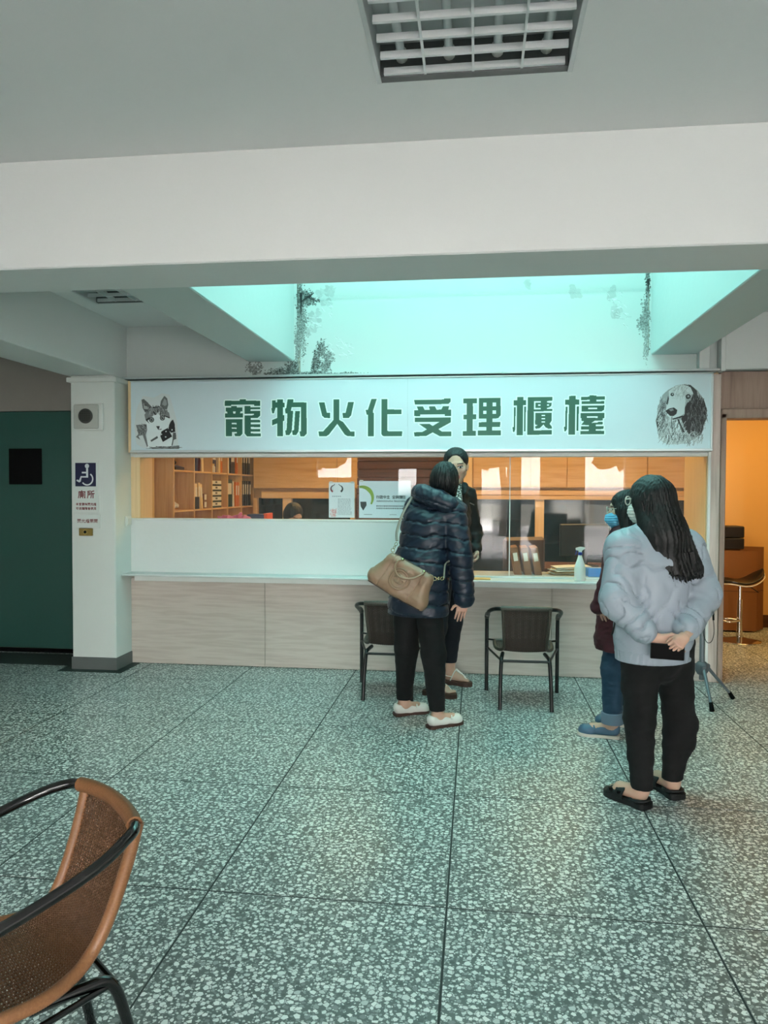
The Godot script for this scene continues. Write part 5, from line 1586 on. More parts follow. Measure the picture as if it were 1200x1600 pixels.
func more_materials() -> void:
	M.worktop = mat(Color(0.84, 0.86, 0.85), 0.18)
	M.milky = mat(Color(0.90, 0.90, 0.89), 0.35)
	M.milky.subsurf_scatter_enabled = true
	M.milky.subsurf_scatter_strength = 0.4
	M.paper = mat(Color(0.86, 0.84, 0.78), 0.8)
	M.manila = mat(Color(0.80, 0.66, 0.42), 0.8)
	M.manila_brown = mat(Color(0.50, 0.31, 0.15), 0.6)
	M.cardboard = mat(Color(0.50, 0.32, 0.16), 0.8)
	M.leather_brown = mat(Color(0.30, 0.17, 0.08), 0.45)
	M.tape = mat(Color(0.78, 0.79, 0.76), 0.3)
	M.reflector = mat(Color(0.74, 0.76, 0.76), 0.4, 0.1)
	M.louvre = mat(Color(0.93, 0.94, 0.94), 0.35, 0.15)
	M.tube = mat(Color(0.85, 0.87, 0.87), 0.25)
	M.black_tube = mat(Color(0.012, 0.011, 0.011), 0.16)
	M.black_tube.clearcoat_enabled = true
	M.black_tube.clearcoat = 0.6
	M.black_tube.clearcoat_roughness = 0.08
	M.black_matt = mat(Color(0.022, 0.024, 0.023), 0.4)
	M.steel_grey = mat(Color(0.42, 0.45, 0.47), 0.35, 0.3)
	M.oak_h = M.oak
	var wick := func(cols: Array, sd: int, r: float) -> StandardMaterial3D:
		var m := mat(Color.WHITE, r)
		m.albedo_texture = noise_tex(sd, 0.05, cols, 256, FastNoiseLite.TYPE_SIMPLEX_SMOOTH, 3)
		return tri_mat(m, Vector3(6, 6, 6), false)
	M.wicker_tan = wick.call([hexc("4f3521"), hexc("755135"), hexc("62432b"), hexc("86603f")], 41, 0.45)
	M.wrap_tan = wick.call([hexc("76502f"), hexc("8f6441"), hexc("825838"), hexc("9b704b")], 42, 0.4)
	M.wicker_dark = wick.call([hexc("231c17"), hexc("3c2f27"), hexc("2f251f"), hexc("483a30")], 43, 0.5)
	M.wrap_dark = wick.call([hexc("2e2a24"), hexc("4a443b"), hexc("3c362f")], 44, 0.45)

# ---------------------------------------------------------------- people
const SKIN := Color(0.56, 0.36, 0.26)   # linear

func fresh() -> Dictionary:
	return {"v": PackedVector3Array(), "n": PackedVector3Array(), "c": PackedColorArray(), "i": PackedInt32Array()}

func look(f: Vector3) -> Basis:   # +z looks along f, +x is the person's left
	var z := f.normalized()
	var x := Vector3.UP.cross(z).normalized()
	return Basis(x, z.cross(x), z)

# a head 0.23 m high from chin to crown, centred on c, with its neck down to "neck"
func head(g: Dictionary, c: Vector3, b: Basis, neck: Vector3, cell := 0.004) -> void:   # a basis longer than one makes a larger head
	var f := Field.new(Vector3(minf(c.x, neck.x), minf(c.y - 0.13, neck.y), minf(c.z, neck.z)) - Vector3(0.14, 0.02, 0.14), Vector3(maxf(c.x, neck.x), c.y + 0.14, maxf(c.z, neck.z)) + Vector3(0.14, 0, 0.14), cell)
	var p := func(x: float, y: float, z: float) -> Vector3: return c + b * Vector3(x, y, z)
	f.ell(p.call(0, 0.035, -0.012), V(0.074, 0.082, 0.092), 0.01, b)
	f.ell(p.call(0, -0.02, 0.018), V(0.061, 0.085, 0.071), 0.025, b)
	for s in [-1.0, 1.0]:
		f.cap(p.call(s * 0.045, -0.050, 0.012), p.call(s * 0.010, -0.096, 0.058), 0.022, 0.017, 0.02)
		f.ell(p.call(s * 0.037, -0.022, 0.058), V(0.024, 0.022, 0.022), 0.02, b)
	f.ell(p.call(0, -0.100, 0.064), V(0.020, 0.014, 0.016), 0.015, b)
	f.cap(p.call(-0.034, 0.024, 0.076), p.call(0.034, 0.024, 0.076), 0.011, 0.011, 0.018)
	f.cap(p.call(0, 0.006, 0.084), p.call(0, -0.034, 0.103), 0.008, 0.0115, 0.012)
	for s in [-1.0, 1.0]:
		f.ell(p.call(s * 0.011, -0.037, 0.094), V(0.008, 0.007, 0.010), 0.005, b)
		f.ell(p.call(s * 0.031, 0.003, 0.097), V(0.018, 0.011, 0.014), 0.010, b, true)
		f.ell(p.call(s * 0.031, 0.001, 0.0765), V(0.0155, 0.0095, 0.0105), 0.003, b)
		f.ell(p.call(s * 0.073, -0.006, -0.010), V(0.009, 0.030, 0.018), 0.008, b)
	f.ell(p.call(0, -0.061, 0.085), V(0.022, 0.0055, 0.011), 0.004, b)
	f.ell(p.call(0, -0.071, 0.083), V(0.019, 0.0065, 0.011), 0.004, b)
	f.cap(p.call(0, -0.055, -0.022), neck, 0.050, 0.058, 0.03)
	var inv := b.inverse()
	f.into(g, func(w: Vector3, _n: Vector3) -> Color:
		var q := inv * (w - c)
		var ax := absf(q.x)
		var col := SKIN
		if q.z > 0.05:
			var ex := (ax - 0.031) / 0.0145
			var ey := (q.y - 0.0015) / 0.0065
			if ex * ex + ey * ey < 1.0:
				col = Color(0.02, 0.013, 0.01) if (ax - 0.031) * (ax - 0.031) + (q.y - 0.0015) * (q.y - 0.0015) < 0.000042 else Color(0.62, 0.58, 0.54)
			elif ex * ex < 1.25 and q.y > 0.001 and q.y < 0.0115 and ex * ex + ey * ey < 2.6:
				col = Color(0.05, 0.03, 0.025)
			elif absf(q.y - 0.0265 + (ax - 0.03) * (ax - 0.03) * 6.0) < 0.0035 and ax > 0.012 and ax < 0.050:
				col = Color(0.05, 0.035, 0.03)
			elif q.y < -0.054 and q.y > -0.079 and ax < 0.023 and q.z > 0.07:
				col = Color(0.42, 0.13, 0.11) if absf(q.y + 0.066) > 0.0012 else Color(0.22, 0.06, 0.05)
			elif absf(q.y + 0.025) < 0.02 and ax > 0.028:
				col = SKIN.lerp(Color(0.60, 0.30, 0.24), 0.35)
		return col)

# a hand: d points along the fingers, n out of the palm, t towards the thumb; curl bends the fingers towards n
func hand(g: Dictionary, w: Vector3, d: Vector3, n: Vector3, t: Vector3, curl: Array, thumb_in := 0.3, s := 0.92) -> void:
	d = d.normalized()
	n = (n - d * n.dot(d)).normalized()
	t = (t - d * t.dot(d) - n * t.dot(n)).normalized()
	var f := Field.new(w - Vector3.ONE * 0.20, w + Vector3.ONE * 0.20, 0.003)
	var off := [0.029, 0.010, -0.010, -0.028]
	var ln := [0.066, 0.075, 0.069, 0.053]
	var kn := [0.082, 0.086, 0.083, 0.076]
	f.cap(w - d * 0.05 * s, w + d * 0.015 * s, 0.023 * s, 0.022 * s, 0.01, 0.75, n)
	for k in 4:
		f.cap(w + d * 0.012 * s + t * off[k] * 0.55 * s, w + d * (kn[k] as float) * s + t * (off[k] as float) * s, 0.0145 * s, 0.0115 * s, 0.012)
		var p := w + d * (kn[k] as float) * s + t * (off[k] as float) * s
		var dir: Vector3 = (d + t * (off[k] as float) * 1.2).normalized()
		var r := 0.0092 * s if k < 3 else 0.0080 * s
		for q in 3:
			dir = (dir * cos(curl[k] * [0.8, 1.0, 0.6][q]) + n * sin(curl[k] * [0.8, 1.0, 0.6][q])).normalized()
			var l: float = ln[k] * [0.44, 0.32, 0.26][q] * s
			f.cap(p, p + dir * l, r, r * 0.88, 0.002)
			p += dir * l
			r *= 0.88
	f.cap(w + d * 0.02 * s + t * 0.014 * s, w + d * 0.048 * s + t * 0.030 * s + n * 0.008 * s, 0.015 * s, 0.014 * s, 0.012)
	var b0 := w + d * 0.040 * s + t * 0.032 * s + n * 0.008 * s
	var d1 := (d * 0.72 + t * (0.75 - thumb_in) + n * thumb_in).normalized()
	var d2 := (d * 0.9 + t * (0.35 - thumb_in * 0.8) + n * thumb_in * 1.2).normalized()
	f.cap(b0, b0 + d1 * 0.038 * s, 0.0115 * s, 0.0098 * s, 0.008)
	f.cap(b0 + d1 * 0.038 * s, b0 + d1 * 0.038 * s + d2 * 0.028 * s, 0.0098 * s, 0.0078 * s, 0.003)
	f.into(g, func(q: Vector3, _n: Vector3) -> Color:
		return SKIN.lerp(Color(0.62, 0.30, 0.25), clampf((q - w).dot(d) * 4.0, 0.0, 0.4)))

# the figure under the clothes, one continuous skin: J holds its joints
func figure(J: Dictionary, hb: Basis, hands: Array, head_cell := 0.004) -> ArrayMesh:
	var g := fresh()
	var lo := Vector3(9, 0, 9)
	var hi := Vector3(-9, 0, -9)
	for k in J:
		if k == "fwd" or k == "sole":
			continue
		var p: Vector3 = J[k]
		lo = Vector3(minf(lo.x, p.x), 0, minf(lo.z, p.z))
		hi = Vector3(maxf(hi.x, p.x), 0, maxf(hi.z, p.z))
	var f := Field.new(lo - Vector3(0.16, 0.02, 0.16), Vector3(hi.x + 0.16, J.neck.y + 0.08, hi.z + 0.16), 0.012)
	var fw: Vector3 = J.fwd
	f.cap(J.pelvis, J.waist, 0.125, 0.110, 0.03, 0.75, fw)
	f.cap(J.waist, J.chest, 0.110, 0.125, 0.04, 0.72, fw)
	f.cap(J.chest, J.neck, 0.11, 0.055, 0.04, 0.8, fw)
	for s in ["L", "R"]:
		f.cap(J.neck - Vector3(0, 0.04, 0), J["sh" + s], 0.05, 0.05, 0.04)
		f.cap(J["sh" + s], J["el" + s], 0.046, 0.036, 0.02)
		f.cap(J["el" + s], J["wr" + s], 0.036, 0.024, 0.015)
		f.cap(J["hip" + s], J["kn" + s], 0.075, 0.052, 0.04)
		f.cap(J["kn" + s], J["an" + s], 0.052, 0.036, 0.02)
		var toe: Vector3 = J["toe" + s]
		var heel: Vector3 = J["heel" + s]
		var dir := (toe - heel).normalized()
		var fl: float = J.get("sole", 0.022)
		f.cap(J["an" + s], heel + dir * 0.045 + Vector3(0, fl + 0.022, 0), 0.034, 0.026, 0.02)
		f.cap(heel + dir * 0.035 + Vector3(0, fl + 0.024, 0), toe - dir * 0.085 + Vector3(0, fl + 0.024, 0), 0.025, 0.029, 0.02)
		f.cap(J["an" + s] - Vector3(0, 0.01, 0), toe - dir * 0.09 + Vector3(0, fl + 0.024, 0), 0.028, 0.024, 0.03)
		# five toes
		var side := dir.cross(Vector3.UP) * (-1.0 if s == "L" else 1.0)
		for k in 5:
			var o := (k - 2) * 0.0155
			var back := absf(k - 0.7) * 0.009
			f.cap(toe - dir * 0.085 + side * o * 0.8 + Vector3(0, fl + 0.015, 0), toe - dir * (0.016 + back) + side * o + Vector3(0, fl + 0.010, 0), 0.013, 0.0105 if k == 0 else 0.0085, 0.008)
	f.into(g, func(_p: Vector3, _n: Vector3) -> Color: return SKIN)
	head(g, J.head, hb, J.neck - Vector3(0, 0.03, 0), head_cell)
	for h in hands:
		hand(g, h[0], h[1], h[2], h[3], h[4], h[5], h[6] if h.size() > 6 else 0.92)
	return Field._am(g)

func wave(sd: int, fr: float) -> FastNoiseLite:
	var w := FastNoiseLite.new()
	w.seed = sd
	w.frequency = fr
	w.fractal_octaves = 2
	return w

func foot_outline(l: float, w: float, grow := 0.0) -> PackedVector2Array:   # x across (inner side +), y from heel to toe
	var base := [[0.0, -0.36], [0.06, -0.46], [0.30, -0.40], [0.62, -0.50], [0.80, -0.48], [0.93, -0.34], [1.0, -0.02], [0.985, 0.22], [0.90, 0.46], [0.72, 0.52], [0.50, 0.36], [0.30, 0.36], [0.06, 0.44], [0.0, 0.34], [-0.015, 0.0]]
	var raw := []
	for e in base:
		raw.append(V(e[1] * w, e[0] * l, 0))
	raw.append(raw[0])
	var out := PackedVector2Array()
	var sm := smooth_path(raw, 3)
	for k in sm.size() - 1:
		out.append(Vector2(sm[k].x, sm[k].y))
	if grow != 0.0:
		out = Geometry2D.offset_polygon(out, grow, Geometry2D.JOIN_ROUND)[0]
	return out

func foot_frame(heel: Vector3, toe: Vector3, left: bool) -> Transform3D:   # x inner side, y to the toe, z up
	var d := (toe - heel)
	d.y = 0
	d = d.normalized()
	var left_dir := Vector3.UP.cross(d)
	var b := Basis(-left_dir if left else left_dir, d, Vector3.UP)
	return Transform3D(b, Vector3(heel.x, 0, heel.z))

# a low shoe: upper with an opening for the foot, and a sole under it
func shoe(parent: Node3D, called: String, heel: Vector3, toe: Vector3, left: bool, upper: Material, sole: Material, open_to := 0.56) -> void:
	var t := foot_frame(heel, toe, left)
	var l := (toe - heel).length()
	var f := Field.new(Vector3(minf(heel.x, toe.x), 0, minf(heel.z, toe.z)) - Vector3(0.08, 0, 0.08), Vector3(maxf(heel.x, toe.x), 0.14, maxf(heel.z, toe.z)) + Vector3(0.08, 0, 0.08), 0.005)
	var q := func(x: float, y: float, z: float) -> Vector3: return t * Vector3(x, y * l, z)
	f.cap(q.call(0, 0.13, 0.045), q.call(0, 0.40, 0.04), 0.036, 0.037, 0.02)
	f.cap(q.call(0, 0.12, 0.062), q.call(0, 0.2, 0.05), 0.033, 0.034, 0.02)
	f.cap(q.call(0, 0.40, 0.043), q.call(0.002, 0.80, 0.030), 0.036, 0.040, 0.02)
	f.cap(q.call(-0.012, 0.72, 0.030), q.call(0.010, 0.86, 0.026), 0.033, 0.030, 0.02)
	f.cap(q.call(0, 0.16, 0.085), q.call(0, open_to, 0.068), 0.030, 0.027, 0.006, 1.0, Vector3.BACK, true)
	f.cap(q.call(0, 0.16, 0.12), q.call(0, open_to - 0.04, 0.11), 0.036, 0.030, 0.01, 1.0, Vector3.BACK, true)
	f.cut(Vector3(0, 0.016, 0), Vector3.DOWN)
	var u := put(called, f.mesh(), upper, parent)
	put("sole", Geo.new().prism(foot_outline(l, 0.086, 0.002), t, 0.0, 0.019).mesh(), sole, u)
	# apron seam and a little tongue strap
	var arc := []
	for k in 9:
		var a := lerpf(-1.25, 1.25, k / 8.0)
		arc.append(q.call(sin(a) * 0.030, 0.64 + cos(a) * 0.18, 0.064 - 0.010 * cos(a)))
	put("seam", Geo.new().tube(arc, 0.0022, 5).mesh(), upper, u)
	put("strap", Geo.new().tube([q.call(-0.040, 0.585, 0.050), q.call(-0.022, 0.60, 0.069), q.call(0, 0.605, 0.073), q.call(0.022, 0.60, 0.069), q.call(0.040, 0.585, 0.050)], 0.007, 6, false, -1.0, 0.5, V(0, 1, 0)).mesh(), upper, u)

func cloth_mat(c: Color, rough: float, rim := 0.0, sc := 14.0) -> StandardMaterial3D:
	var m := mat(c, rough)
	m.normal_enabled = true
	m.normal_texture = M.weave
	m.normal_scale = 0.25
	if rim > 0.0:
		m.rim_enabled = true
		m.rim = rim
		m.rim_tint = 0.5
	return tri_mat(m, Vector3.ONE * sc, false)

func people_materials() -> void:
	M.weave = noise_tex(61, 0.06, [], 256, FastNoiseLite.TYPE_SIMPLEX_SMOOTH, 2, true, 3.0)
	M.skin = mat(Color.WHITE, 0.5)
	M.skin.vertex_color_use_as_albedo = true
	M.skin.subsurf_scatter_enabled = true
	M.skin.subsurf_scatter_strength = 0.08
	M.hair = mat(Color(0.024, 0.021, 0.020), 0.52)
	M.navy = cloth_mat(Color(0.075, 0.118, 0.185), 0.40, 0.1)
	M.black_cloth = cloth_mat(Color(0.010, 0.010, 0.011), 0.9)
	M.black_jacket = cloth_mat(Color(0.042, 0.055, 0.052), 0.6, 0.1)
	M.navy_trouser = cloth_mat(Color(0.035, 0.042, 0.085), 0.8)
	M.maroon = cloth_mat(Color(0.26, 0.045, 0.10), 0.65, 0.1)
	M.denim = cloth_mat(Color(0.13, 0.24, 0.33), 0.8, 0.0, 10.0)
	M.denim_cuff = cloth_mat(Color(0.42, 0.50, 0.57), 0.85)
	M.silver_cloth = cloth_mat(Color(0.60, 0.64, 0.68), 0.42, 0.1)
	M.white_leather = mat(Color(0.87, 0.87, 0.84), 0.4)
	M.brown_sole = mat(Color(0.27, 0.17, 0.13), 0.6)
	M.blue_leather = mat(Color(0.27, 0.39, 0.48), 0.45)
	M.white_sole = mat(Color(0.84, 0.80, 0.75), 0.6)
	M.black_rubber = mat(Color(0.035, 0.038, 0.045), 0.6)
	M.mask_blue = cloth_mat(Color(0.42, 0.72, 0.86), 0.8)
	M.bag_leather = cloth_mat(Color(0.56, 0.445, 0.35), 0.38, 0.0, 20.0)
	M.phone_glass = mat(Color(0.003, 0.003, 0.004), 0.3)
	M.phone_glass.metallic_specular = 0.15
	M.strap_leather = mat(Color(0.46, 0.38, 0.33), 0.45)
	M.gold = mat(Color(0.80, 0.72, 0.55), 0.25, 0.9)

# hair: a field shaped by strands that run down it
func strands(f: Field, c: Vector3, sd: int, amp: float, across := 150.0) -> Field:
	var w := wave(sd, 1.0)
	return f.shape(0.03, func(p: Vector3, d: float) -> float:
		var a := atan2(p.x - c.x, p.z - c.z)
		return d + amp * (w.get_noise_3d(a * across * 0.09, p.y * 5.0, 0.0) + 0.6 * w.get_noise_3d(a * across * 0.25, p.y * 9.0, 7.0)))

func build_people() -> void:
	people_materials()
	navy_woman()
	black_woman()
	maroon_woman()
	grey_woman()
	clerk()

# ---- the woman in the navy puffer jacket, seen from behind
func navy_woman() -> void:
	var O := V(-0.37, 0, -4.93)
	var q := func(x: float, y: float, z: float) -> Vector3: return V(x, y, z) - O
	var t := thing("person", "woman in a long navy padded jacket and white loafers, seen from behind", "person", O)
	var fw := V(0.6, 0, -0.8)
	var J := {
		"fwd": V(0, 0, 0), "pelvis": q.call(-0.385, 0.88, -4.93), "waist": q.call(-0.37, 1.06, -4.94), "chest": q.call(-0.31, 1.28, -4.99), "neck": q.call(-0.245, 1.47, -5.07), "head": q.call(-0.213, 1.592, -5.12),
		"shL": q.call(-0.40, 1.39, -5.07), "elL": q.call(-0.42, 1.14, -5.24), "wrL": q.call(-0.34, 0.985, -5.36), "shR": q.call(-0.15, 1.365, -4.94), "elR": q.call(-0.098, 1.09, -4.86), "wrR": q.call(-0.072, 0.815, -4.86),
		"hipL": q.call(-0.455, 0.86, -4.98), "knL": q.call(-0.455, 0.46, -4.97), "anL": q.call(-0.475, 0.075, -5.005), "heelL": q.call(-0.535, 0, -4.975), "toeL": q.call(-0.312, 0, -5.095),
		"hipR": q.call(-0.315, 0.86, -4.87), "knR": q.call(-0.265, 0.46, -4.81), "anR": q.call(-0.238, 0.075, -4.775), "heelR": q.call(-0.292, 0, -4.735), "toeR": q.call(-0.075, 0, -4.885),
	}
	J.fwd = V(0, 0, 0)
	var hb := look(V(0.25, -0.12, -1))
	J.fwd = fw
	put("body", figure(J, hb, [[J.wrR, V(-0.22, -1.0, -0.05), V(-0.15, 0.0, 1), V(-1, 0.1, 0.1), [0.14, 0.10, 0.14, 0.22], 0.05], [J.wrL, V(0.4, -0.2, -0.9), V(0, -1, 0.1), V(1, 0, 0.4), [0.2, 0.2, 0.25, 0.3], 0.2]]), M.skin, t)
	# trousers
	var f := Field.new(V(-0.26, 0.08, -0.26), V(0.30, 1.0, 0.34), 0.010)
	f.cap(J.pelvis + V(0, -0.02, 0), J.pelvis + V(0, 0.06, 0), 0.155, 0.15, 0.03, 0.8, fw)
	for s in ["L", "R"]:
		f.cap(J["hip" + s], J["kn" + s], 0.098, 0.078, 0.03)
		f.cap(J["kn" + s], J["an" + s] + V(0, 0.01, 0), 0.078, 0.050, 0.03)
	var wn := wave(5, 9.0)
	f.shape(0.03, func(p: Vector3, d: float) -> float: return d + 0.004 * wn.get_noise_3d(p.x, p.y * 1.8, p.z))
	f.cut(V(0, 0.108, 0), Vector3.DOWN)
	put("trousers", f.mesh(), M.black_cloth, t)
	# padded jacket
	f = Field.new(V(-0.36, 0.62, -0.68), V(0.44, 1.66, 0.34), 0.0085)
	f.cap(q.call(-0.378, 0.74, -4.925), q.call(-0.370, 0.95, -4.93), 0.218, 0.198, 0.03, 0.80, fw)
	f.cap(q.call(-0.370, 0.95, -4.93), q.call(-0.325, 1.26, -4.98), 0.198, 0.172, 0.05, 0.76, fw)
	f.cap(q.call(-0.325, 1.26, -4.98), q.call(-0.265, 1.42, -5.04), 0.172, 0.10, 0.05, 0.8, fw)
	f.cap(q.call(-0.27, 1.41, -5.04), J.shL + V(0.01, 0.0, 0), 0.09, 0.085, 0.05)
	f.cap(q.call(-0.27, 1.41, -5.04), J.shR + V(-0.01, -0.01, 0), 0.09, 0.085, 0.05)
	f.cap(J.shL, J.elL, 0.088, 0.076, 0.02)
	f.cap(J.elL, J.wrL, 0.076, 0.056, 0.02)
	f.cap(J.shR, J.elR, 0.088, 0.078, 0.012)
	f.cap(J.elR, J.wrR + V(0, 0.005, 0), 0.078, 0.066, 0.012)
	wn = wave(8, 10.0)
	var wn2 := wave(9, 30.0)
	f.shape(0.045, func(p: Vector3, d: float) -> float:
		var y := p.y + 0.10 * p.x + 0.02 * wn.get_noise_2d(p.x * 0.6, p.z * 0.6)
		var ph := fposmod(y / 0.088, 1.0)
		var e := absf(ph - 0.5) * 2.0
		var seam := pow(e, 9.0)
		return d + 0.0135 * seam - 0.003 + 0.005 * wn.get_noise_3d(p.x * 0.9 + p.y * 0.5, p.y * 2.0 - p.x * 0.7, p.z * 0.9) + 0.003 * wn2.get_noise_3d(p.x * 0.5, p.y * 0.5, p.z * 0.5) * (0.4 + seam))
	f.cut(q.call(-0.39, 0.700, -4.93), V(0.0, -1, 0.02))
	# hem rounds in; the cuff of the right sleeve
	var jk := put("jacket", f.mesh(), M.navy, t)
	# thick folded hood round the neck
	f = Field.new(V(-0.22, 1.25, -0.45), V(0.42, 1.68, 0.28), 0.0085)
	var ring := [q.call(-0.375, 1.50, -5.00), q.call(-0.345, 1.495, -4.935), q.call(-0.27, 1.465, -4.885), q.call(-0.185, 1.425, -4.89), q.call(-0.125, 1.395, -4.95), q.call(-0.11, 1.39, -5.05), q.call(-0.15, 1.42, -5.15), q.call(-0.25, 1.47, -5.18), q.call(-0.34, 1.50, -5.12)]
	for k in ring.size():
		f.cap(ring[k], ring[(k + 1) % ring.size()], 0.058 if k < 4 else 0.048, 0.058 if k < 3 else 0.048, 0.03)
	f.shape(0.03, func(p: Vector3, d: float) -> float: return d + 0.006 * wn.get_noise_3d(p.x * 2.5, p.y * 1.2, p.z * 2.5) + 0.010 * exp(-pow((p.y + 0.35 * p.x - 1.478) / 0.006, 2.0)))
	put("hood", f.mesh(), M.navy, jk)
	# bobbed black hair
	f = Field.new(J.head - Vector3.ONE * 0.17, J.head + Vector3.ONE * 0.16, 0.005)
	f.ell(J.head + V(0, 0.026, 0.008), V(0.090, 0.098, 0.105), 0.02, hb)
	f.ell(J.head + V(-0.004, -0.02, 0.026), V(0.088, 0.088, 0.088), 0.04, hb)
	f.cap(J.head + V(0.055, -0.03, 0.02), J.head + V(0.062, -0.095, 0.01), 0.030, 0.022, 0.03)
	f.cap(J.head + V(-0.06, -0.03, 0.02), J.head + V(-0.06, -0.09, 0.01), 0.030, 0.02, 0.03)
	f.ell(J.head + hb * V(0, -0.03, 0.115), V(0.052, 0.085, 0.06), 0.02, hb, true)
	strands(f, J.head, 3, 0.006)
	put("hair", f.mesh(), M.hair, t)
	shoe(t, "loafer", J.heelL, J.toeL, true, M.white_leather, M.brown_sole)
	shoe(t, "loafer", J.heelR, J.toeR, false, M.white_leather, M.brown_sole)
	handbag()

func handbag() -> void:
	# hangs at her back from the left shoulder, tilted; x along its top, y up its side, z towards the viewer
	var b := Basis(V(0, 0, 1), deg_to_rad(-28)) * Basis(Vector3.UP, deg_to_rad(-8))
	var O := V(-0.452, 0.962, -4.675)
	var t := thing("handbag", "tan leather handbag with an embossed round monogram, slung behind the navy jacket", "bag", O)
	var w := func(x: float, y: float, z: float) -> Vector3: return b * V(x, y, z)
	var f := Field.new(V(-0.26, -0.25, -0.14), V(0.28, 0.25, 0.14), 0.004)
	# a soft trapezium: narrow along the zip, wide along the base
	f.cap(w.call(-0.11, 0.095, 0), w.call(0.13, 0.095, 0), 0.026, 0.026, 0.02)
	f.cap(w.call(-0.155, -0.075, 0), w.call(0.155, -0.085, 0), 0.052, 0.052, 0.05)
	f.cap(w.call(-0.125, 0.06, 0), w.call(-0.155, -0.06, 0), 0.034, 0.05, 0.05)
	f.cap(w.call(0.14, 0.06, 0), w.call(0.155, -0.06, 0), 0.034, 0.05, 0.05)
	f.cap(w.call(0, 0.05, 0), w.call(0, -0.07, 0), 0.04, 0.058, 0.06)
	f.bx(w.call(0.005, -0.005, 0), V(0.13, 0.08, 0.022), 0.02, 0.03, b)
	f.cut(w.call(0, -0.118, 0), b * Vector3.DOWN)
	f.cut(w.call(0, 0.112, 0), b * Vector3.UP)
	var inv := b.inverse()
	var wn := wave(14, 12.0)
	# the emblem is pressed into the front: two rings and a pair of letters, one turned over
	f.shape(0.02, func(p: Vector3, d: float) -> float:
		var u := inv * p
		var e := d + 0.004 * wn.get_noise_3d(u.x, u.y * 1.3, 0)
		if u.z > 0.0:
			var c := Vector2(u.x + 0.012, u.y + 0.005)
			var r := c.length()
			if r < 0.075:
				e -= 0.006 * exp(-pow((r - 0.064) / 0.004, 2.0)) + 0.005 * exp(-pow((r - 0.052) / 0.0035, 2.0))
			for s in [-1.0, 1.0]:
				var v := Vector2(c.x * s - 0.010, c.y * s)
				var rr := v.length()
				var gap := v.x > 0.0 and v.y > 0.0 and v.y < 0.016
				if rr < 0.032 and not gap:
					e -= 0.006 * exp(-pow((rr - 0.024) / 0.004, 2.0))
				if absf(v.y) < 0.003 and v.x > 0.004 and v.x < 0.026:
					e -= 0.005
			# side seams
			e += 0.004 * exp(-pow((u.x - 0.100 - u.y * 0.10) / 0.0025, 2.0)) + 0.004 * exp(-pow((u.x + 0.112 - u.y * 0.10) / 0.0025, 2.0))
		return e)
	put("pouch", f.mesh(), M.bag_leather, t)
	put("piping", Geo.new().tube([w.call(-0.185, -0.113, 0.045), w.call(-0.05, -0.117, 0.052), w.call(0.08, -0.117, 0.052), w.call(0.19, -0.113, 0.045)], 0.0035, 6).mesh(), M.brown_sole, t)
	put("zip", Geo.new().tube([w.call(-0.12, 0.113, 0), w.call(0.135, 0.113, 0)], 0.006, 6, false, -1.0, 0.5).mesh(), M.brown_sole, t)
	# carrying handle that flops over the front
	put("handle", Geo.new().tube(smooth_path([w.call(-0.055, 0.105, 0.028), w.call(-0.075, 0.085, 0.05), w.call(-0.060, 0.035, 0.072), w.call(-0.01, 0.012, 0.080), w.call(0.055, 0.035, 0.072), w.call(0.098, 0.085, 0.05), w.call(0.10, 0.105, 0.028)], 6), 0.0075, 8).mesh(), M.bag_leather, t)
	for x in [-0.055, 0.10]:
		put("stud", Geo.new().lathe([Vector2(0, -0.006), Vector2(0.010, -0.006), Vector2(0.010, 0.006), Vector2(0, 0.008)], w.call(x, 0.108, 0.030), 10, b * Basis(Vector3.RIGHT, PI / 2)).mesh(), M.gold, t)
	for k in 3:
		put("ring", Geo.new().tube(circle(w.call(-0.145, 0.125 + k * 0.022, 0.0), 0.011, b * Basis(Vector3.UP, k * 1.3)), 0.0022, 6, true).mesh(), M.gold, t)
		put("ring", Geo.new().tube(circle(w.call(0.175 + k * 0.020, 0.10 + k * 0.012, 0.0), 0.011, b * Basis(Vector3.UP, k * 1.3)), 0.0022, 6, true).mesh(), M.gold, t)
	var a := V(-0.452, 0.962, -4.675)
	var up := smooth_path([w.call(-0.150, 0.19, 0.0), V(-0.500, 1.26, -4.76) - a, V(-0.475, 1.36, -4.845) - a, V(-0.43, 1.455, -4.935) - a, V(-0.415, 1.488, -5.02) - a, V(-0.42, 1.44, -5.12) - a, V(-0.43, 1.33, -5.17) - a], 7)
	put("strap", Geo.new().tube(up, 0.0095, 8, false, -1.0, 0.35, V(0, 0, 1)).mesh(), M.strap_leather, t)
	put("strap", Geo.new().tube(smooth_path([w.call(0.225, 0.13, 0.0), V(-0.192, 1.045, -4.76) - a, V(-0.168, 1.065, -4.82) - a, V(-0.155, 1.075, -4.90) - a], 5), 0.006, 8).mesh(), M.strap_leather, t)

func circle(c: Vector3, r: float, b: Basis, n := 14) -> Array:
	var out := []
	for k in n:
		out.append(c + b * V(cos(TAU * k / n) * r, sin(TAU * k / n) * r, 0))
	return out

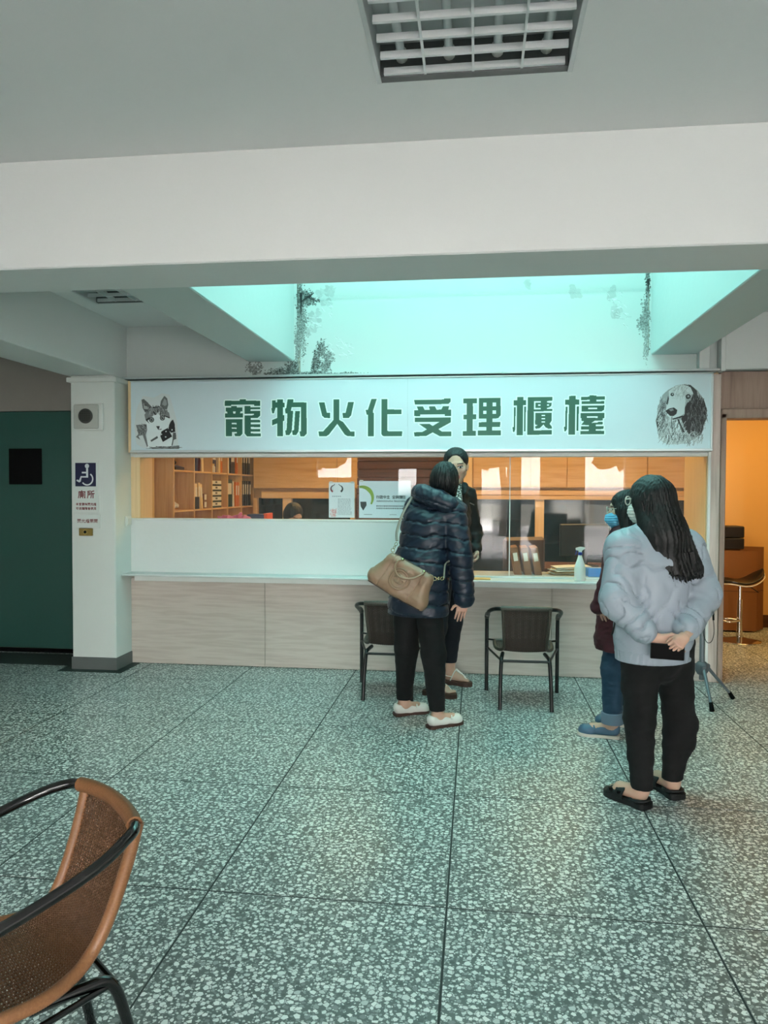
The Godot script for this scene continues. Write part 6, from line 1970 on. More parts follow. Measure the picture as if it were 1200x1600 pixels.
# ---- the woman in black at the counter, facing the viewer over the navy jacket's shoulder
func black_woman() -> void:
	var O := V(-0.19, 0, -5.68)
	var q := func(x: float, y: float, z: float) -> Vector3: return V(x, y, z) - O
	var t := thing("person", "woman in a black jacket and white strap sandals facing the viewer at the counter", "person", O)
	var fw := V(0.62, 0, 0.78)
	var J := {
		"fwd": fw, "sole": 0.035, "pelvis": q.call(-0.20, 0.94, -5.70), "waist": q.call(-0.20, 1.12, -5.71), "chest": q.call(-0.195, 1.36, -5.71), "neck": q.call(-0.17, 1.56, -5.69), "head": q.call(-0.150, 1.700, -5.65),
		"shL": q.call(-0.075, 1.475, -5.80), "elL": q.call(-0.015, 1.19, -5.87), "wrL": q.call(0.0, 1.06, -5.80), "shR": q.call(-0.315, 1.475, -5.62), "elR": q.call(-0.41, 1.20, -5.68), "wrR": q.call(-0.39, 0.96, -5.66),
		"hipL": q.call(-0.15, 0.92, -5.78), "knL": q.call(-0.165, 0.50, -5.79), "anL": q.call(-0.195, 0.105, -5.845), "heelL": q.call(-0.245, 0, -5.87), "toeL": q.call(-0.022, 0, -5.81),
		"hipR": q.call(-0.25, 0.92, -5.65), "knR": q.call(-0.275, 0.50, -5.59), "anR": q.call(-0.325, 0.105, -5.54), "heelR": q.call(-0.372, 0, -5.55), "toeR": q.call(-0.135, 0, -5.445),
	}
	var hb := look(V(-0.02, -0.16, 1)) * Basis(Vector3.BACK, 0.06) * Basis.from_scale(V(1.14, 1.10, 1.12))
	put("body", figure(J, hb, [[J.wrL, V(0.02, -0.75, 0.45), V(-0.55, 0.1, 0.35), V(-0.4, 0.5, 0.6), [0.75, 0.85, 0.95, 1.0], 0.55], [J.wrR, V(0.1, -1, 0.05), V(0.7, 0, -0.6), V(0.5, 0, 0.8), [0.3, 0.3, 0.35, 0.4], 0.2]], 0.003), M.skin, t)
	var f := Field.new(V(-0.24, 0.10, -0.27), V(0.24, 1.08, 0.26), 0.010)
	f.cap(J.pelvis, J.pelvis + V(0, 0.06, 0), 0.155, 0.14, 0.03, 0.8, fw)
	for s in ["L", "R"]:
		f.cap(J["hip" + s], J["kn" + s], 0.092, 0.066, 0.03)
		f.cap(J["kn" + s], J["an" + s] + V(0, 0.05, 0), 0.066, 0.050, 0.03)
	var wn := wave(25, 9.0)
	f.shape(0.03, func(p: Vector3, d: float) -> float: return d + 0.004 * wn.get_noise_3d(p.x, p.y * 1.8, p.z))
	f.cut(V(0, 0.175, 0), Vector3.DOWN)
	put("trousers", f.mesh(), M.navy_trouser, t)
	f = Field.new(V(-0.36, 0.76, -0.34), V(0.32, 1.66, 0.36), 0.009)
	f.cap(q.call(-0.20, 0.88, -5.70), q.call(-0.20, 1.12, -5.71), 0.175, 0.165, 0.03, 0.78, fw)
	f.cap(q.call(-0.20, 1.12, -5.71), J.chest, 0.165, 0.165, 0.05, 0.76, fw)
	f.cap(J.chest, q.call(-0.18, 1.53, -5.70), 0.155, 0.08, 0.05, 0.8, fw)
	f.cap(q.call(-0.185, 1.50, -5.70), J.shL, 0.075, 0.075, 0.04)
	f.cap(q.call(-0.185, 1.50, -5.70), J.shR, 0.075, 0.075, 0.04)
	f.cap(J.shL, J.elL, 0.076, 0.066, 0.02)
	f.cap(J.elL, J.wrL + V(0, 0.012, -0.01), 0.066, 0.046, 0.02)
	f.cap(J.shR, J.elR, 0.076, 0.066, 0.02)
	f.cap(J.elR, J.wrR, 0.066, 0.046, 0.02)
	# stand-up collar, open at the throat
	f.cap(q.call(-0.245, 1.545, -5.72), q.call(-0.235, 1.53, -5.62), 0.028, 0.022, 0.02)
	f.cap(q.call(-0.245, 1.545, -5.72), q.call(-0.17, 1.565, -5.775), 0.028, 0.028, 0.02)
	f.cap(q.call(-0.17, 1.565, -5.775), q.call(-0.09, 1.545, -5.73), 0.028, 0.028, 0.02)
	f.cap(q.call(-0.09, 1.545, -5.73), q.call(-0.085, 1.50, -5.615), 0.028, 0.022, 0.02)
	f.cap(q.call(-0.155, 1.56, -5.60), q.call(-0.125, 1.36, -5.57), 0.055, 0.03, 0.02, 1.0, Vector3.BACK, true)
	wn = wave(28, 8.0)
	f.shape(0.04, func(p: Vector3, d: float) -> float: return d + 0.010 * wn.get_noise_3d(p.x, p.y * 1.6, p.z))
	f.cut(V(0, 0.845, 0), Vector3.DOWN)
	var jk := put("jacket", f.mesh(), M.black_jacket, t)
	put("pocket_zip", Geo.new().tube([q.call(-0.045, 1.425, -5.655), q.call(-0.015, 1.41, -5.70)], 0.004, 6).mesh(), M.steel, jk)
	f = Field.new(V(-0.12, 1.28, -0.12), V(0.22, 1.62, 0.22), 0.006)
	f.cap(q.call(-0.165, 1.55, -5.66), q.call(-0.135, 1.36, -5.60), 0.058, 0.040, 0.02)
	var bl := mat(Color.WHITE, 0.6)
	bl.vertex_color_use_as_albedo = true
	var wb := wave(33, 60.0)
	put("blouse", f.mesh(func(p: Vector3, _n: Vector3) -> Color: return Color(0.72, 0.74, 0.70) if wb.get_noise_3dv(p) > 0.05 else Color(0.05, 0.06, 0.05)), bl, t)
	# hair drawn back
	f = Field.new(J.head - Vector3.ONE * 0.16, J.head + Vector3.ONE * 0.17, 0.005)
	f.ell(J.head + hb * V(0, 0.042, -0.016), V(0.082, 0.086, 0.098), 0.02, hb)
	f.ell(J.head + hb * V(0, -0.03, -0.062), V(0.066, 0.07, 0.05), 0.04, hb)
	f.ell(J.head + hb * V(0, 0.075, -0.09), V(0.04, 0.04, 0.04), 0.02, hb)
	f.ell(J.head + hb * V(0, -0.002, 0.098), V(0.066, 0.095, 0.066), 0.012, hb, true)
	strands(f, J.head, 36, 0.003)
	put("hair", f.mesh(), M.hair, t)
	for s in [true, false]:
		sandal(t, J.heelL if s else J.heelR, J.toeL if s else J.toeR, s)

func sandal(parent: Node3D, heel: Vector3, toe: Vector3, left: bool) -> void:
	var t := foot_frame(heel, toe, left)
	var l := (toe - heel).length()
	var q := func(x: float, y: float, z: float) -> Vector3: return t * Vector3(x, y * l, z)
	var s := put("sandal", Geo.new().prism(foot_outline(l, 0.086, 0.004), t, 0.0, 0.030).mesh(), M.brown_sole, parent)
	put("insole", Geo.new().prism(foot_outline(l, 0.086, 0.001), t, 0.030, 0.034).mesh(), mat(Color(0.36, 0.25, 0.19), 0.6), s)
	put("strap", Geo.new().tube(smooth_path([q.call(0.012, 0.86, 0.040), q.call(0.010, 0.74, 0.074), q.call(0.004, 0.58, 0.098), q.call(0, 0.45, 0.118)], 5), 0.008, 6, false, 0.010, 0.5, t.basis.x).mesh(), M.white_leather, s)
	put("ankle_strap", Geo.new().tube(smooth_path([q.call(-0.045, 0.30, 0.040), q.call(-0.036, 0.40, 0.095), q.call(0, 0.45, 0.118), q.call(0.036, 0.40, 0.095), q.call(0.045, 0.30, 0.040)], 5), 0.011, 6, false, -1.0, 0.4, t.basis.y).mesh(), M.white_leather, s)
	put("heel_strap", Geo.new().tube(smooth_path([q.call(-0.040, 0.34, 0.07), q.call(-0.034, 0.10, 0.075), q.call(0, 0.0, 0.078), q.call(0.034, 0.10, 0.075), q.call(0.040, 0.34, 0.07)], 5), 0.010, 6, false, -1.0, 0.35, Vector3.UP).mesh(), M.white_leather, s)

# ---- the woman in maroon, in profile, half hidden
func maroon_woman() -> void:
	var O := V(0.92, 0, -4.83)
	var q := func(x: float, y: float, z: float) -> Vector3: return V(x, y, z) - O
	var t := thing("person", "woman in a maroon coat, blue jeans and a blue face mask, facing left", "person", O)
	var fw := V(-0.98, 0, -0.18)
	var J := {
		"fwd": fw, "pelvis": q.call(0.93, 0.80, -4.83), "waist": q.call(0.93, 0.96, -4.83), "chest": q.call(0.925, 1.13, -4.83), "neck": q.call(0.93, 1.285, -4.83), "head": q.call(0.925, 1.403, -4.83),
		"shL": q.call(0.91, 1.20, -4.68), "elL": q.call(0.815, 0.99, -4.64), "wrL": q.call(0.765, 0.86, -4.66), "shR": q.call(0.93, 1.20, -4.98), "elR": q.call(0.97, 0.96, -5.04), "wrR": q.call(0.97, 0.74, -5.04),
		"hipL": q.call(0.90, 0.76, -4.76), "knL": q.call(0.845, 0.42, -4.735), "anL": q.call(0.842, 0.075, -4.715), "heelL": q.call(0.882, 0, -4.708), "toeL": q.call(0.640, 0, -4.752),
		"hipR": q.call(0.94, 0.76, -4.90), "knR": q.call(0.93, 0.42, -4.93), "anR": q.call(0.97, 0.075, -4.95), "heelR": q.call(1.01, 0, -4.945), "toeR": q.call(0.78, 0, -4.985),
	}
	var hb := look(V(-1, -0.05, -0.22))
	put("body", figure(J, hb, [[J.wrL, V(0.18, -1, 0.1), V(0.4, 0, -1), V(-1, 0, -0.3), [0.4, 0.45, 0.5, 0.6], 0.3], [J.wrR, V(-0.1, -1.0, 0), V(0.3, 0, 1), V(-0.9, 0, 0), [0.4, 0.4, 0.5, 0.5], 0.3]]), M.skin, t)
	var f := Field.new(V(-0.24, 0.07, -0.26), V(0.24, 0.94, 0.27), 0.010)
	f.cap(J.pelvis + V(0, -0.04, 0), J.pelvis + V(0, 0.04, 0), 0.15, 0.14, 0.03, 0.8, fw)
	for s in ["L", "R"]:
		f.cap(J["hip" + s], J["kn" + s], 0.088, 0.070, 0.03)
		f.cap(J["kn" + s], J["an" + s] + V(0, 0.02, 0), 0.070, 0.056, 0.02)
	var wn := wave(45, 12.0)
	f.shape(0.03, func(p: Vector3, d: float) -> float: return d + 0.006 * wn.get_noise_3d(p.x, p.y * 2.0, p.z))
	f.cut(V(0, 0.13, 0), Vector3.DOWN)
	var jn := put("jeans", f.mesh(), M.denim, t)
	for s in ["L", "R"]:
		put("cuff", Geo.new().lathe([Vector2(0.056, 0.088), Vector2(0.066, 0.09), Vector2(0.067, 0.155), Vector2(0.058, 0.158)], Vector3(J["an" + s].x, 0, J["an" + s].z), 18).mesh(), M.denim_cuff, jn)
	f = Field.new(V(-0.36, 0.48, -0.38), V(0.26, 1.36, 0.36), 0.0095)
	f.cap(q.call(0.905, 0.58, -4.82), q.call(0.920, 0.96, -4.83), 0.200, 0.175, 0.03, 0.80, fw)
	f.cap(q.call(0.925, 0.96, -4.83), J.chest, 0.165, 0.165, 0.05, 0.72, fw)
	f.cap(J.chest, q.call(0.93, 1.27, -4.83), 0.145, 0.075, 0.05, 0.8, fw)
	f.cap(q.call(0.93, 1.235, -4.83), J.shL, 0.07, 0.076, 0.04)
	f.cap(q.call(0.93, 1.235, -4.83), J.shR, 0.07, 0.076, 0.04)
	for s in ["L", "R"]:
		f.cap(J["sh" + s], J["el" + s], 0.078, 0.068, 0.02)
		f.cap(J["el" + s], J["wr" + s] + (J["wr" + s] - J["el" + s]).normalized() * 0.05, 0.068, 0.050, 0.012)
	f.shape(0.04, func(p: Vector3, d: float) -> float: return d + 0.010 * wn.get_noise_3d(p.x * 0.8, p.y * 1.3, p.z * 0.8))
	f.cut(V(0, 0.535, 0), Vector3.DOWN)
	put("coat", f.mesh(), M.maroon, t)
	f = Field.new(J.head - V(0.18, 0.32, 0.18), J.head + V(0.2, 0.15, 0.18), 0.0055)
	f.ell(J.head + V(0.016, 0.030, 0), V(0.090, 0.095, 0.105), 0.02, hb)
	f.cap(J.head + V(0.03, -0.02, 0.0), J.head + V(0.085, -0.17, 0.0), 0.088, 0.075, 0.04, 1.2, V(0, 0, 1))
	f.cap(J.head + V(-0.025, -0.01, 0.075), J.head + V(0.0, -0.14, 0.10), 0.030, 0.04, 0.04)
	f.cap(J.head + V(0.085, -0.16, 0.0), J.head + V(0.10, -0.25, 0.02), 0.075, 0.06, 0.03, 1.3, V(0, 0, 1))
	f.ell(J.head + hb * V(0, -0.035, 0.110), V(0.078, 0.085, 0.068), 0.015, hb, true)
	strands(f, J.head, 46, 0.007)
	put("hair", f.mesh(), M.hair, t)
	mask(t, J.head, hb, M.mask_blue)
	spectacles(t, J.head, hb, mat(Color(0.75, 0.72, 0.68), 0.3, 0.6), 0.0016)
	shoe(t, "loafer", J.heelL, J.toeL, true, M.blue_leather, M.white_sole, 0.52)
	shoe(t, "loafer", J.heelR, J.toeR, false, M.blue_leather, M.white_sole, 0.52)

func mask(parent: Node3D, c: Vector3, b: Basis, m: Material) -> void:
	var f := Field.new(c - Vector3.ONE * 0.17, c + Vector3.ONE * 0.17, 0.004)
	var p := func(x: float, y: float, z: float) -> Vector3: return c + b * V(x, y, z)
	f.ell(p.call(0, -0.056, 0.056), V(0.070, 0.064, 0.060), 0.01, b)
	f.cap(p.call(0, -0.020, 0.100), p.call(0, -0.06, 0.112), 0.014, 0.014, 0.02)
	f.cut(p.call(0, -0.012, 0.06), b * V(0, 1, 0.25))
	f.cut(p.call(0, 0, 0.035), b * V(0, 0, -1))
	f.shape(0.02, func(q: Vector3, d: float) -> float: return d + 0.0015 * sin((b.inverse() * (q - c)).y * 420.0))
	var k := put("face_mask", f.mesh(), m, parent)
	for s in [-1.0, 1.0]:
		put("ear_loop", Geo.new().tube([p.call(s * 0.058, -0.025, 0.06), p.call(s * 0.078, 0.012, -0.005), p.call(s * 0.080, -0.02, -0.018), p.call(s * 0.062, -0.085, 0.045)], 0.0018, 5).mesh(), M.white_leather, k)

func spectacles(parent: Node3D, c: Vector3, b: Basis, m: Material, r: float) -> void:
	var p := func(x: float, y: float, z: float) -> Vector3: return c + b * V(x, y, z)
	var g := Geo.new()
	for s in [-1.0, 1.0]:
		var ring := []
		for k in 16:
			var a := TAU * k / 16
			ring.append(p.call(s * 0.034 + cos(a) * 0.026, 0.0 + sin(a) * 0.022, 0.108))
		g.tube(ring, r, 6, true)
		g.tube([p.call(s * 0.060, 0.008, 0.107), p.call(s * 0.074, 0.010, 0.08), p.call(s * 0.082, 0.008, 0.0)], r, 6)
	g.tube([p.call(-0.009, 0.006, 0.109), p.call(0.009, 0.006, 0.109)], r, 6)
	put("spectacles", g.mesh(), m, parent)

# ---- the young woman in the pale bomber jacket, hands behind her back
func grey_woman() -> void:
	var O := V(0.885, 0, -3.85)
	var q := func(x: float, y: float, z: float) -> Vector3: return V(x, y, z) - O
	var t := thing("person", "young woman in a pale grey bomber jacket, hands clasped behind her back", "person", O)
	var fw := V(-0.45, 0, -0.89)
	var J := {
		"fwd": fw, "sole": 0.028, "pelvis": q.call(0.90, 0.80, -3.86), "waist": q.call(0.895, 0.98, -3.86), "chest": q.call(0.89, 1.16, -3.86), "neck": q.call(0.88, 1.335, -3.875), "head": q.call(0.872, 1.470, -3.895),
		"shL": q.call(0.725, 1.235, -3.79), "elL": q.call(0.685, 0.985, -3.715), "wrL": q.call(0.815, 0.832, -3.645), "shR": q.call(1.055, 1.235, -3.95), "elR": q.call(1.118, 1.00, -3.875), "wrR": q.call(0.975, 0.842, -3.655),
		"hipL": q.call(0.815, 0.76, -3.82), "knL": q.call(0.808, 0.40, -3.79), "anL": q.call(0.803, 0.085, -3.705), "heelL": q.call(0.822, 0, -3.665), "toeL": q.call(0.660, 0, -3.845),
		"hipR": q.call(0.985, 0.76, -3.90), "knR": q.call(1.022, 0.40, -3.91), "anR": q.call(0.982, 0.085, -3.845), "heelR": q.call(1.0, 0, -3.80), "toeR": q.call(0.905, 0, -4.035),
	}
	var hb := look(V(-0.78, 0.0, -0.63))
	# left hand holds the telephone by its lower edge; the right hand holds the left wrist
	put("body", figure(J, hb, [
		[J.wrL + V(0.02, -0.004, 0.0), V(1.0, -0.50, 0.10), V(-0.1, 0.1, 1), V(0.4, 1, 0.1), [0.10, 0.12, 0.16, 0.22], 0.1],
		[J.wrR + V(0.0, 0.0, 0.03), V(-0.62, -0.45, 0.5), V(-0.5, -0.6, -0.5), V(0.3, 0.6, -0.5), [0.9, 0.95, 1.0, 1.05], 0.45, 0.8]], 0.0045), M.skin, t)
	var f := Field.new(V(-0.26, 0.05, -0.28), V(0.30, 0.94, 0.34), 0.0095)
	f.cap(J.pelvis + V(0, -0.06, 0), J.pelvis + V(0, 0.04, 0), 0.178, 0.17, 0.03, 0.82, fw)
	for s in ["L", "R"]:
		f.cap(J["hip" + s], J["kn" + s], 0.104, 0.076, 0.025)
		f.cap(J["kn" + s], J["an" + s] + V(0, 0.0, 0), 0.076, 0.052, 0.02)
	f.cap(J.knR + V(0.02, -0.06, 0.02), J.knR + V(0.015, -0.14, 0.02), 0.072, 0.066, 0.03)
	var wn := wave(55, 8.0)
	f.shape(0.03, func(p: Vector3, d: float) -> float: return d + 0.008 * wn.get_noise_3d(p.x, p.y * 1.8, p.z))
	f.cut(V(0, 0.085, 0), V(0, -1, 0))
	put("trousers", f.mesh(), M.black_cloth, t)
	# bomber jacket: full body, loose sleeves, ribbed hem and cuffs
	f = Field.new(V(-0.36, 0.60, -0.34), V(0.38, 1.42, 0.36), 0.008)
	f.cap(q.call(0.885, 0.80, -3.865), q.call(0.885, 1.0, -3.86), 0.205, 0.195, 0.03, 0.80, fw)
	f.cap(q.call(0.885, 1.0, -3.86), J.chest, 0.195, 0.185, 0.05, 0.76, fw)
	f.cap(J.chest, q.call(0.88, 1.31, -3.87), 0.175, 0.085, 0.05, 0.8, fw)
	f.cap(q.call(0.88, 1.275, -3.87), J.shL, 0.085, 0.088, 0.05)
	f.cap(q.call(0.88, 1.275, -3.87), J.shR, 0.085, 0.088, 0.05)
	f.cap(J.shL, J.elL, 0.092, 0.088, 0.025)
	f.cap(J.elL, J.wrL.lerp(J.elL, 0.18), 0.088, 0.062, 0.02)
	f.cap(J.shR, J.elR, 0.092, 0.088, 0.025)
	f.cap(J.elR, J.wrR.lerp(J.elR, 0.18), 0.088, 0.062, 0.02)
	wn = wave(58, 4.0)
	var segs := [[J.shL, J.elL, 0.0], [J.elL, J.wrL, 1.0], [J.shR, J.elR, 0.3], [J.elR, J.wrR, 1.3]]
	var wn2 := wave(59, 9.0)
	f.shape(0.06, func(p: Vector3, d: float) -> float:
		var g := clampf((p.y - 0.74) / 0.10, 0.0, 1.0)
		var wob := wn.get_noise_3d(p.x, p.y, p.z)
		var arm := 0.0
		var u := 0.0
		for s in segs:
			var ba: Vector3 = s[1] - s[0]
			var t2 := clampf((p - s[0]).dot(ba) / ba.length_squared(), 0.0, 1.0)
			var w := clampf((0.125 - (p - (s[0] as Vector3) - ba * t2).length()) / 0.04, 0.0, 1.0)
			if w > arm:
				arm = w
				u = (t2 + (s[2] as float)) * 3.6 + 0.5 * p.y * 6.0
		var ring := pow(1.0 - absf(sin(PI * (u + 1.7 * wob))), 3.0)
		var drape := pow(1.0 - absf(sin(PI * (p.x * 5.5 - p.z * 2.0 + (p.y - 0.8) * 1.2 + 1.1 * wob))), 3.0)
		return d - 0.003 + g * (arm * 0.011 * ring + (1.0 - arm) * 0.008 * drape + 0.007 * wn2.get_noise_3d(p.x * 0.7, p.y * 0.7, p.z * 0.7)))
	f.cut(V(0, 0.730, 0), Vector3.DOWN)
	var jk := put("jacket", f.mesh(), M.silver_cloth, t)
	f = Field.new(V(-0.26, 0.62, -0.26), V(0.28, 0.80, 0.26), 0.007)
	f.cap(q.call(0.885, 0.70, -3.865), q.call(0.885, 0.735, -3.865), 0.196, 0.198, 0.01, 0.80, fw)
	f.shape(0.03, func(p: Vector3, d: float) -> float: return d + 0.002 * sin(atan2(p.z, p.x) * 110.0))
	f.cut(V(0, 0.678, 0), Vector3.DOWN)
	f.cut(V(0, 0.745, 0), Vector3.UP)
	put("ribbed_hem", f.mesh(), M.silver_cloth, jk)
	for s in ["L", "R"]:
		var e: Vector3 = J["el" + s]
		var w: Vector3 = J["wr" + s]
		var d := (w - e).normalized()
		var c := []
		for k in 7:
			c.append(w.lerp(e, 0.22 - 0.19 * k / 6.0))
		put("ribbed_cuff", Geo.new().tube(c, 0.052, 18, false, 0.038).mesh(), M.silver_cloth, jk)
	put("pocket_zip", Geo.new().tube(smooth_path([q.call(0.684, 0.985, -3.825), q.call(0.690, 0.93, -3.80), q.call(0.688, 0.86, -3.805), q.call(0.676, 0.80, -3.83)], 5), 0.010, 8, false, 0.005, 0.5, V(0, 1, 0)).mesh(), M.black_rubber, jk)
	var patch := put("sleeve_patch", Geo.new().box(q.call(0.639, 1.09, -3.745), V(0.006, 0.062, 0.022), 0.001, Basis(Vector3.UP, 0.5)).mesh(), M.black_rubber, jk)
	# long straight hair down the back, ends uneven
	f = Field.new(V(-0.26, 0.98, -0.26), V(0.34, 1.66, 0.30), 0.0065)
	f.ell(J.head + V(0, 0.034, 0.006), V(0.092, 0.096, 0.106), 0.02, hb)
	f.cap(J.head + V(0.015, 0.0, 0.03), q.call(0.915, 1.30, -3.80), 0.094, 0.100, 0.05)
	f.cap(q.call(0.915, 1.30, -3.80), q.call(0.960, 1.09, -3.755), 0.105, 0.105, 0.05, 0.50, V(0.3, 0.1, 0.95))
	f.cap(q.call(0.99, 1.28, -3.84), q.call(1.055, 1.14, -3.80), 0.055, 0.045, 0.05, 0.6, V(0.3, 0.1, 0.95))
	f.cap(J.head + V(-0.055, -0.01, 0.045), q.call(0.835, 1.30, -3.79), 0.040, 0.030, 0.03)
	f.ell(J.head + hb * V(0, -0.035, 0.115), V(0.074, 0.085, 0.068), 0.015, hb, true)
	var wh := wave(62, 1.0)
	f.shape(0.045, func(p: Vector3, d: float) -> float:
		var a := p.x * 1.0 - p.z * 0.6 - (1.35 - p.y) * 0.16 * clampf((1.45 - p.y) * 4.0, 0.0, 1.0)
		var e := d + 0.006 * (wh.get_noise_2d(a * 55.0, p.y * 1.6) + 0.5 * wh.get_noise_2d(a * 150.0, p.y * 2.0 + 40.0))
		return maxf(e, 1.105 + 0.05 * wh.get_noise_2d(a * 130.0, 5.0) + 0.02 * wh.get_noise_2d(a * 40.0, 9.0) - p.y))
	var hr := put("hair", f.mesh(), M.hair, t)
	var lock := Geo.new()
	var rg := RandomNumberGenerator.new()
	rg.seed = 63
	for e in [[-0.055, 0.055, 1.13], [-0.035, 0.07, 1.10], [-0.070, 0.05, 1.19], [-0.02, 0.08, 1.12]]:
		var p := []
		for k in 9:
			var u := k / 8.0
			p.append(V(J.head.x + e[0] + 0.05 * u * u + 0.012 * sin(u * 7.0 + e[0] * 90.0), lerpf(J.head.y + 0.0, e[2], u), J.head.z + e[1] + 0.055 + 0.03 * u))
		lock.tube(p, 0.006, 6, false, 0.0015)
	for k in 46:   # the ragged ends
		var u := rg.randf()
		var a := q.call(lerpf(0.86, 1.055, u), 1.14 + 0.03 * u, lerpf(-3.725, -3.755, u) + rg.randf_range(-0.03, 0.012)) as Vector3
		lock.tube([a + V(-0.012, 0.06, 0), a, a + V(rg.randf_range(-0.004, 0.014), rg.randf_range(-0.075, -0.03), rg.randf_range(-0.01, 0.01))], 0.0065, 5, false, 0.001)
	put("locks", lock.mesh(), M.hair, hr).set_meta("kind", "stuff")
	mask(t, J.head, hb, M.white_leather)
	spectacles(t, J.head, hb, mat(Color(0.84, 0.80, 0.76), 0.3), 0.0032)
	# slides with two broad straps
	for s in ["L", "R"]:
		var tr := foot_frame(J["heel" + s], J["toe" + s], s == "L")
		var l: float = (J["toe" + s] - J["heel" + s]).length()
		var sl := put("sandal", Geo.new().prism(foot_outline(l, 0.092, 0.006), tr, 0.0, 0.026).prism(foot_outline(l, 0.092, 0.002), tr, 0.026, 0.030).mesh(), M.black_rubber, t)
		var hc := Geo.new()
		var rim := []
		for k in 11:
			var a := lerpf(-2.3, 2.3, k / 10.0)
			rim.append(tr * V(sin(a) * 0.047, l * 0.17 - cos(a) * 0.045, 0.036 + 0.004 * cos(a)))
		hc.tube(rim, 0.008, 6)
		put("heel_rim", hc.mesh(), M.black_rubber, sl)
		for y in [0.54, 0.74]:
			var rings := []
			for k in 13:
				var a := lerpf(-1.62, 1.62, k / 12.0)
				var top := 0.075 if y < 0.6 else 0.052
				var c := tr * V(sin(a) * 0.052, 0, 0)
				var ring := PackedVector3Array()
				for e in [[-0.024, 0.0], [0.024, -0.006], [0.024, 0.0], [-0.024, 0.006]]:
					ring.append(tr * V(sin(a) * (0.050 + e[1] * 0.5), l * y + e[0], 0.022 + cos(a) * (top - 0.022) + e[1]))
				rings.append(ring)
			put("strap", Geo.new().ring_strip(rings, false).mesh(), M.black_rubber, sl)
			put("buckle", Geo.new().box(tr * V(-0.044, l * y, 0.050), V(0.02, 0.012, 0.02), 0.002).mesh(), M.black, sl)
	# the telephone in her left hand
	var ph := thing("telephone", "black smartphone held behind the back of the woman in the pale jacket", "phone", V(0.889, 0.772, -3.602))
	ph.rotation = V(0.0, -0.12, -0.02)
	put("case", Geo.new().box(V(0, 0, 0), V(0.150, 0.074, 0.009), 0.0035).mesh(), M.dark, ph)
	put("screen", Geo.new().box(V(0, 0, 0.0047), V(0.144, 0.068, 0.0006)).mesh(), M.phone_glass, ph)

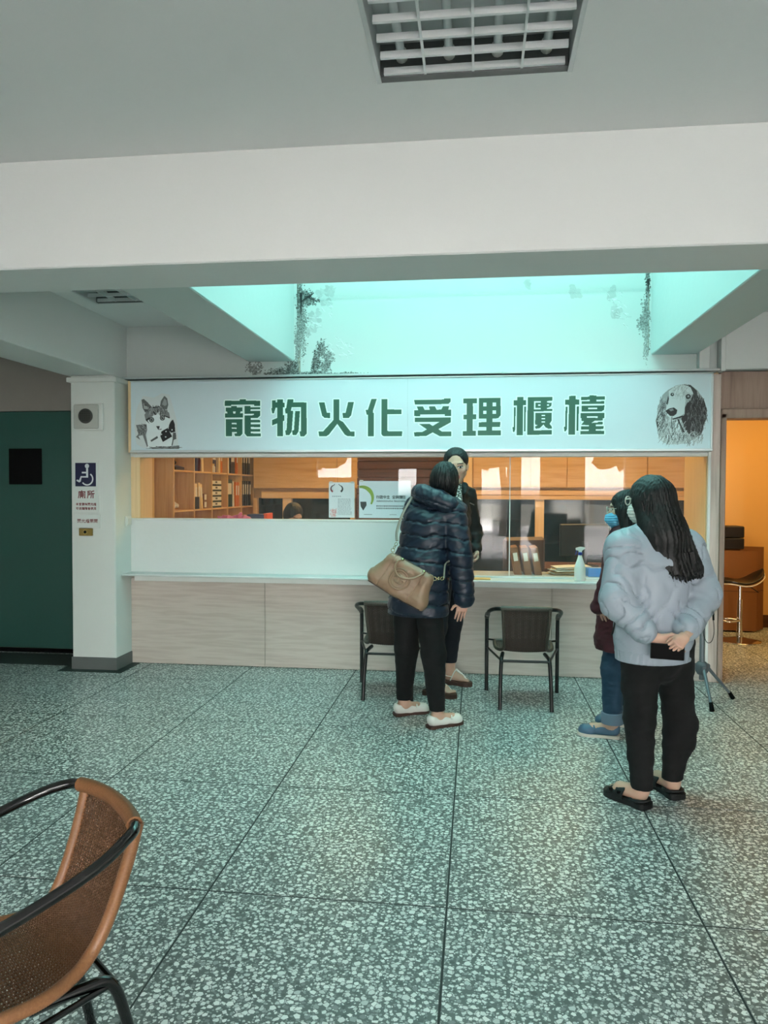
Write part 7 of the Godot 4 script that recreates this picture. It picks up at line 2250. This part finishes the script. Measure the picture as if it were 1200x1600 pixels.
# ---- a clerk seated behind the low partition: head and shoulders
func clerk() -> void:
	var O := V(-1.86, 0, -7.42)
	var q := func(x: float, y: float, z: float) -> Vector3: return V(x, y, z) - O
	var t := thing("person", "dark haired office clerk seated low behind the white partition, head bent over papers", "person", O)
	var J := {
		"fwd": V(0.5, 0, 0.87), "pelvis": q.call(-1.86, 0.56, -7.46), "waist": q.call(-1.86, 0.74, -7.45), "chest": q.call(-1.85, 0.95, -7.42), "neck": q.call(-1.83, 1.14, -7.37), "head": q.call(-1.81, 1.262, -7.32),
		"shL": q.call(-1.70, 1.06, -7.50), "elL": q.call(-1.66, 0.82, -7.40), "wrL": q.call(-1.68, 0.80, -7.18), "shR": q.call(-1.99, 1.06, -7.33), "elR": q.call(-2.02, 0.82, -7.22), "wrR": q.call(-1.88, 0.80, -7.08),
		"hipL": q.call(-1.79, 0.52, -7.50), "knL": q.call(-1.62, 0.50, -7.12), "anL": q.call(-1.62, 0.08, -7.10), "heelL": q.call(-1.64, 0, -7.14), "toeL": q.call(-1.52, 0, -6.94),
		"hipR": q.call(-1.93, 0.52, -7.42), "knR": q.call(-1.74, 0.50, -7.04), "anR": q.call(-1.74, 0.08, -7.02), "heelR": q.call(-1.76, 0, -7.06), "toeR": q.call(-1.64, 0, -6.86),
	}
	var hb := look(V(0.65, -0.55, 0.6))
	put("body", figure(J, hb, [[J.wrL, V(-0.3, -0.1, 1), V(0, -1, 0), V(-1, 0, 0), [0.3, 0.3, 0.3, 0.3], 0.2], [J.wrR, V(0.3, -0.1, 1), V(0, -1, 0), V(1, 0, 0), [0.3, 0.3, 0.3, 0.3], 0.2]], 0.005), M.skin, t)
	var f := Field.new(V(-0.34, 0.44, -0.26), V(0.36, 1.2, 0.46), 0.011)
	f.cap(J.pelvis, J.waist, 0.16, 0.15, 0.03, 0.8, J.fwd).cap(J.waist, J.chest, 0.15, 0.155, 0.04, 0.76, J.fwd).cap(J.chest, J.neck - V(0, 0.03, 0), 0.14, 0.06, 0.04, 0.8, J.fwd)
	for s in ["L", "R"]:
		f.cap(J.neck - V(0, 0.06, 0), J["sh" + s], 0.06, 0.065, 0.03).cap(J["sh" + s], J["el" + s], 0.066, 0.056, 0.02).cap(J["el" + s], J["wr" + s], 0.056, 0.04, 0.02)
	put("jacket", f.mesh(), M.black_jacket, t)
	f = Field.new(V(-0.24, 0.06, -0.24), V(0.34, 0.72, 0.5), 0.011)
	for s in ["L", "R"]:
		f.cap(J.pelvis, J["hip" + s], 0.13, 0.1, 0.03).cap(J["hip" + s], J["kn" + s], 0.095, 0.075, 0.03).cap(J["kn" + s], J["an" + s], 0.075, 0.055, 0.02)
	put("trousers", f.mesh(), M.black_cloth, t)
	f = Field.new(J.head - Vector3.ONE * 0.17, J.head + Vector3.ONE * 0.17, 0.006)
	f.ell(J.head + hb * V(0, 0.034, -0.018), V(0.088, 0.092, 0.100), 0.02, hb).ell(J.head + hb * V(0, -0.02, -0.04), V(0.085, 0.085, 0.07), 0.03, hb)
	f.ell(J.head + hb * V(0, -0.02, 0.105), V(0.066, 0.095, 0.066), 0.012, hb, true)
	strands(f, J.head, 76, 0.004)
	put("hair", f.mesh(), M.hair, t)
	for s in ["L", "R"]:
		shoe(t, "shoe", J["heel" + s], J["toe" + s], s == "L", M.black_rubber, M.brown_sole)
	var st := thing("stool", "low dark stool under the seated office clerk", "stool", V(-1.86, 0, -7.47))
	st.scale = V(1, 0.9, 1)
	put("seat", Geo.new().lathe([Vector2(0, 0.36), Vector2(0.17, 0.36), Vector2(0.19, 0.38), Vector2(0.19, 0.41), Vector2(0.17, 0.425), Vector2(0, 0.425)]).mesh(), M.leather_brown, st)
	for k in 4:
		var a := PI / 4 + PI / 2 * k
		put("leg", Geo.new().tube([V(cos(a) * 0.12, 0.37, sin(a) * 0.12), V(cos(a) * 0.17, 0, sin(a) * 0.17)], 0.013, 8).mesh(), M.dark, st)
	var pa := thing("papers", "cream sheet held up before the seated clerk", "paper", V(-1.70, 1.10, -7.14))
	put("sheet", Geo.new().box(V(0, 0.05, 0), V(0.15, 0.003, 0.21), 0.0005, Basis(V(1, 0, 0), 0.9)).mesh(), M.paper, pa)

func _ready() -> void:
	camera_and_light()
	make_materials()
	more_materials()
	make_prints()
	build_room()
	forecourt()
	build_counter()
	build_fixtures()
	build_office()
	build_chairs()
	build_tripod()
	build_people()
